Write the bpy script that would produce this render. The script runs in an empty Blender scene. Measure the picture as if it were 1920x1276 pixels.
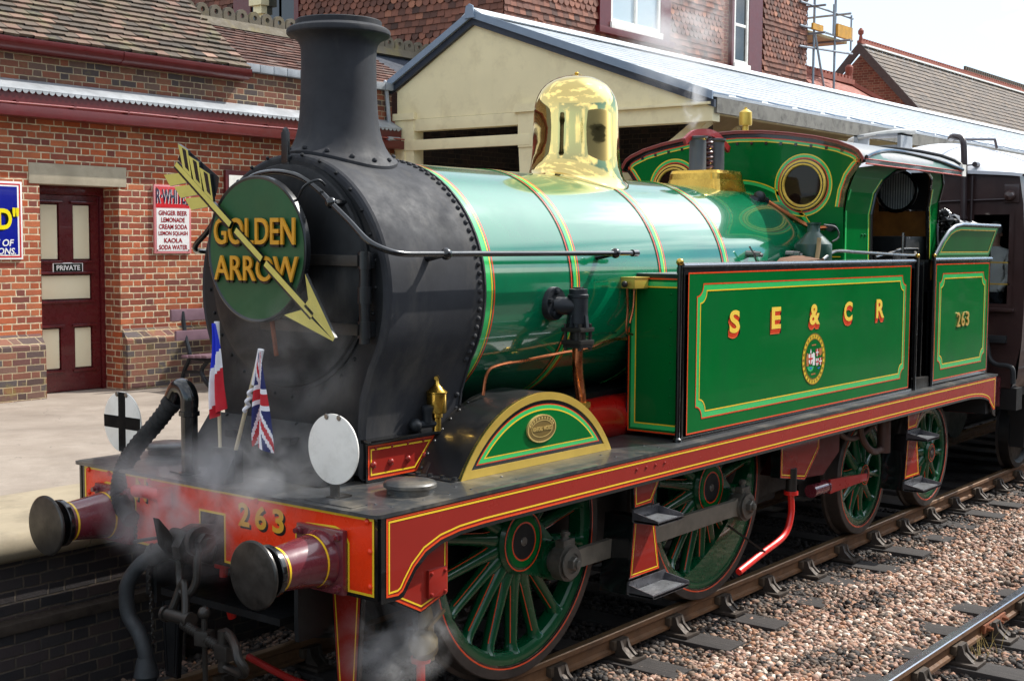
import bpy, bmesh, math, random
import numpy as np
from mathutils import Vector, Matrix
R = math.radians
random.seed(7)
SC = bpy.context.scene
COL = SC.collection

# ------------------------------------------------------------------ camera
cam_d = bpy.data.cameras.new("camera")
cam = bpy.data.objects.new("camera", cam_d)
COL.objects.link(cam)
SC.camera = cam
CAMP = dict(x=-4.5611, y=-5.6182, z=2.6361, yaw=0.6629, pitch=-0.0742, roll=0.0064, f=2463.66)
def _cam():
    ya, pi, ro = CAMP['yaw'], CAMP['pitch'], CAMP['roll']
    d = Vector((math.cos(pi)*math.cos(ya), math.cos(pi)*math.sin(ya), math.sin(pi)))
    r = Vector((math.sin(ya), -math.cos(ya), 0)); u = r.cross(d)
    r2 = r*math.cos(ro)+u*math.sin(ro); u2 = -r*math.sin(ro)+u*math.cos(ro)
    m = Matrix((r2, u2, -d)).transposed().to_4x4()
    m.translation = Vector((CAMP['x'], CAMP['y'], CAMP['z']))
    cam.matrix_world = m
_cam()
cam_d.sensor_width = 36.0
cam_d.lens = CAMP['f']/1920*36.0
cam_d.clip_start = 0.05
cam_d.clip_end = 3000

# ------------------------------------------------------------------ world, sun, exposure
SUNV = Vector((0.64, -0.26, 0.73)).normalized()      # towards the sun
sun_el = math.asin(SUNV.z)
sun_az = math.atan2(SUNV.x, SUNV.y)                    # clockwise from +Y
W = bpy.data.worlds.new("World"); SC.world = W; W.use_nodes = True
wn = W.node_tree; wn.nodes.clear()
def wnode(t, **k):
    n = wn.nodes.new(t)
    for a, v in k.items(): setattr(n, a, v)
    return n
w_out = wnode('ShaderNodeOutputWorld'); w_bg = wnode('ShaderNodeBackground'); w_bg.inputs[1].default_value = 0.12
w_sky = wnode('ShaderNodeTexSky'); w_sky.sky_type = 'NISHITA'; w_sky.sun_disc = False
w_sky.sun_elevation = sun_el; w_sky.sun_rotation = sun_az; w_sky.air_density = 1.0; w_sky.dust_density = 0.6; w_sky.ozone_density = 1.6
w_tc = wnode('ShaderNodeTexCoord'); w_map = wnode('ShaderNodeMapping'); w_map.inputs['Scale'].default_value = (1.3, 1.3, 3.6)
w_map.inputs['Location'].default_value = (0.3, 0.1, 0.0)
w_no = wnode('ShaderNodeTexNoise'); w_no.inputs['Scale'].default_value = 1.5; w_no.inputs['Detail'].default_value = 7; w_no.inputs['Roughness'].default_value = 0.55
w_rp = wnode('ShaderNodeValToRGB'); w_rp.color_ramp.elements[0].position = 0.46; w_rp.color_ramp.elements[1].position = 0.60
w_mx = wnode('ShaderNodeMix', data_type='RGBA'); w_mx.inputs[7].default_value = (13.0, 13.3, 13.6, 1)
L = wn.links.new
L(w_tc.outputs['Generated'], w_map.inputs[0]); L(w_map.outputs[0], w_no.inputs['Vector']); L(w_no.outputs[0], w_rp.inputs[0])
w_sp = wnode('ShaderNodeSeparateXYZ'); L(w_tc.outputs['Generated'], w_sp.inputs[0])
def wmr(sock, a, b):
    q = wnode('ShaderNodeMapRange', interpolation_type='SMOOTHSTEP'); q.inputs[1].default_value = a; q.inputs[2].default_value = b; L(sock, q.inputs[0]); return q.outputs[0]
w_a = wnode('ShaderNodeMath', operation='MAXIMUM'); w_zn = wnode('ShaderNodeMath', operation='MULTIPLY_ADD'); L(w_no.outputs[0], w_zn.inputs[0]); w_zn.inputs[1].default_value = .16; L(w_sp.outputs[2], w_zn.inputs[2])
L(wmr(w_zn.outputs[0], .43, .50), w_a.inputs[0]); L(wmr(w_sp.outputs[1], .05, .3), w_a.inputs[1])   # cloud bank high up and behind the station
w_nx = wnode('ShaderNodeMath', operation='MULTIPLY'); L(wmr(w_sp.outputs[0], -.05, -.5), w_nx.inputs[0]); w_nx.inputs[1].default_value = .55
w_a2 = wnode('ShaderNodeMath', operation='MAXIMUM'); L(w_a.outputs[0], w_a2.inputs[0]); L(w_nx.outputs[0], w_a2.inputs[1])
w_s = wnode('ShaderNodeMath', operation='MULTIPLY'); L(w_a2.outputs[0], w_s.inputs[0]); w_s.inputs[1].default_value = .52
w_b = wnode('ShaderNodeMath', operation='MAXIMUM'); L(w_s.outputs[0], w_b.inputs[0]); L(w_rp.outputs[0], w_b.inputs[1]); L(w_b.outputs[0], w_mx.inputs[0])
w_dt = wnode('ShaderNodeVectorMath', operation='DOT_PRODUCT'); L(w_tc.outputs['Generated'], w_dt.inputs[0]); w_dt.inputs[1].default_value = tuple(SUNV)
w_g = wnode('ShaderNodeMath', operation='MULTIPLY_ADD'); L(wmr(w_dt.outputs['Value'], .78, .97), w_g.inputs[0]); w_g.inputs[1].default_value = 1.8; w_g.inputs[2].default_value = 1.0   # thin cloud glows round the sun
w_gc = wnode('ShaderNodeVectorMath', operation='SCALE'); w_gc.inputs[0].default_value = (10.6, 10.9, 11.2); L(w_g.outputs[0], w_gc.inputs['Scale']); L(w_gc.outputs[0], w_mx.inputs[7]); w_tint = wnode('ShaderNodeMix', data_type='RGBA', blend_type='MULTIPLY'); w_tint.inputs[0].default_value = 1.0; w_tint.inputs[7].default_value = (.66, .95, 1.10, 1); L(w_sky.outputs[0], w_tint.inputs[6]); L(w_tint.outputs[2], w_mx.inputs[6]); L(w_mx.outputs[2], w_bg.inputs[0]); L(w_bg.outputs[0], w_out.inputs[0])

sun_d = bpy.data.lights.new("sun", 'SUN'); sun_d.energy = 5.0; sun_d.angle = R(0.53); sun_d.color = (1.0, 0.95, 0.87)
sun = bpy.data.objects.new("sun", sun_d); COL.objects.link(sun)
sun.rotation_euler = SUNV.to_track_quat('Z', 'Y').to_euler()
SC.view_settings.view_transform = 'Standard'; SC.view_settings.look = 'None'
SC.view_settings.exposure = 0.25; SC.view_settings.gamma = 1.0
SC.cycles.max_bounces = 8; SC.cycles.volume_bounces = 1; SC.cycles.volume_step_rate = 2.0
SC.cycles.transparent_max_bounces = 12

# ------------------------------------------------------------------ helpers: mesh builder
V3 = Vector
class MB:
    """collects shapes; build() links them as ONE mesh object with material slots"""
    def __init__(s): s.v = []; s.f = []; s.m = []; s.col = None
    def add(s, verts, faces, m=0):
        o = len(s.v); s.v.extend([tuple(p) for p in verts])
        for f in faces: s.f.append([i+o for i in f]); s.m.append(m)
        return s
    def box(s, x0, x1, y0, y1, z0, z1, m=0, c=0.0, T=None):
        if x0 > x1: x0, x1 = x1, x0
        if y0 > y1: y0, y1 = y1, y0
        if z0 > z1: z0, z1 = z1, z0
        if c <= 0:
            v = [(x, y, z) for z in (z0, z1) for y in (y0, y1) for x in (x0, x1)]
            f = [(0,2,3,1),(4,5,7,6),(0,1,5,4),(2,6,7,3),(0,4,6,2),(1,3,7,5)]
        else:
            c = min(c, (x1-x0)*.49, (y1-y0)*.49, (z1-z0)*.49)
            bm = bmesh.new(); bmesh.ops.create_cube(bm, size=1)
            for q in bm.verts:
                q.co = ((x0+x1)/2+q.co.x*(x1-x0), (y0+y1)/2+q.co.y*(y1-y0), (z0+z1)/2+q.co.z*(z1-z0))
            bmesh.ops.bevel(bm, geom=list(bm.edges), offset=c, segments=2, affect='EDGES', profile=.7)
            bm.verts.index_update(); v = [q.co.copy() for q in bm.verts]; f = [[q.index for q in fc.verts] for fc in bm.faces]; bm.free()
        if T: v = [T @ V3(q) for q in v]
        return s.add(v, f, m)
    def obox(s, c, ax, hx, hy, hz, m=0, ch=0.0):
        """oriented box: ax = 3x3 matrix columns"""
        T = Matrix.Translation(V3(c)) @ ax.to_4x4()
        return s.box(-hx, hx, -hy, hy, -hz, hz, m, ch, T)
    def beam(s, p, q, w, h, m=0, ch=0.0, up=(0,0,1)):
        p, q = V3(p), V3(q); d = q-p; l = d.length; d.normalize(); u = V3(up)
        if abs(d.dot(u)) > .99: u = V3((1,0,0))
        sd = u.cross(d).normalized(); u2 = d.cross(sd)
        return s.obox((p+q)/2, Matrix((d, sd, u2)).transposed(), l/2, w/2, h/2, m, ch)
    def tube(s, path, r, n=12, m=0, closed=False, caps=True):
        P = [V3(p) for p in path]; k = len(P)
        rr = r if isinstance(r, (list, tuple)) else [r]*k
        tan = []
        for i in range(k):
            a = P[(i-1) % k] if (i or closed) else P[0]; b = P[(i+1) % k] if (i < k-1 or closed) else P[-1]
            t = (b-a); tan.append(t.normalized() if t.length > 1e-9 else V3((1,0,0)))
        t0 = tan[0]; nrm = t0.orthogonal().normalized(); rings = []
        for i in range(k):
            t = tan[i]; nrm = (nrm - t*nrm.dot(t))
            nrm = nrm.normalized() if nrm.length > 1e-6 else t.orthogonal().normalized()
            b = t.cross(nrm)
            rings.append([P[i]+(nrm*math.cos(2*math.pi*j/n)+b*math.sin(2*math.pi*j/n))*rr[i] for j in range(n)])
        v = [q for rg in rings for q in rg]; f = []
        for i in range(k if closed else k-1):
            for j in range(n):
                a = i*n+j; b2 = i*n+(j+1) % n; i2 = (i+1) % k
                f.append((a, b2, i2*n+(j+1) % n, i2*n+j))
        if caps and not closed: f.append(list(range(n))[::-1]); f.append([(k-1)*n+j for j in range(n)])
        return s.add(v, f, m)
    def cyl(s, p, q, r, n=16, m=0, r2=None):
        return s.tube([p, q], [r, r if r2 is None else r2], n, m)
    def lathe(s, prof, origin, axis, n=32, m=0, caps=True, a0=0, a1=2*math.pi, ms=None):
        """prof: list of (distance along axis, radius)"""
        ax = V3(axis).normalized(); u = ax.orthogonal().normalized()
        if abs(ax.x) > .9: u = V3((0,0,1))
        if abs(ax.y) > .9: u = V3((0,0,1))
        if abs(ax.z) > .9: u = V3((1,0,0))
        w = ax.cross(u); o = V3(origin); full = abs(a1-a0-2*math.pi) < 1e-6
        nn = n if full else n+1; v = []; f = []; fm = []
        for h, r in prof:
            for j in range(nn):
                a = a0+(a1-a0)*j/n; v.append(o+ax*h+(u*math.cos(a)+w*math.sin(a))*r)
        for i in range(len(prof)-1):
            for j in range(n):
                j2 = (j+1) % nn
                f.append((i*nn+j, i*nn+j2, (i+1)*nn+j2, (i+1)*nn+j)); fm.append(ms[i] if ms else m)
        if caps and full:
            if prof[0][1] > 1e-5: f.append(list(range(nn))[::-1]); fm.append(fm[0])
            if prof[-1][1] > 1e-5: f.append([(len(prof)-1)*nn+j for j in range(nn)]); fm.append(fm[-1])
        o2 = len(s.v); s.v.extend([tuple(p) for p in v])
        for q, mm in zip(f, fm): s.f.append([i+o2 for i in q]); s.m.append(mm)
        return s
    def prism(s, poly, F, d0, d1, m=0, ms=None, back=True):
        """poly: 2d outline; F(a,b,d)->xyz"""
        n = len(poly); v = [F(a, b, d0) for a, b in poly]+[F(a, b, d1) for a, b in poly]
        s.add(v, [list(range(n))], m)
        if back: s.add(v, [[n+i for i in range(n)][::-1]], m)
        return s.add(v, [(i, n+i, n+(i+1) % n, (i+1) % n) for i in range(n)], m if ms is None else ms)
    def face(s, poly, F, d=0, m=0):
        return s.add([F(a, b, d) for a, b in poly], [list(range(len(poly)))], m)
    def ribbon(s, pts, w, F, d=0, m=0, closed=True):
        """flat line of width w along 2d points, mitred"""
        P = [V3((a, b, 0)) for a, b in pts]; n = len(P); A = []; B = []
        for i in range(n):
            pa = P[i-1] if (i or closed) else None; pb = P[(i+1) % n] if (i < n-1 or closed) else None
            d1 = (P[i]-pa).normalized() if pa is not None else None; d2 = (pb-P[i]).normalized() if pb is not None else None
            if d1 is None: d1 = d2
            if d2 is None: d2 = d1
            n1 = V3((-d1.y, d1.x, 0)); n2 = V3((-d2.y, d2.x, 0)); mm = n1+n2
            mm = mm.normalized() if mm.length > 1e-6 else n1
            k = 1/max(.35, mm.dot(n1)); A.append(P[i]+mm*k*w/2); B.append(P[i]-mm*k*w/2)
        v = [F(q.x, q.y, d) for q in A]+[F(q.x, q.y, d) for q in B]
        return s.add(v, [(i, n+i, n+(i+1) % n, (i+1) % n) for i in range(n if closed else n-1)], m)
    def sphere(s, c, r, m=0, n=12, k=8, sc=(1,1,1)):
        v = []; f = []
        for i in range(k+1):
            t = math.pi*i/k
            for j in range(n):
                a = 2*math.pi*j/n; v.append((c[0]+r*sc[0]*math.sin(t)*math.cos(a), c[1]+r*sc[1]*math.sin(t)*math.sin(a), c[2]+r*sc[2]*math.cos(t)))
        for i in range(k):
            for j in range(n): f.append((i*n+j, i*n+(j+1) % n, (i+1)*n+(j+1) % n, (i+1)*n+j))
        return s.add(v, f, m)
    def rivet(s, p, nrm, r, m=0, h=None, n=8):
        nrm = V3(nrm).normalized(); h = h or r*.8
        return s.lathe([(0, r), (h*.55, r*.85), (h*.9, r*.45), (h, 0.0)], p, nrm, n, m, caps=False) if abs(nrm.x) > .9 or abs(nrm.y) > .9 or abs(nrm.z) > .9 else s._riv(p, nrm, r, h, n, m)
    def _riv(s, p, nrm, r, h, n, m):
        u = nrm.orthogonal().normalized(); w = nrm.cross(u); v = []; f = []
        for q, rr in ((0, r), (h*.55, r*.85), (h*.9, r*.45)):
            for j in range(n):
                a = 2*math.pi*j/n; v.append(V3(p)+nrm*q+(u*math.cos(a)+w*math.sin(a))*rr)
        v.append(V3(p)+nrm*h)
        for i in range(2):
            for j in range(n): f.append((i*n+j, i*n+(j+1) % n, (i+1)*n+(j+1) % n, (i+1)*n+j))
        for j in range(n): f.append((2*n+j, 2*n+(j+1) % n, 3*n))
        return s.add(v, f, m)
    def text(s, body, O, right, up, size, m=0, depth=0.0, bold=0.0, sx=1.0, align='CENTER', shear=0.0, cond=None, space=1.0):
        v, f = text_mesh(body, bold, depth/size if size else 0, shear, space)
        xs = [p[0] for p in v]; w0, w1 = min(xs), max(xs)
        ys = [p[1] for p in v]; h0, h1 = min(ys), max(ys)
        k = size/(h1-h0)                       # size = real height of the lettering
        if cond: sx = cond/((w1-w0)*k)          # cond = wanted real width
        cx = (w0+w1)/2 if align == 'CENTER' else w0
        r, u = V3(right).normalized(), V3(up).normalized(); nn = r.cross(u); O = V3(O)
        zz = max(p[2] for p in v)
        return s.add([O+r*((p[0]-cx)*k*sx)+u*((p[1]-(h0+h1)/2)*k)+nn*(p[2]/zz*depth if zz > 1e-7 else 0) for p in v], f, m)
    def build(s, name, mats, parent=None, angle=35, label=None, smooth=True, attr=None):
        me = bpy.data.meshes.new(name); me.from_pydata(s.v, [], s.f); me.validate()
        for mm in (mats if isinstance(mats, (list, tuple)) else [mats]): me.materials.append(mm)
        if len(me.polygons) == len(s.m): me.polygons.foreach_set('material_index', s.m)
        if attr is not None and len(me.polygons) == len(attr):
            a = me.attributes.new('tint', 'FLOAT', 'FACE'); a.data.foreach_set('value', attr)
        me.update()
        bm = bmesh.new(); bm.from_mesh(me); bmesh.ops.recalc_face_normals(bm, faces=bm.faces); bm.to_mesh(me); bm.free()
        if smooth:
            me.polygons.foreach_set('use_smooth', [True]*len(me.polygons))
            try: me.set_sharp_from_angle(angle=R(angle))
            except Exception: pass
        o = bpy.data.objects.new(name, me); COL.objects.link(o)
        if parent: o.parent = parent
        if label: o['label'] = label
        return o

_tc = {}
def text_mesh(body, bold, depth, shear, space):
    k = (body, bold, round(depth, 4), shear, space)
    if k in _tc: return _tc[k]
    c = bpy.data.curves.new('t', 'FONT'); c.body = body; c.size = 1; c.offset = bold; c.shear = shear; c.space_character = space
    c.extrude = 0.0; c.fill_mode = 'FRONT' if depth == 0 else 'BOTH'; c.extrude = depth/2; c.resolution_u = 4
    o = bpy.data.objects.new('t', c); COL.objects.link(o)
    dg = bpy.context.evaluated_depsgraph_get(); me = bpy.data.meshes.new_from_object(o.evaluated_get(dg))
    v = [tuple(p.co) for p in me.vertices]; f = [tuple(p.vertices) for p in me.polygons]
    if depth: v = [(a, b, z+depth/2) for a, b, z in v]
    bpy.data.objects.remove(o); bpy.data.curves.remove(c); bpy.data.meshes.remove(me)
    _tc[k] = (v, f); return _tc[k]

def FY(y):   # plane facing -Y : a->x, b->z, d -> towards -y
    return lambda a, b, d: (a, y-d, b)
def FX(x):   # plane facing -X : a->y, b->z, d -> towards -x
    return lambda a, b, d: (x-d, a, b)
def FZ(z):
    return lambda a, b, d: (a, b, z+d)
def arc(cx, cy, r, a0, a1, n):
    return [(cx+r*math.cos(R(a0+(a1-a0)*i/n)), cy+r*math.sin(R(a0+(a1-a0)*i/n))) for i in range(n+1)]
def bez(pts, n=8):
    """catmull-rom through 3d points"""
    P = [V3(p) for p in pts]; P = [P[0]*2-P[1]]+P+[P[-1]*2-P[-2]]; out = []
    for i in range(1, len(P)-2):
        for j in range(n):
            t = j/n; a, b, c, d = P[i-1], P[i], P[i+1], P[i+2]
            out.append(.5*((2*b)+(-a+c)*t+(2*a-5*b+4*c-d)*t*t+(-a+3*b-3*c+d)*t**3))
    out.append(P[-2]); return out

def thing(name, label, cat, loc=(0,0,0), group=None):
    o = bpy.data.objects.new(name, None); COL.objects.link(o); o.location = loc
    o['label'] = label; o['category'] = cat
    if group: o['group'] = group
    o.empty_display_size = .2
    return o
def tag(o, label, cat, group=None):
    o['label'] = label; o['category'] = cat
    if group: o['group'] = group
    return o
def struct(o, kind='structure', label=None, cat=None):
    o['kind'] = kind
    if label: o['label'] = label
    if cat: o['category'] = cat
    return o
def dup(root, loc, label=None):
    r = root.copy(); COL.objects.link(r); r.location = loc
    if label: r['label'] = label
    for ch in list(root.children):
        c = ch.copy(); COL.objects.link(c); c.parent = r
        for g in ch.children:
            d = g.copy(); COL.objects.link(d); d.parent = c
    return r

# ------------------------------------------------------------------ helpers: materials
def hx(h):
    h = h.lstrip('#'); c = [int(h[i:i+2], 16)/255 for i in (0, 2, 4)]
    return tuple(x/12.92 if x <= .04045 else ((x+.055)/1.055)**2.4 for x in c)+(1,)
class NT:
    def __init__(s, name):
        s.mat = bpy.data.materials.new(name); s.mat.use_nodes = True; s.t = s.mat.node_tree
        s.b = s.t.nodes['Principled BSDF']; s.out = s.t.nodes['Material Output']
    def n(s, t, **k):
        q = s.t.nodes.new('ShaderNode'+t)
        for a, v in k.items():
            if a.startswith('i_'):
                key = a[2:]; q.inputs[int(key) if key.isdigit() else key].default_value = v
            else: setattr(q, a, v)
        return q
    def l(s, a, b): s.t.links.new(a, b)
    def math(s, op, a, b=None, c=None, clamp=False):
        q = s.n('Math', operation=op); q.use_clamp = clamp
        for i, x in enumerate((a, b, c)):
            if x is None: continue
            if isinstance(x, (int, float)): q.inputs[i].default_value = x
            else: s.l(x, q.inputs[i])
        return q.outputs[0]
    def obj(s): return s.n('TexCoord').outputs['Object']
    def noise(s, scale, detail=4, rough=.55, vec=None, dist=0.0):
        q = s.n('TexNoise'); q.inputs['Scale'].default_value = scale; q.inputs['Detail'].default_value = detail
        q.inputs['Roughness'].default_value = rough; q.inputs['Distortion'].default_value = dist
        s.l(vec if vec is not None else s.obj(), q.inputs['Vector']); return q.outputs[0]
    def maprange(s, x, a, b, c, d, clamp=True):
        q = s.n('MapRange'); q.clamp = clamp
        for i, k in enumerate((a, b, c, d)): q.inputs[i+1].default_value = k
        s.l(x, q.inputs[0]); return q.outputs[0]
    def ramp(s, x, stops, interp='LINEAR'):
        q = s.n('ValToRGB'); cr = q.color_ramp; cr.interpolation = interp
        while len(cr.elements) > 1: cr.elements.remove(cr.elements[-1])
        cr.elements[0].position = stops[0][0]; cr.elements[0].color = stops[0][1]
        for p, c in stops[1:]:
            e = cr.elements.new(p); e.color = c
        s.l(x, q.inputs[0]); return q.outputs[0]
    def mix(s, f, a, b, blend='MIX'):
        q = s.n('Mix', data_type='RGBA', blend_type=blend)
        for i, x in ((0, f), (6, a), (7, b)):
            if isinstance(x, (int, float, tuple)): q.inputs[i].default_value = x
            else: s.l(x, q.inputs[i])
        return q.outputs[2]
    def bump(s, h, strength=.3, dist=.01):
        q = s.n('Bump'); q.inputs['Strength'].default_value = strength; q.inputs['Distance'].default_value = dist
        s.l(h, q.inputs['Height']); s.l(q.outputs[0], s.b.inputs['Normal']); return q
    def set(s, **k):
        for a, v in k.items():
            i = s.b.inputs[a.replace('_', ' ')]
            if isinstance(v, (int, float, tuple)): i.default_value = v
            else: s.l(v, i)
        return s

def paint(name, col, rough=.3, metal=0.0, coat=0.0, var=.12, scale=6.0, bump=0.0, bscale=40, dirt=None, dirt_amt=.4, dscale=3.0, spec=.5, cior=1.5, stretch=None, wipe=None):
    """painted or bare surface: slow colour drift, patchy gloss, optional grime of its own shape"""
    t = NT(name); c = hx(col) if isinstance(col, str) else col
    n1 = t.noise(scale, 5, .6)
    base = t.mix(t.maprange(n1, .3, .7, 0, 1), tuple(x*(1-var) for x in c[:3])+(1,), tuple(min(1, x*(1+var)) for x in c[:3])+(1,))
    if dirt:
        sv_ = None
        if stretch:
            mq = t.n('Mapping'); mq.inputs['Scale'].default_value = stretch; t.l(t.obj(), mq.inputs[0]); sv_ = mq.outputs[0]
        n2 = t.noise(dscale, 8, .65, sv_)
        base = t.mix(t.maprange(n2, .5, .72, 0, dirt_amt), base, hx(dirt))
    n3 = t.noise(scale*2.3, 6, .65)
    t.set(Base_Color=base, Roughness=t.maprange(n3, .3, .75, rough*.8, min(1, rough*1.3)), Metallic=metal, Coat_Weight=coat)
    t.b.inputs['Coat Roughness'].default_value = .03; t.b.inputs['Coat IOR'].default_value = cior
    t.b.inputs['Specular IOR Level'].default_value = spec
    if wipe:      # cloth marks in the varnish
        mq = t.n('Mapping'); mq.inputs['Scale'].default_value = wipe; t.l(t.obj(), mq.inputs[0])
        t.l(t.maprange(t.noise(2.5, 8, .7, mq.outputs[0], 1.5), .45, .78, .012, .09), t.b.inputs['Coat Roughness'])
    if bump: t.bump(t.noise(bscale, 5, .6), bump, .004)
    return t.mat
# ------------------------------------------------------------------ materials of the setting
def brick_mat(name, cols, mortar='#b9a587', dark=.35, bond='flemish', moss=0.0, mort_w=.0055, rough=.85):
    t = NT(name); ob = t.obj()
    w1 = t.n('TexNoise'); w1.inputs['Scale'].default_value = 9; w1.inputs['Detail'].default_value = 4; t.l(ob, w1.inputs['Vector'])
    wob = t.n('VectorMath', operation='MULTIPLY_ADD'); t.l(w1.outputs['Color'], wob.inputs[0]); wob.inputs[1].default_value = (.014,)*3; t.l(ob, wob.inputs[2])
    sp = t.n('SeparateXYZ'); t.l(wob.outputs[0], sp.inputs[0])
    u0 = t.math('ADD', sp.outputs[0], sp.outputs[1]); z = sp.outputs[2]
    CH, P, S = .075, .3375, .225
    row = t.math('FLOOR', t.math('DIVIDE', z, CH)); odd = t.math('MODULO', t.math('ABSOLUTE', row), 2)
    u = t.math('ADD', u0, t.math('MULTIPLY', odd, P/2))
    cell = t.math('FLOOR', t.math('DIVIDE', u, P)); fu = t.math('SUBTRACT', u, t.math('MULTIPLY', cell, P))
    isH = t.math('GREATER_THAN', fu, S)
    l = t.math('SUBTRACT', fu, t.math('MULTIPLY', isH, S)); w = t.math('SUBTRACT', S, t.math('MULTIPLY', isH, S-(P-S)))
    dx = t.math('MINIMUM', l, t.math('SUBTRACT', w, l)); zr = t.math('SUBTRACT', z, t.math('MULTIPLY', row, CH))
    dz = t.math('MINIMUM', zr, t.math('SUBTRACT', CH, zr)); d = t.math('MINIMUM', dx, dz)
    mask = t.maprange(d, mort_w-.0015, mort_w+.002, 0, 1)
    cv = t.n('CombineXYZ'); t.l(t.math('ADD', t.math('MULTIPLY', cell, 2), isH), cv.inputs[0]); t.l(row, cv.inputs[1])
    wn_ = t.n('TexWhiteNoise', noise_dimensions='2D'); t.l(cv.outputs[0], wn_.inputs['Vector'])
    k = len(cols); bc = t.ramp(wn_.outputs['Value'], [(i/k, hx(c)) for i, c in enumerate(cols)], 'CONSTANT')
    fine = t.noise(55, 6, .7); bc = t.mix(t.maprange(fine, .35, .7, 0, .45), bc, t.mix(.5, bc, (.02,.015,.012,1)))
    big = t.noise(1.3, 6, .65); bc = t.mix(t.maprange(big, .45, .75, 0, dark), bc, (.045,.03,.027,1))
    mo = t.mix(t.maprange(t.noise(14, 5), .35, .7, 0, .7), hx(mortar), hx('#6d5d4c'))
    c = t.mix(mask, mo, bc)
    if moss: c = t.mix(t.maprange(t.noise(4.5, 7, .7), .56, .68, 0, moss), c, hx('#9a8d3c'))
    t.set(Base_Color=c, Roughness=rough)
    t.bump(t.math('ADD', t.math('MULTIPLY', mask, .7), t.math('MULTIPLY', fine, .6)), .75, .007)
    return t.mat
def tint_mat(name, stops, rough=.8, lichen=None, lich_amt=.6, bump=.4, bs=60):
    """each tile carries its own tint number; patchy lichen on top"""
    t = NT(name); a = t.n('Attribute', attribute_name='tint')
    c = t.ramp(a.outputs['Fac'], stops)
    fine = t.noise(bs, 6, .7); c = t.mix(t.maprange(fine, .4, .75, 0, .5), c, t.mix(.6, c, (.02,.017,.015,1)))
    if lichen: c = t.mix(t.maprange(t.noise(3.2, 8, .72), .52, .68, 0, lich_amt), c, hx(lichen))
    t.set(Base_Color=c, Roughness=rough); t.bump(fine, bump, .004)
    return t.mat
M = {}
M['brick'] = brick_mat('brick_red', ['#a5502f','#b8603a','#93472f','#c06a40','#8f4a38','#a95734','#9a4b30','#96452f','#bc5d33','#a4512f','#7d4034','#b35529'], '#dccbaa', .45, mort_w=.0065)
M['brick_plinth'] = brick_mat('brick_plinth', ['#6b4540','#5d4a47','#83503f','#57413c','#7a5a4e','#8d5b48','#5a5050'], '#b8a584', .4, moss=.35)
M['brick_upper'] = brick_mat('brick_upper', ['#7d4a37','#5d423a','#93543a','#6d5347','#4d4240','#85563f','#76402f'], '#b3a182', .5, moss=.25)
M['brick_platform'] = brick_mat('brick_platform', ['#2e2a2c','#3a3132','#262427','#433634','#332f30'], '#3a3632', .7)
M['brick_orange'] = brick_mat('brick_brown', ['#8a4c3a','#7d4232','#955844'], '#a68a70', .3)
M['concrete'] = paint('lintel_stone', '#a89d88', .9, var=.12, scale=12, bump=.35, bscale=60, dirt='#6f6857', dirt_amt=.5)
M['maroon'] = paint('maroon_paint', '#5c1114', .35, coat=.15, var=.12, dirt='#3a1416', dirt_amt=.35)
M['maroon_dk'] = paint('maroon_door_paint', '#56141a', .28, coat=.4, var=.1)
M['cream'] = paint('cream_paint', '#f0e2b6', .55, var=.05, scale=2, bump=.08, dirt='#b5a27a', dirt_amt=.35)
M['cream_panel'] = paint('cream_door_panel', '#e6dcbd', .5, var=.03, dirt='#cbbd96', dirt_amt=.25)
M['lead'] = paint('lead_sheet', '#9da1a5', .5, metal=.1, var=.18, scale=4, bump=.12, bscale=14, dirt='#c9ccd0', dirt_amt=.5)
M['bluebrick'] = paint('coping_blue_brick', '#8f959c', .7, var=.2, scale=9)
M['tile_roof'] = tint_mat('roof_tiles', [(0,hx('#3a332d')),(.3,hx('#51463b')),(.6,hx('#655446')),(.82,hx('#75594b')),(1,hx('#9a7a69'))], lichen='#6f6b4c', lich_amt=.7)
M['tile_roof_red'] = tint_mat('roof_tiles_red', [(0,hx('#3e2c27')),(.5,hx('#59392f')),(1,hx('#71493b'))], lichen='#9c958a', lich_amt=.3)
M['tile_hung'] = tint_mat('hung_tiles', [(0,hx('#42281f')),(.4,hx('#6b4132')),(.75,hx('#86523f')),(1,hx('#a36a50'))], lichen='#5c4038', lich_amt=.5)
M['tile_far'] = tint_mat('far_tiles', [(0,hx('#463d37')),(.5,hx('#584c43')),(1,hx('#6b5a4c'))], lichen='#8d7a5c', lich_amt=.5)
M['ridge_stone'] = paint('ridge_crest', '#5b5345', .9, var=.2, scale=5, bump=.4, dirt='#84763c', dirt_amt=.6, dscale=2.2)
M['terracotta'] = paint('terracotta', '#8a4a3a', .8, var=.15, scale=4)
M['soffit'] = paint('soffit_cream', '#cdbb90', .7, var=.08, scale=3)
M['barge'] = paint('bargeboard_grey', '#7f8fa2', .5, var=.08)
M['barge_dk'] = paint('bargeboard_dark', '#2b3340', .5, var=.1)
M['roof_zinc'] = paint('canopy_sheet', '#cfd3d6', .42, metal=.05, var=.08, scale=2, dirt='#9aa6b2', dirt_amt=.4)
M['fascia_worn'] = paint('worn_grey_fascia', '#77746c', .85, var=.2, scale=5, dirt='#2c2b28', dirt_amt=.8, dscale=6)
M['white_paint'] = paint('white_paint', '#f0ede5', .4, var=.04, dirt='#a8a294', dirt_amt=.3, dscale=9)
M['black_sat'] = paint('black_satin', '#17191c', .32, coat=.2, var=.2)
M['iron'] = paint('cast_iron', '#22262b', .45, metal=.3, var=.25, scale=10, bump=.12)
M['galv'] = paint('galvanised_tube', '#8d949c', .42, metal=.7, var=.15)
M['wood_board'] = paint('scaffold_board', '#b8862f', .75, var=.25, scale=5)
M['wood_plank'] = paint('pale_plank', '#a8916b', .8, var=.25, scale=5)
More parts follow.
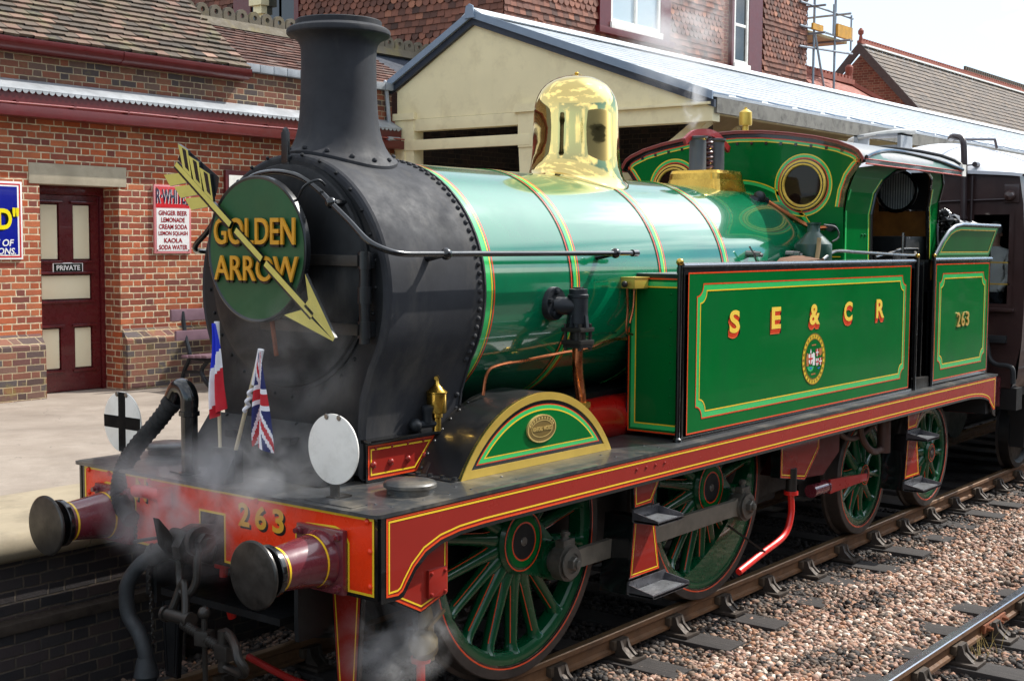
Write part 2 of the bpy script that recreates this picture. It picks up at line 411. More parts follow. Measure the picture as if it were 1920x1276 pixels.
t = NT('window_glass'); t.set(Base_Color=hx('#10171d'), Roughness=.04); t.b.inputs['Specular IOR Level'].default_value = .9; M['glass'] = t.mat
t = NT('pale_window_glass'); t.set(Base_Color=hx('#b4c2c8'), Roughness=.1); M['glass_pale'] = t.mat
# platform surface: tarmac with hairline cracks and stains
t = NT('platform_tarmac'); n = t.noise(2.2, 8, .65); f = t.noise(120, 4, .7)
c = t.mix(t.maprange(n, .3, .7, 0, 1), hx('#887c70'), hx('#a1968a'))
c = t.mix(t.maprange(f, .35, .7, 0, .35), c, hx('#6f665d'))
vo = t.n('TexVoronoi', feature='DISTANCE_TO_EDGE'); vo.inputs['Scale'].default_value = .9
dn = t.n('TexNoise'); dn.inputs['Scale'].default_value = 2.5; dn.inputs['Detail'].default_value = 6; t.l(t.obj(), dn.inputs['Vector'])
va = t.n('VectorMath', operation='MULTIPLY_ADD'); t.l(dn.outputs['Color'], va.inputs[0]); va.inputs[1].default_value = (.7,.7,.7); t.l(t.obj(), va.inputs[2]); t.l(va.outputs[0], vo.inputs['Vector'])
crack = t.math('MULTIPLY', t.maprange(vo.outputs['Distance'], .0, .008, 1, 0), t.maprange(t.noise(.8, 3), .5, .6, 0, .55))
c = t.mix(crack, c, hx('#4b443e'))
c = t.mix(t.maprange(t.noise(.55, 9, .72, None, .6), .50, .70, 0, .45), c, hx('#5f554b'))
t.set(Base_Color=c, Roughness=.92); t.bump(f, .3, .004); M['tarmac'] = t.mat
M['slab'] = paint('platform_edge_slab', '#968a74', .9, var=.12, scale=3, bump=.25, bscale=90, dirt='#5d5546', dirt_amt=.55, dscale=2.4)
M['ground'] = paint('ground_earth', '#3b342e', .95, var=.3, scale=8, bump=.4)
t = NT('ballast_stone'); a = t.n('Attribute', attribute_name='tint')
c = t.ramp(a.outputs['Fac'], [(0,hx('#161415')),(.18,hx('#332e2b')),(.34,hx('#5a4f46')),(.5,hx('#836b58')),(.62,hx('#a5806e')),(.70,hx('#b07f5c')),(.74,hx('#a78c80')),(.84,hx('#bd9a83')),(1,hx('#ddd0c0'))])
c = t.mix(t.maprange(t.noise(60, 5, .7), .35, .7, 0, .4), c, t.mix(.55, c, (.05,.035,.03,1)))
t.set(Base_Color=c, Roughness=.8); M['ballast'] = t.mat
t = NT('sleeper_wood'); mp = t.n('Mapping'); mp.inputs['Scale'].default_value = (22, 1.6, 22); t.l(t.obj(), mp.inputs[0])
n = t.noise(3, 7, .7, mp.outputs[0]); c = t.ramp(n, [(.25,hx('#171514')),(.5,hx('#2e2927')),(.75,hx('#4a4340'))])
t.set(Base_Color=c, Roughness=.85); t.bump(n, .6, .008); M['sleeper'] = t.mat
M['rail_side'] = paint('rail_rust', '#6b4a2e', .75, var=.25, scale=7, bump=.25, bscale=60, dirt='#2e2620', dirt_amt=.6)
M['rail_top_dull'] = paint('rail_head_dull', '#7a6046', .4, metal=.5, var=.2, scale=9)
M['rail_top'] = paint('rail_head_bright', '#a7a9ad', .22, metal=.95, var=.1, scale=9)
M['chair'] = paint('chair_iron', '#453c35', .6, metal=.4, var=.3, scale=14, bump=.3)
M['rust'] = paint('rust_orange', '#7d4526', .8, var=.3, scale=20, bump=.3)
M['key'] = paint('oak_key', '#4a3c2e', .8, var=.3, scale=14)

# ------------------------------------------------------------------ ground, ballast, track
PZ, PE = .88, 1.47                    # platform height and edge
m = MB(); m.box(-120, 400, -250, 300, -1.0, -.235); struct(m.build('ground', M['ground'], smooth=False))
def stones(name, regions, seed, label):
    rg = np.random.default_rng(seed)
    pts = []
    for (x0, x1, y0, y1, dens, s0, s1, zf, tf) in regions:
        n = int((x1-x0)*(y1-y0)*dens)
        x = rg.uniform(x0, x1, n); y = rg.uniform(y0, y1, n); s = rg.uniform(s0, s1, n)
        pts.append(np.stack([x, y, zf(x, y)+rg.uniform(-.012, .012, n), s, np.clip(tf(x, y, rg, n), 0, 1)], 1))
    P = np.concatenate(pts); n = len(P)
    ph = (1+5**.5)/2
    ico = np.array([(-1,ph,0),(1,ph,0),(-1,-ph,0),(1,-ph,0),(0,-1,ph),(0,1,ph),(0,-1,-ph),(0,1,-ph),(ph,0,-1),(ph,0,1),(-ph,0,-1),(-ph,0,1)])/1.9
    F = np.array([(0,11,5),(0,5,1),(0,1,7),(0,7,10),(0,10,11),(1,5,9),(5,11,4),(11,10,2),(10,7,6),(7,1,8),(3,9,4),(3,4,2),(3,2,6),(3,6,8),(3,8,9),(4,9,5),(2,4,11),(6,2,10),(8,6,7),(9,8,1)])
    q = rg.normal(size=(n, 4)); q /= np.linalg.norm(q, axis=1)[:, None]; a, b, c, d = q.T
    Rm = np.stack([1-2*(c*c+d*d), 2*(b*c-a*d), 2*(b*d+a*c), 2*(b*c+a*d), 1-2*(b*b+d*d), 2*(c*d-a*b), 2*(b*d-a*c), 2*(c*d+a*b), 1-2*(b*b+c*c)], 1).reshape(n, 3, 3)
    sc = rg.uniform(.55, 1.15, (n, 1, 3)); jit = rg.uniform(.62, 1.2, (n, 12, 1))
    v = ico[None]*jit*sc*P[:, 3][:, None, None]; v = np.einsum('nij,nkj->nki', Rm, v)
    v[:, :, 2] *= .8
    v += P[:, None, :3]
    fi = (F[None]+np.arange(n)[:, None, None]*12).reshape(-1)
    me = bpy.data.meshes.new(name); me.vertices.add(n*12); me.vertices.foreach_set('co', v.reshape(-1).astype(np.float32))
    nf = n*20; me.loops.add(nf*3); me.loops.foreach_set('vertex_index', fi.astype(np.int32))
    me.polygons.add(nf); me.polygons.foreach_set('loop_start', np.arange(0, nf*3, 3, dtype=np.int32))
    at = me.attributes.new('tint', 'FLOAT', 'FACE'); at.data.foreach_set('value', np.repeat(P[:, 4], 20).astype(np.float32))
    me.materials.append(M['ballast']); me.update(calc_edges=True); me.validate()
    o = bpy.data.objects.new(name, me); COL.objects.link(o)
    struct(o, 'stuff'); o['label'] = label; return o
def z_side(x, y):
    w = np.clip((-1.15-y)/.5, 0, 1)*np.clip((y+2.4)/.4, 0, 1)
    return -.236+.066*w+.012*np.sin(x*2.1+y*3)+.022*np.clip((y+1.35)/.3,0,1)
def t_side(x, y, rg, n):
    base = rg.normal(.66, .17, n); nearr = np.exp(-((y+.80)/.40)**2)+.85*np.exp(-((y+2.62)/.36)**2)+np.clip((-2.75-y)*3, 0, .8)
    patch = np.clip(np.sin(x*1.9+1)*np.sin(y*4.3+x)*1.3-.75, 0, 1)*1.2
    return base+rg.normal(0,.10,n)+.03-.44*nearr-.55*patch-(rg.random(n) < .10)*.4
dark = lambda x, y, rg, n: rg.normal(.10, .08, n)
zl = lambda x, y: -.215+0*x
left = lambda x, y, rg, n: rg.normal(.36, .16, n)
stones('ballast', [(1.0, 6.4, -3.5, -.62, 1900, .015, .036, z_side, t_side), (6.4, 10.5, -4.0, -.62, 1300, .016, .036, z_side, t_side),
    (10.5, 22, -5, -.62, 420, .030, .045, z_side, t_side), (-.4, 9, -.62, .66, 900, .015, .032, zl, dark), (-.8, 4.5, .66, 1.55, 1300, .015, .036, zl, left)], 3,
    'pinkish grey crushed stone lying between and beside the railway tracks')
# rails: bullhead section
HEADP = [(-.034,-.006),(-.028,0),(.028,0),(.034,-.006),(.035,-.036),(.010,-.052),(.009,-.108),(.033,-.118),(.033,-.140),(.026,-.146),(-.026,-.146),(-.033,-.140),(-.033,-.118),(-.009,-.108),(-.010,-.052),(-.035,-.036)]
def rail(y, x0, x1, top, label, gap=None):
    m = MB()
    for a, b in ([(x0, x1)] if not gap else [(x0, gap-.003), (gap+.003, x1)]):
        v = [(a, y+p, q) for p, q in HEADP]+[(b, y+p, q) for p, q in HEADP]; n = len(HEADP)
        for i in range(n): m.add([v[i], v[(i+1) % n], v[n+(i+1) % n], v[n+i]], [(0,1,2,3)], 1 if i in (0,1,2) else 0)
        m.add(v, [list(range(n)), list(range(n, 2*n))], 0)
    if gap:
        m.box(gap-.23, gap+.23, y-.045, y-.010, -.112, -.050, 2, .006); m.box(gap-.23, gap+.23, y+.010, y+.045, -.112, -.050, 2, .006)
        for k in (-.17, -.06, .06, .17): m.lathe([(0,.020),(.022,.020),(.022,.012),(.04,.012)], (gap+k, y-.045, -.082), (0,-1,0), 6, 2)
    o = m.build('rail', [M['rail_side'], top, M['rust']], angle=50); return tag(o, label, 'rail')
rail(-.7525, -14, 60, M['rail_top_dull'], 'brown rusted rail under the near side wheels of the green locomotive')
rail(.7525, -14, 60, M['rail_top_dull'], 'rail in the shade under the far side of the locomotive beside the platform')
rail(-2.60, -14, 60, M['rail_top'], 'bright worn rail with a bolted joint in the right foreground', gap=4.95)
rail(-4.105, -14, 60, M['rail_top'], 'outer rail of the second track beyond the right foreground')
def make_sleeper(name, label, group, loc):
    m = MB(); m.box(-.125, .125, -1.30, 1.30, -.13, 0, 0, .008)
    o = m.build(name, M['sleeper']); tag(o, label, 'sleeper', group); o.location = loc; return o
SX = .722
s0 = make_sleeper('sleeper', 'dark timber sleeper under the locomotive track', 'sleepers under the locomotive track', (3.56, 0, -.183))
for i in range(-4, 22):
    if i == 0: continue
    c = s0.copy(); COL.objects.link(c); c.location = (3.56+i*SX, random.uniform(-.03, .03), -.183-random.uniform(0, .012)); c.rotation_euler.z = random.uniform(-.015, .015)
s1 = make_sleeper('sleeper', 'dark timber sleeper half buried under the second track', 'sleepers under the second track', (4.2, -3.35, -.183))
for i in range(-3, 18):
    if i == 0: continue
    c = s1.copy(); COL.objects.link(c); c.location = (4.2+i*.70, -3.35+random.uniform(-.03, .03), -.183-random.uniform(0, .01)); c.rotation_euler.z = random.uniform(-.015, .015)
def make_chair(name, label, group, loc):
    m = MB(); m.box(-.095, .095, -.20, .19, -.183, -.158, 0, .008)
    for sgn in (-1, 1):
        pr = [(sgn*.036,-.158),(sgn*.036,-.125),(sgn*.052,-.108),(sgn*.052,-.050),(sgn*.078,-.050),(sgn*.098,-.105),(sgn*.150,-.150),(sgn*.165,-.158)]
        for x0, x1 in ((-.052,-.028),(.028,.052)): m.prism(pr, lambda a, b, d: (d, a, b), x0, x1, 0)
        m.prism([(p if i not in (4,5,6,7) else (p[0]-sgn*.016*(i != 4), p[1])) for i, p in enumerate(pr)], lambda a, b, d: (d, a, b), -.03, .03, 0)
        m.lathe([(0,.020),(.03,.018),(.036,.01)], (sgn*-.055, sgn*.172, -.16), (0,0,1), 8, 0)
    o = m.build(name, M['chair']); tag(o, label, 'rail chair', group); o.location = loc
    k = MB(); k.box(-.085, .085, -.052, -.010, -.118, -.055, 0, .006); k.build('key', M['key'], o); return o
c0 = make_chair('rail_chair', 'cast iron chair holding the near rail under the locomotive', 'chairs on the near rail of the locomotive track', (3.56, -.7525, 0))
def more(c0, xs, y):
    for x in xs:
        c = dup(c0, (x, y, 0))
more(c0, [3.56+i*SX for i in range(-4, 18) if i], -.7525)
c1 = make_chair('rail_chair', 'cast iron chair holding the far rail beside the platform', 'chairs on the far rail beside the platform', (3.56-3*SX, .7525, 0)); more(c1, [3.56+i*SX for i in (-4, -2, -1)], .7525)
c2 = make_chair('rail_chair', 'rusty iron chair holding the bright rail of the second track', 'chairs on the bright rail of the second track', (4.2, -2.60, 0)); more(c2, [4.2+i*.70 for i in range(-3, 14) if i], -2.60)

# dry grass stems by the bright rail
m = MB(); rg_ = random.Random(12)
for i in range(70):
    x = rg_.choice([4.3, 4.62, 5.75, 6.1, 6.9])+rg_.gauss(0, .09); y = -2.70+rg_.gauss(0, .05); a = rg_.uniform(0, 6.28); l = rg_.uniform(.06, .15); b = rg_.uniform(.02, .08)
    m.tube([(x, y, -.20), (x+b*.4*math.cos(a), y+b*.4*math.sin(a), -.20+l*.6), (x+b*math.cos(a), y+b*math.sin(a), -.20+l)], [.0022, .0018, .0006], 4)
struct(m.build('dry_grass', paint('straw', '#b09a5e', .8, var=.25)), 'stuff', 'dry straw coloured grass stems beside the bright rail')
# platform
m = MB()
m.box(-30, 80, PE+1.16, 40, -.9, PZ, 0)
m.prism([(PE+1.156,PZ+.004),(PE+1.156,.70),(PE+.07,.70),(PE+.01,.735),(PE-.012,.79),(PE-.004,.84),(PE+.025,PZ-.008),(PE+.06,PZ+.004)], lambda a, b, d: (d, a, b), -30, -8, 1)
for i in range(26):
    q_ = random.uniform(-.004, .004)
    m.prism([(PE+1.156,PZ+.004+q_),(PE+1.156,.70),(PE+.07,.70),(PE+.01,.735),(PE-.012+q_,.79),(PE-.004+q_,.84),(PE+.025,PZ-.008+q_),(PE+.06,PZ+.004+q_)], lambda a, b, d: (d, a, b), -8+i*.915+.004, -8+(i+1)*.915-.004, 1)
m.prism([(PE+1.156,PZ+.004),(PE+1.156,.70),(PE+.07,.70),(PE+.01,.735),(PE-.012,.79),(PE-.004,.84),(PE+.025,PZ-.008),(PE+.06,PZ+.004)], lambda a, b, d: (d, a, b), -8+26*.915, 80, 1)
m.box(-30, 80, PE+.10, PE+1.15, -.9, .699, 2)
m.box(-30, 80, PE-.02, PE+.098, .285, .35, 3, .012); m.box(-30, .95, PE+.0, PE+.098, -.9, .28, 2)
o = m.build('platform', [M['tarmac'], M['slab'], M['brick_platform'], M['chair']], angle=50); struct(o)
# ------------------------------------------------------------------ tiles as geometry (one mesh per roof or wall face)
def tiles(m, tint, O, du, dv, W_, H_, tw, ex, fish=None, cut=None, rg=random.Random(1), tilt=.026, sag=.004):
    """courses of overlapping tiles; O lower left corner, du along, dv up; fish(h)->rounded lower edge"""
    O, du, dv = V3(O), V3(du).normalized(), V3(dv).normalized(); nn = du.cross(dv)
    rows = int(H_/ex)+1; cols = int(W_/tw)+2
    for r in range(rows):
        h = r*ex; off = -(r % 2)*tw/2; fs = fish(h) if fish else False; drift = rg.uniform(-.01, .01)
        for c in range(cols):
            a = c*tw+off+drift; b = a+tw*(.93 if fs else .965)
            a, b = max(a, 0), min(b, W_)
            if b-a < .02 or (cut and not cut((a+b)/2, h)): continue
            hh = min(ex*1.08, H_-h+.01); j = rg.uniform(-sag, sag); lift = tilt+rg.uniform(-.003, .005); sk = rg.uniform(-.006, .006); sl_ = rg.uniform(.015, .04) if rg.random() < .03 else 0
            top = [O+du*b+dv*(h+hh)+nn*.003, O+du*a+dv*(h+hh)+nn*.003]
            if fs and b-a > tw*.6:
                k = 7; rr = (b-a)/2; low = []
                for i in range(k+1):
                    t = math.pi*i/k; low.append((a+rr-rr*math.cos(t), h+j+rr*.95*(1-math.sin(t))-.01))
            else: low = [(a, h+j-sk-sl_), (b, h+j+sk-sl_)]
            lo = [O+du*p+dv*q+nn*lift for p, q in low]; lb = [O+du*p+dv*q+nn*.0 for p, q in low]
            n0 = len(m.f); m.add(lo+top, [list(range(len(lo)+2))], 0)
            m.add(lo+lb, [(i, len(lo)+i, len(lo)+i+1, i+1) for i in range(len(lo)-1)], 0)
            t = min(1, max(0, rg.gauss(.5, .24))); tint.extend([t]*(len(m.f)-n0))
def child_tiles(name, parent, mat_, calls, angle=20):
    m = MB(); tint = []
    for kw in calls: tiles(m, tint, **kw)
    return m.build(name, mat_, parent, angle=angle, attr=tint)

# ------------------------------------------------------------------ low brick station building along the platform
WY = 7.45
sb = thing('station_building', 'low red brick station building with maroon door and tiled roof behind the platform', 'building', (0, WY, PZ))
sb.location = (0,0,0)
m = MB()
m.box(-9, 3.70, WY, WY+.36, .6, 3.48); m.box(4.73, 46, WY, WY+.36, .6, 3.48); m.box(-9, 46, WY, WY+.36, 3.48, 3.96)
m.box(3.2, 5.2, WY+.42, WY+.5, .6, 3.6)
m.build('wall', M['brick'], sb, smooth=False)
m = MB()
for x0, x1 in ((-9, 3.68), (4.745, 46)):
    m.prism([(WY-.10,.6),(WY-.10,1.47),(WY+.001,1.60),(WY+.001,.6)], lambda a, b, d: (d, a, b), x0, x1, 0)
m.build('plinth', M['brick_plinth'], sb, smooth=False)
m = MB(); m.box(3.57, 4.83, WY-.012, WY+.30, 3.25, 3.478, 0, .01); m.build('lintel', M['concrete'], sb)
# door in its recess
dy = WY+.33
m = MB(); m.box(3.70, 3.80, dy-.03, dy+.09, PZ, 3.249, 0, .006); m.box(4.68, 4.76, dy-.03, dy+.09, PZ, 3.249, 0, .006); m.box(3.80, 4.68, dy-.03, dy+.09, 3.15, 3.249, 0, .006)
m.build('door_frame', M['maroon_dk'], sb)
d = MB()
xs = [3.805, 3.90, 4.15, 4.33, 4.57, 4.675]; P_ = [(3.92,4.14,2.41,3.04),(4.34,4.56,2.41,3.04),(3.92,4.56,1.95,2.23),(3.92,4.14,1.15,1.62),(4.34,4.56,1.15,1.62)]
d.box(3.805, 4.675, dy+.035, dy+.06, PZ+.01, 3.145)
for x0, x1, z0, z1 in ((3.805,3.91,PZ+.01,3.145),(4.57,4.675,PZ+.01,3.145),(3.91,4.57,3.05,3.145),(3.91,4.57,2.24,2.40),(3.91,4.57,1.63,1.94),(3.91,4.57,PZ+.01,1.14),(4.15,4.33,2.40,3.05),(4.15,4.33,1.14,1.63)):
    d.box(x0, x1, dy, dy+.034, z0, z1, 0)
door = d.build('door', M['maroon_dk'], sb, smooth=False)
for x0, x1, z0, z1 in P_: pn = MB(); pn.box(x0+.004, x1-.004, dy+.018, dy+.036, z0+.006, z1-.006, 0, .004); pn.build('panel', M['cream_panel'], door)
for x0, x1, z0, z1 in P_:
    mo = MB(); mo.box(x0-.05, x1+.05, dy-.03, dy-.001, z1+.012, z1+.04, 0, .008); mo.build('moulding', M['maroon_dk'], door); mo = MB(); mo.box(x0-.04, x1+.04, dy-.02, dy-.001, z0-.042, z0-.012, 0, .006); mo.build('moulding', M['maroon_dk'], door)
# fascia with pipe, lead flashing with scalloped edge
m = MB(); m.box(-9, 9.36, WY-.23, WY-.001, 3.95, 4.065, 0, .01); m.box(-9, 9.36, WY-.17, WY-.001, 4.068, 4.24, 0)
for i in range(26): m.box(-8.6+i*.70, -8.57+i*.70, WY-.235, WY-.171, 4.075, 4.115, 0)
m.build('fascia', M['maroon'], sb)
m = MB(); m.tube([(x, WY-.225, 4.088+.006*math.sin(x*1.7)) for x in np.linspace(-9, 9.36, 60)], .012, 8); m.build('pipe', paint('maroon_pipe_gloss', '#8d3a35', .2, coat=.6), sb)
m = MB(); pr = [(WY-.185,4.225),(WY-.19,4.242),(WY+.048,4.37),(WY+.06,4.37),(WY+.06,4.36)]
m.prism(pr, lambda a, b, d: (d, a, b), -9, 9.36)
for i in range(230):
    x = -9+i*.08
    if x < 9.3: m.prism(arc(x+.04, 4.236, .036, 180, 360, 6), FY(WY-.186), 0, .006)
m.build('lead_flashing', M['lead'], sb)
m = MB(); m.box(-9, 9.40, WY+.05, WY+.30, 3.961, 4.78); m.build('upper_wall', M['brick_upper'], sb, smooth=False)
m = MB()
for i in range(12): m.box(6.64+i*.232, 6.64+i*.232+.224, WY-.03, WY+.32, 4.782+random.uniform(0,.006), 4.89+random.uniform(-.006,.006), 0, .012)
m.build('coping', M['bluebrick'], sb)
m = MB(); gp = [(WY-.02,4.66),(WY-.08,4.66),(WY-.14,4.70),(WY-.16,4.74),(WY-.16,4.79),(WY-.145,4.79),(WY-.145,4.745),(WY-.02,4.745)]
m.prism(gp, lambda a, b, d: (d, a, b), -9, 6.62)
m.box(-9, 6.60, WY-.019, WY+.049, 4.65, 4.70, 0)
for x in (-2.2, .35, 2.9, 4.72): m.prism([(a-.006 if a < WY-.05 else a, b-.004) for a, b in gp[:6]]+[(WY-.02, 4.75)], lambda a, b, d: (d, a, b), x, x+.09)
m.build('gutter', M['maroon'], sb)
th = math.atan2(5.86-4.80, 8.65-7.30)
dvr = V3((0, math.cos(th), math.sin(th)))
m = MB(); m.prism([(7.34,4.77),(7.34,4.79),(10.8,4.79+3.46*math.tan(th)),(10.8,4.6)], lambda a, b, d: (d, a, b), -9, 6.55); m.build('roof_deck', M['barge_dk'], sb, smooth=False)
child_tiles('roof', sb, M['tile_roof'], [dict(O=(-3.0, 7.31, 4.80), du=(1,0,0), dv=dvr, W_=9.62, H_=3.6, tw=.178, ex=.122, rg=random.Random(4), tilt=.03, sag=.012)], angle=15)
th2 = math.atan2(5.64-4.90, 9.0-7.55)
m = MB(); m.prism([(7.62,4.80),(9.0,5.60),(10.6,4.8)], lambda a, b, d: (d, a, b), 6.56, 12.5); m.build('rear_roof_deck', M['barge_dk'], sb, smooth=False)
child_tiles('rear_roof', sb, M['tile_roof_red'], [dict(O=(6.58, 7.56, 4.885), du=(1,0,0), dv=(0, math.cos(th2), math.sin(th2)), W_=3.6, H_=1.6, tw=.178, ex=.118, rg=random.Random(9), tilt=.022, sag=.006)], angle=15)
m = MB(); m.prism([(8.86,5.58),(9.0,5.74),(9.14,5.58)], lambda a, b, d: (d, a, b), 6.4, 12.4)
for i in range(26):
    x = 6.4+i*.232; z0 = 5.70
    oc = [(x+.01,z0),(x+.222,z0),(x+.222,z0+.10),(x+.18,z0+.165),(x+.116,z0+.19),(x+.05,z0+.165),(x+.01,z0+.10)]
    ring = arc(x+.116, z0+.095, .036, 0, 360, 10)[:-1]
    # crest with a hole: built as quads between outline and hole
    k = 21; out = []
    for j in range(k):
        a = 2*math.pi*j/k; ca, sa = math.cos(a), math.sin(a); best = 9
        for q in range(len(oc)):
            (x0, y0), (x1, y1) = oc[q], oc[(q+1) % len(oc)]; ex_, ey = x1-x0, y1-y0; den = ca*ey-sa*ex_
            if abs(den) < 1e-9: continue
            tt = ((x0-x-.116)*ey-(y0-z0-.095)*ex_)/den; uu = ((x0-x-.116)*sa-(y0-z0-.095)*ca)/den
            if tt > 0 and -1e-6 <= uu <= 1+1e-6: best = min(best, tt)
        out.append((x+.116+ca*best, z0+.095+sa*best))
    inn = [(x+.116+.036*math.cos(2*math.pi*j/k), z0+.095+.036*math.sin(2*math.pi*j/k)) for j in range(k)]
    for dd in (-.025, .025): m.add([FY(9.0)(a, b, dd) for a, b in out+inn], [(j, (j+1) % k, k+(j+1) % k, k+j) for j in range(k)])
    m.add([FY(9.0)(a, b, dd) for dd in (-.025, .025) for a, b in out], [(j, k+j, k+(j+1) % k, (j+1) % k) for j in range(k)])
    m.add([FY(9.0)(a, b, dd) for dd in (-.025, .025) for a, b in inn], [(j, (j+1) % k, k+(j+1) % k, k+j) for j in range(k)])
m.build('ridge_crest', M['ridge_stone'], sb)
# thin cable sagging to the canopy, signs on the wall
# ------------------------------------------------------------------ enamel signs
def enamel(name, color, rough=.18): return paint(name, color, rough, coat=.6, var=.04)
M['en_white'] = enamel('enamel_white', '#e8e6e4'); M['en_red'] = enamel('enamel_red', '#c8242b'); M['en_blue'] = enamel('enamel_blue', '#121d8a'); M['en_dark'] = enamel('enamel_black', '#141414'); M['en_yel'] = enamel('enamel_yellow', '#f0dd1e'); M['en_dred'] = enamel('enamel_deep_red', '#9b1c26'); M['en_pink'] = enamel('enamel_pink_edge', '#d98a8c')
sx0, sx1, sz0, sz1 = 5.20, 5.74, 2.48, 3.30; sy = WY-.03
sg = thing('enamel_sign', 'red and white enamel drinks sign listing ginger beer and soda water on brick wall', 'sign', (0,0,0))
m = MB(); m.box(sx0, sx1, sy, WY-.002, sz0, sz1, 0, .006)
f = FY(sy); m.face([(sx0+.022,sz1-.27),(sx1-.022,sz1-.27),(sx1-.022,sz1-.022),(sx0+.022,sz1-.022)], f, .002, 1)
m.face([(sx0+.030,sz0+.03),(sx1-.03,sz0+.03),(sx1-.03,sz1-.28),(sx0+.03,sz1-.28)], f, .002, 2)
for px in (sx0+.04, sx1-.04):
    for pz in (sz0+.04, sz1-.04): m.rivet((px, sy-.002, pz), (0,-1,0), .010, 3)
m.build('plate', [M['en_pink'], M['en_red'], M['en_white'], M['rust']], sg)
m = MB(); X, Uz = (1,0,0), (0,0,1); cx = (sx0+sx1)/2
m.text('R·WHITE', (cx-.02, sy-.0035, sz1-.14), X, Uz, .17, 1, cond=.43, bold=.02); m.text('R·WHITE', (cx-.028, sy-.006, sz1-.135), X, Uz, .17, 0, cond=.43, bold=.02)
m.text('S', (cx+.222, sy-.0035, sz1-.20), X, Uz, .075, 1, cond=.05, bold=.02); m.text('S', (cx+.218, sy-.006, sz1-.197), X, Uz, .075, 0, cond=.05, bold=.02)
m.build('heading', [enamel('enamel_navy', '#191a3a'), M['en_white']], sg, smooth=False)
m = MB()
for i, (w, cw) in enumerate((('GINGER BEER',.42),('LEMONADE',.35),('CREAM SODA',.42),('LEMON SQUASH',.43),('KAOLA',.27),('SODA WATER',.42))):
    m.text(w, (cx, sy-.0045, sz1-.335-i*.082), X, Uz, .058, 0, cond=cw, bold=.028)
m.build('lettering', M['en_dred'], sg, smooth=False)
bs = thing('enamel_sign', 'blue enamel sign with yellow lettering cut by the left edge of the view', 'sign', (0,0,0))
m = MB(); bx1, bz0, bz1 = 3.47, 2.42, 3.26; m.box(2.35, bx1, sy, WY-.002, bz0, bz1, 0, .006)
m.ribbon([(2.39,bz0+.03),(bx1-.03,bz0+.03),(bx1-.03,bz1-.03),(2.39,bz1-.03)], .016, f, .002, 1)
m.face([(2.42,bz0+.055),(bx1-.06,bz0+.055),(bx1-.06,bz1-.055),(2.42,bz1-.055)], f, .002, 2)
m.build('plate', [M['en_white'], M['en_red'], M['en_blue']], bs)
m = MB(); m.text('LD"', (bx1-.045-.185, sy-.008, 2.86), X, Uz, .235, 0, cond=.37, bold=.03); m.text('LD"', (bx1-.045-.185-.03, sy-.005, 2.845), X, Uz, .235, 1, cond=.37, bold=.03)
m.build('heading', [M['en_yel'], M['en_dark']], bs, smooth=False)
m = MB(); m.text('E OF', (bx1-.22, sy-.005, 2.60), X, Uz, .075, 0, shear=.2, bold=.02, cond=.22); m.text('IONS.', (bx1-.21, sy-.005, 2.51), X, Uz, .07, 0, shear=.2, bold=.02, cond=.24)
m.build('lettering', M['en_white'], bs, smooth=False)
ps = thing('door_sign', 'small black PRIVATE sign with white border on the maroon door', 'sign', (0,0,0))
m = MB(); m.box(4.05, 4.445, dy-.016, dy-.002, 2.255, 2.375, 0, .002); m.face([(4.063,2.268),(4.432,2.268),(4.432,2.362),(4.063,2.362)], FY(dy-.016), .0015, 1)
m.build('plate', [M['en_white'], M['en_dark']], ps)
m = MB(); m.text('PRIVATE', (4.25, dy-.019, 2.315), X, Uz, .06, 0, cond=.31, bold=.03); m.build('lettering', M['en_white'], ps, smooth=False)
nb = thing('notice_board', 'white notice board in maroon frame half hidden behind the round headboard', 'board', (0,0,0))
m = MB(); m.box(6.27, 7.1, WY-.05, WY-.002, 2.5, 3.52, 0, .006); m.build('frame', M['maroon'], nb)
m = MB(); m.box(6.32, 7.05, WY-.056, WY-.051, 2.55, 3.46); m.build('notice', M['white_paint'], nb)

# ------------------------------------------------------------------ tile hung house
ho = thing('tile_hung_house', 'tall red house hung with plain and fish scale tiles behind the canopy', 'building', (0,0,0))
HX, HY, HE = 12.6, 8.0, 23.87
m = MB(); m.box(HX+.03, HE-.02, HY+.03, 17, .5, 9.6); m.build('wall', M['brick_orange'], ho, smooth=False)
fs = lambda z0: (lambda h: any(a <= z0+h < b for a, b in ((5.5,6.24),(6.68,7.24),(7.62,8.2),(8.6,9.2))))
wx = [(15.69, 17.41, 6.66, 8.6), (20.33, 21.55, 6.44, 8.8)]
child_tiles('tile_hanging', ho, M['tile_hung'], [
  dict(O=(HX, 16.2, 4.9), du=(0,-1,0), dv=(0,0,1), W_=8.2, H_=3.4, tw=.165, ex=.112, fish=fs(4.9), rg=random.Random(2), cut=lambda a, h: not (12.85 < 16.2-a < 14.6 and 4.9+h > 6.6)),
  dict(O=(HX, HY, 5.2), du=(1,0,0), dv=(0,0,1), W_=HE-HX, H_=4.2, tw=.165, ex=.112, fish=fs(5.2), rg=random.Random(3), cut=lambda a, h: not any(x0-.42 < HX+a < x1+.15 and 5.2+h > z0-.18 for x0, x1, z0, z1 in wx))], angle=15)
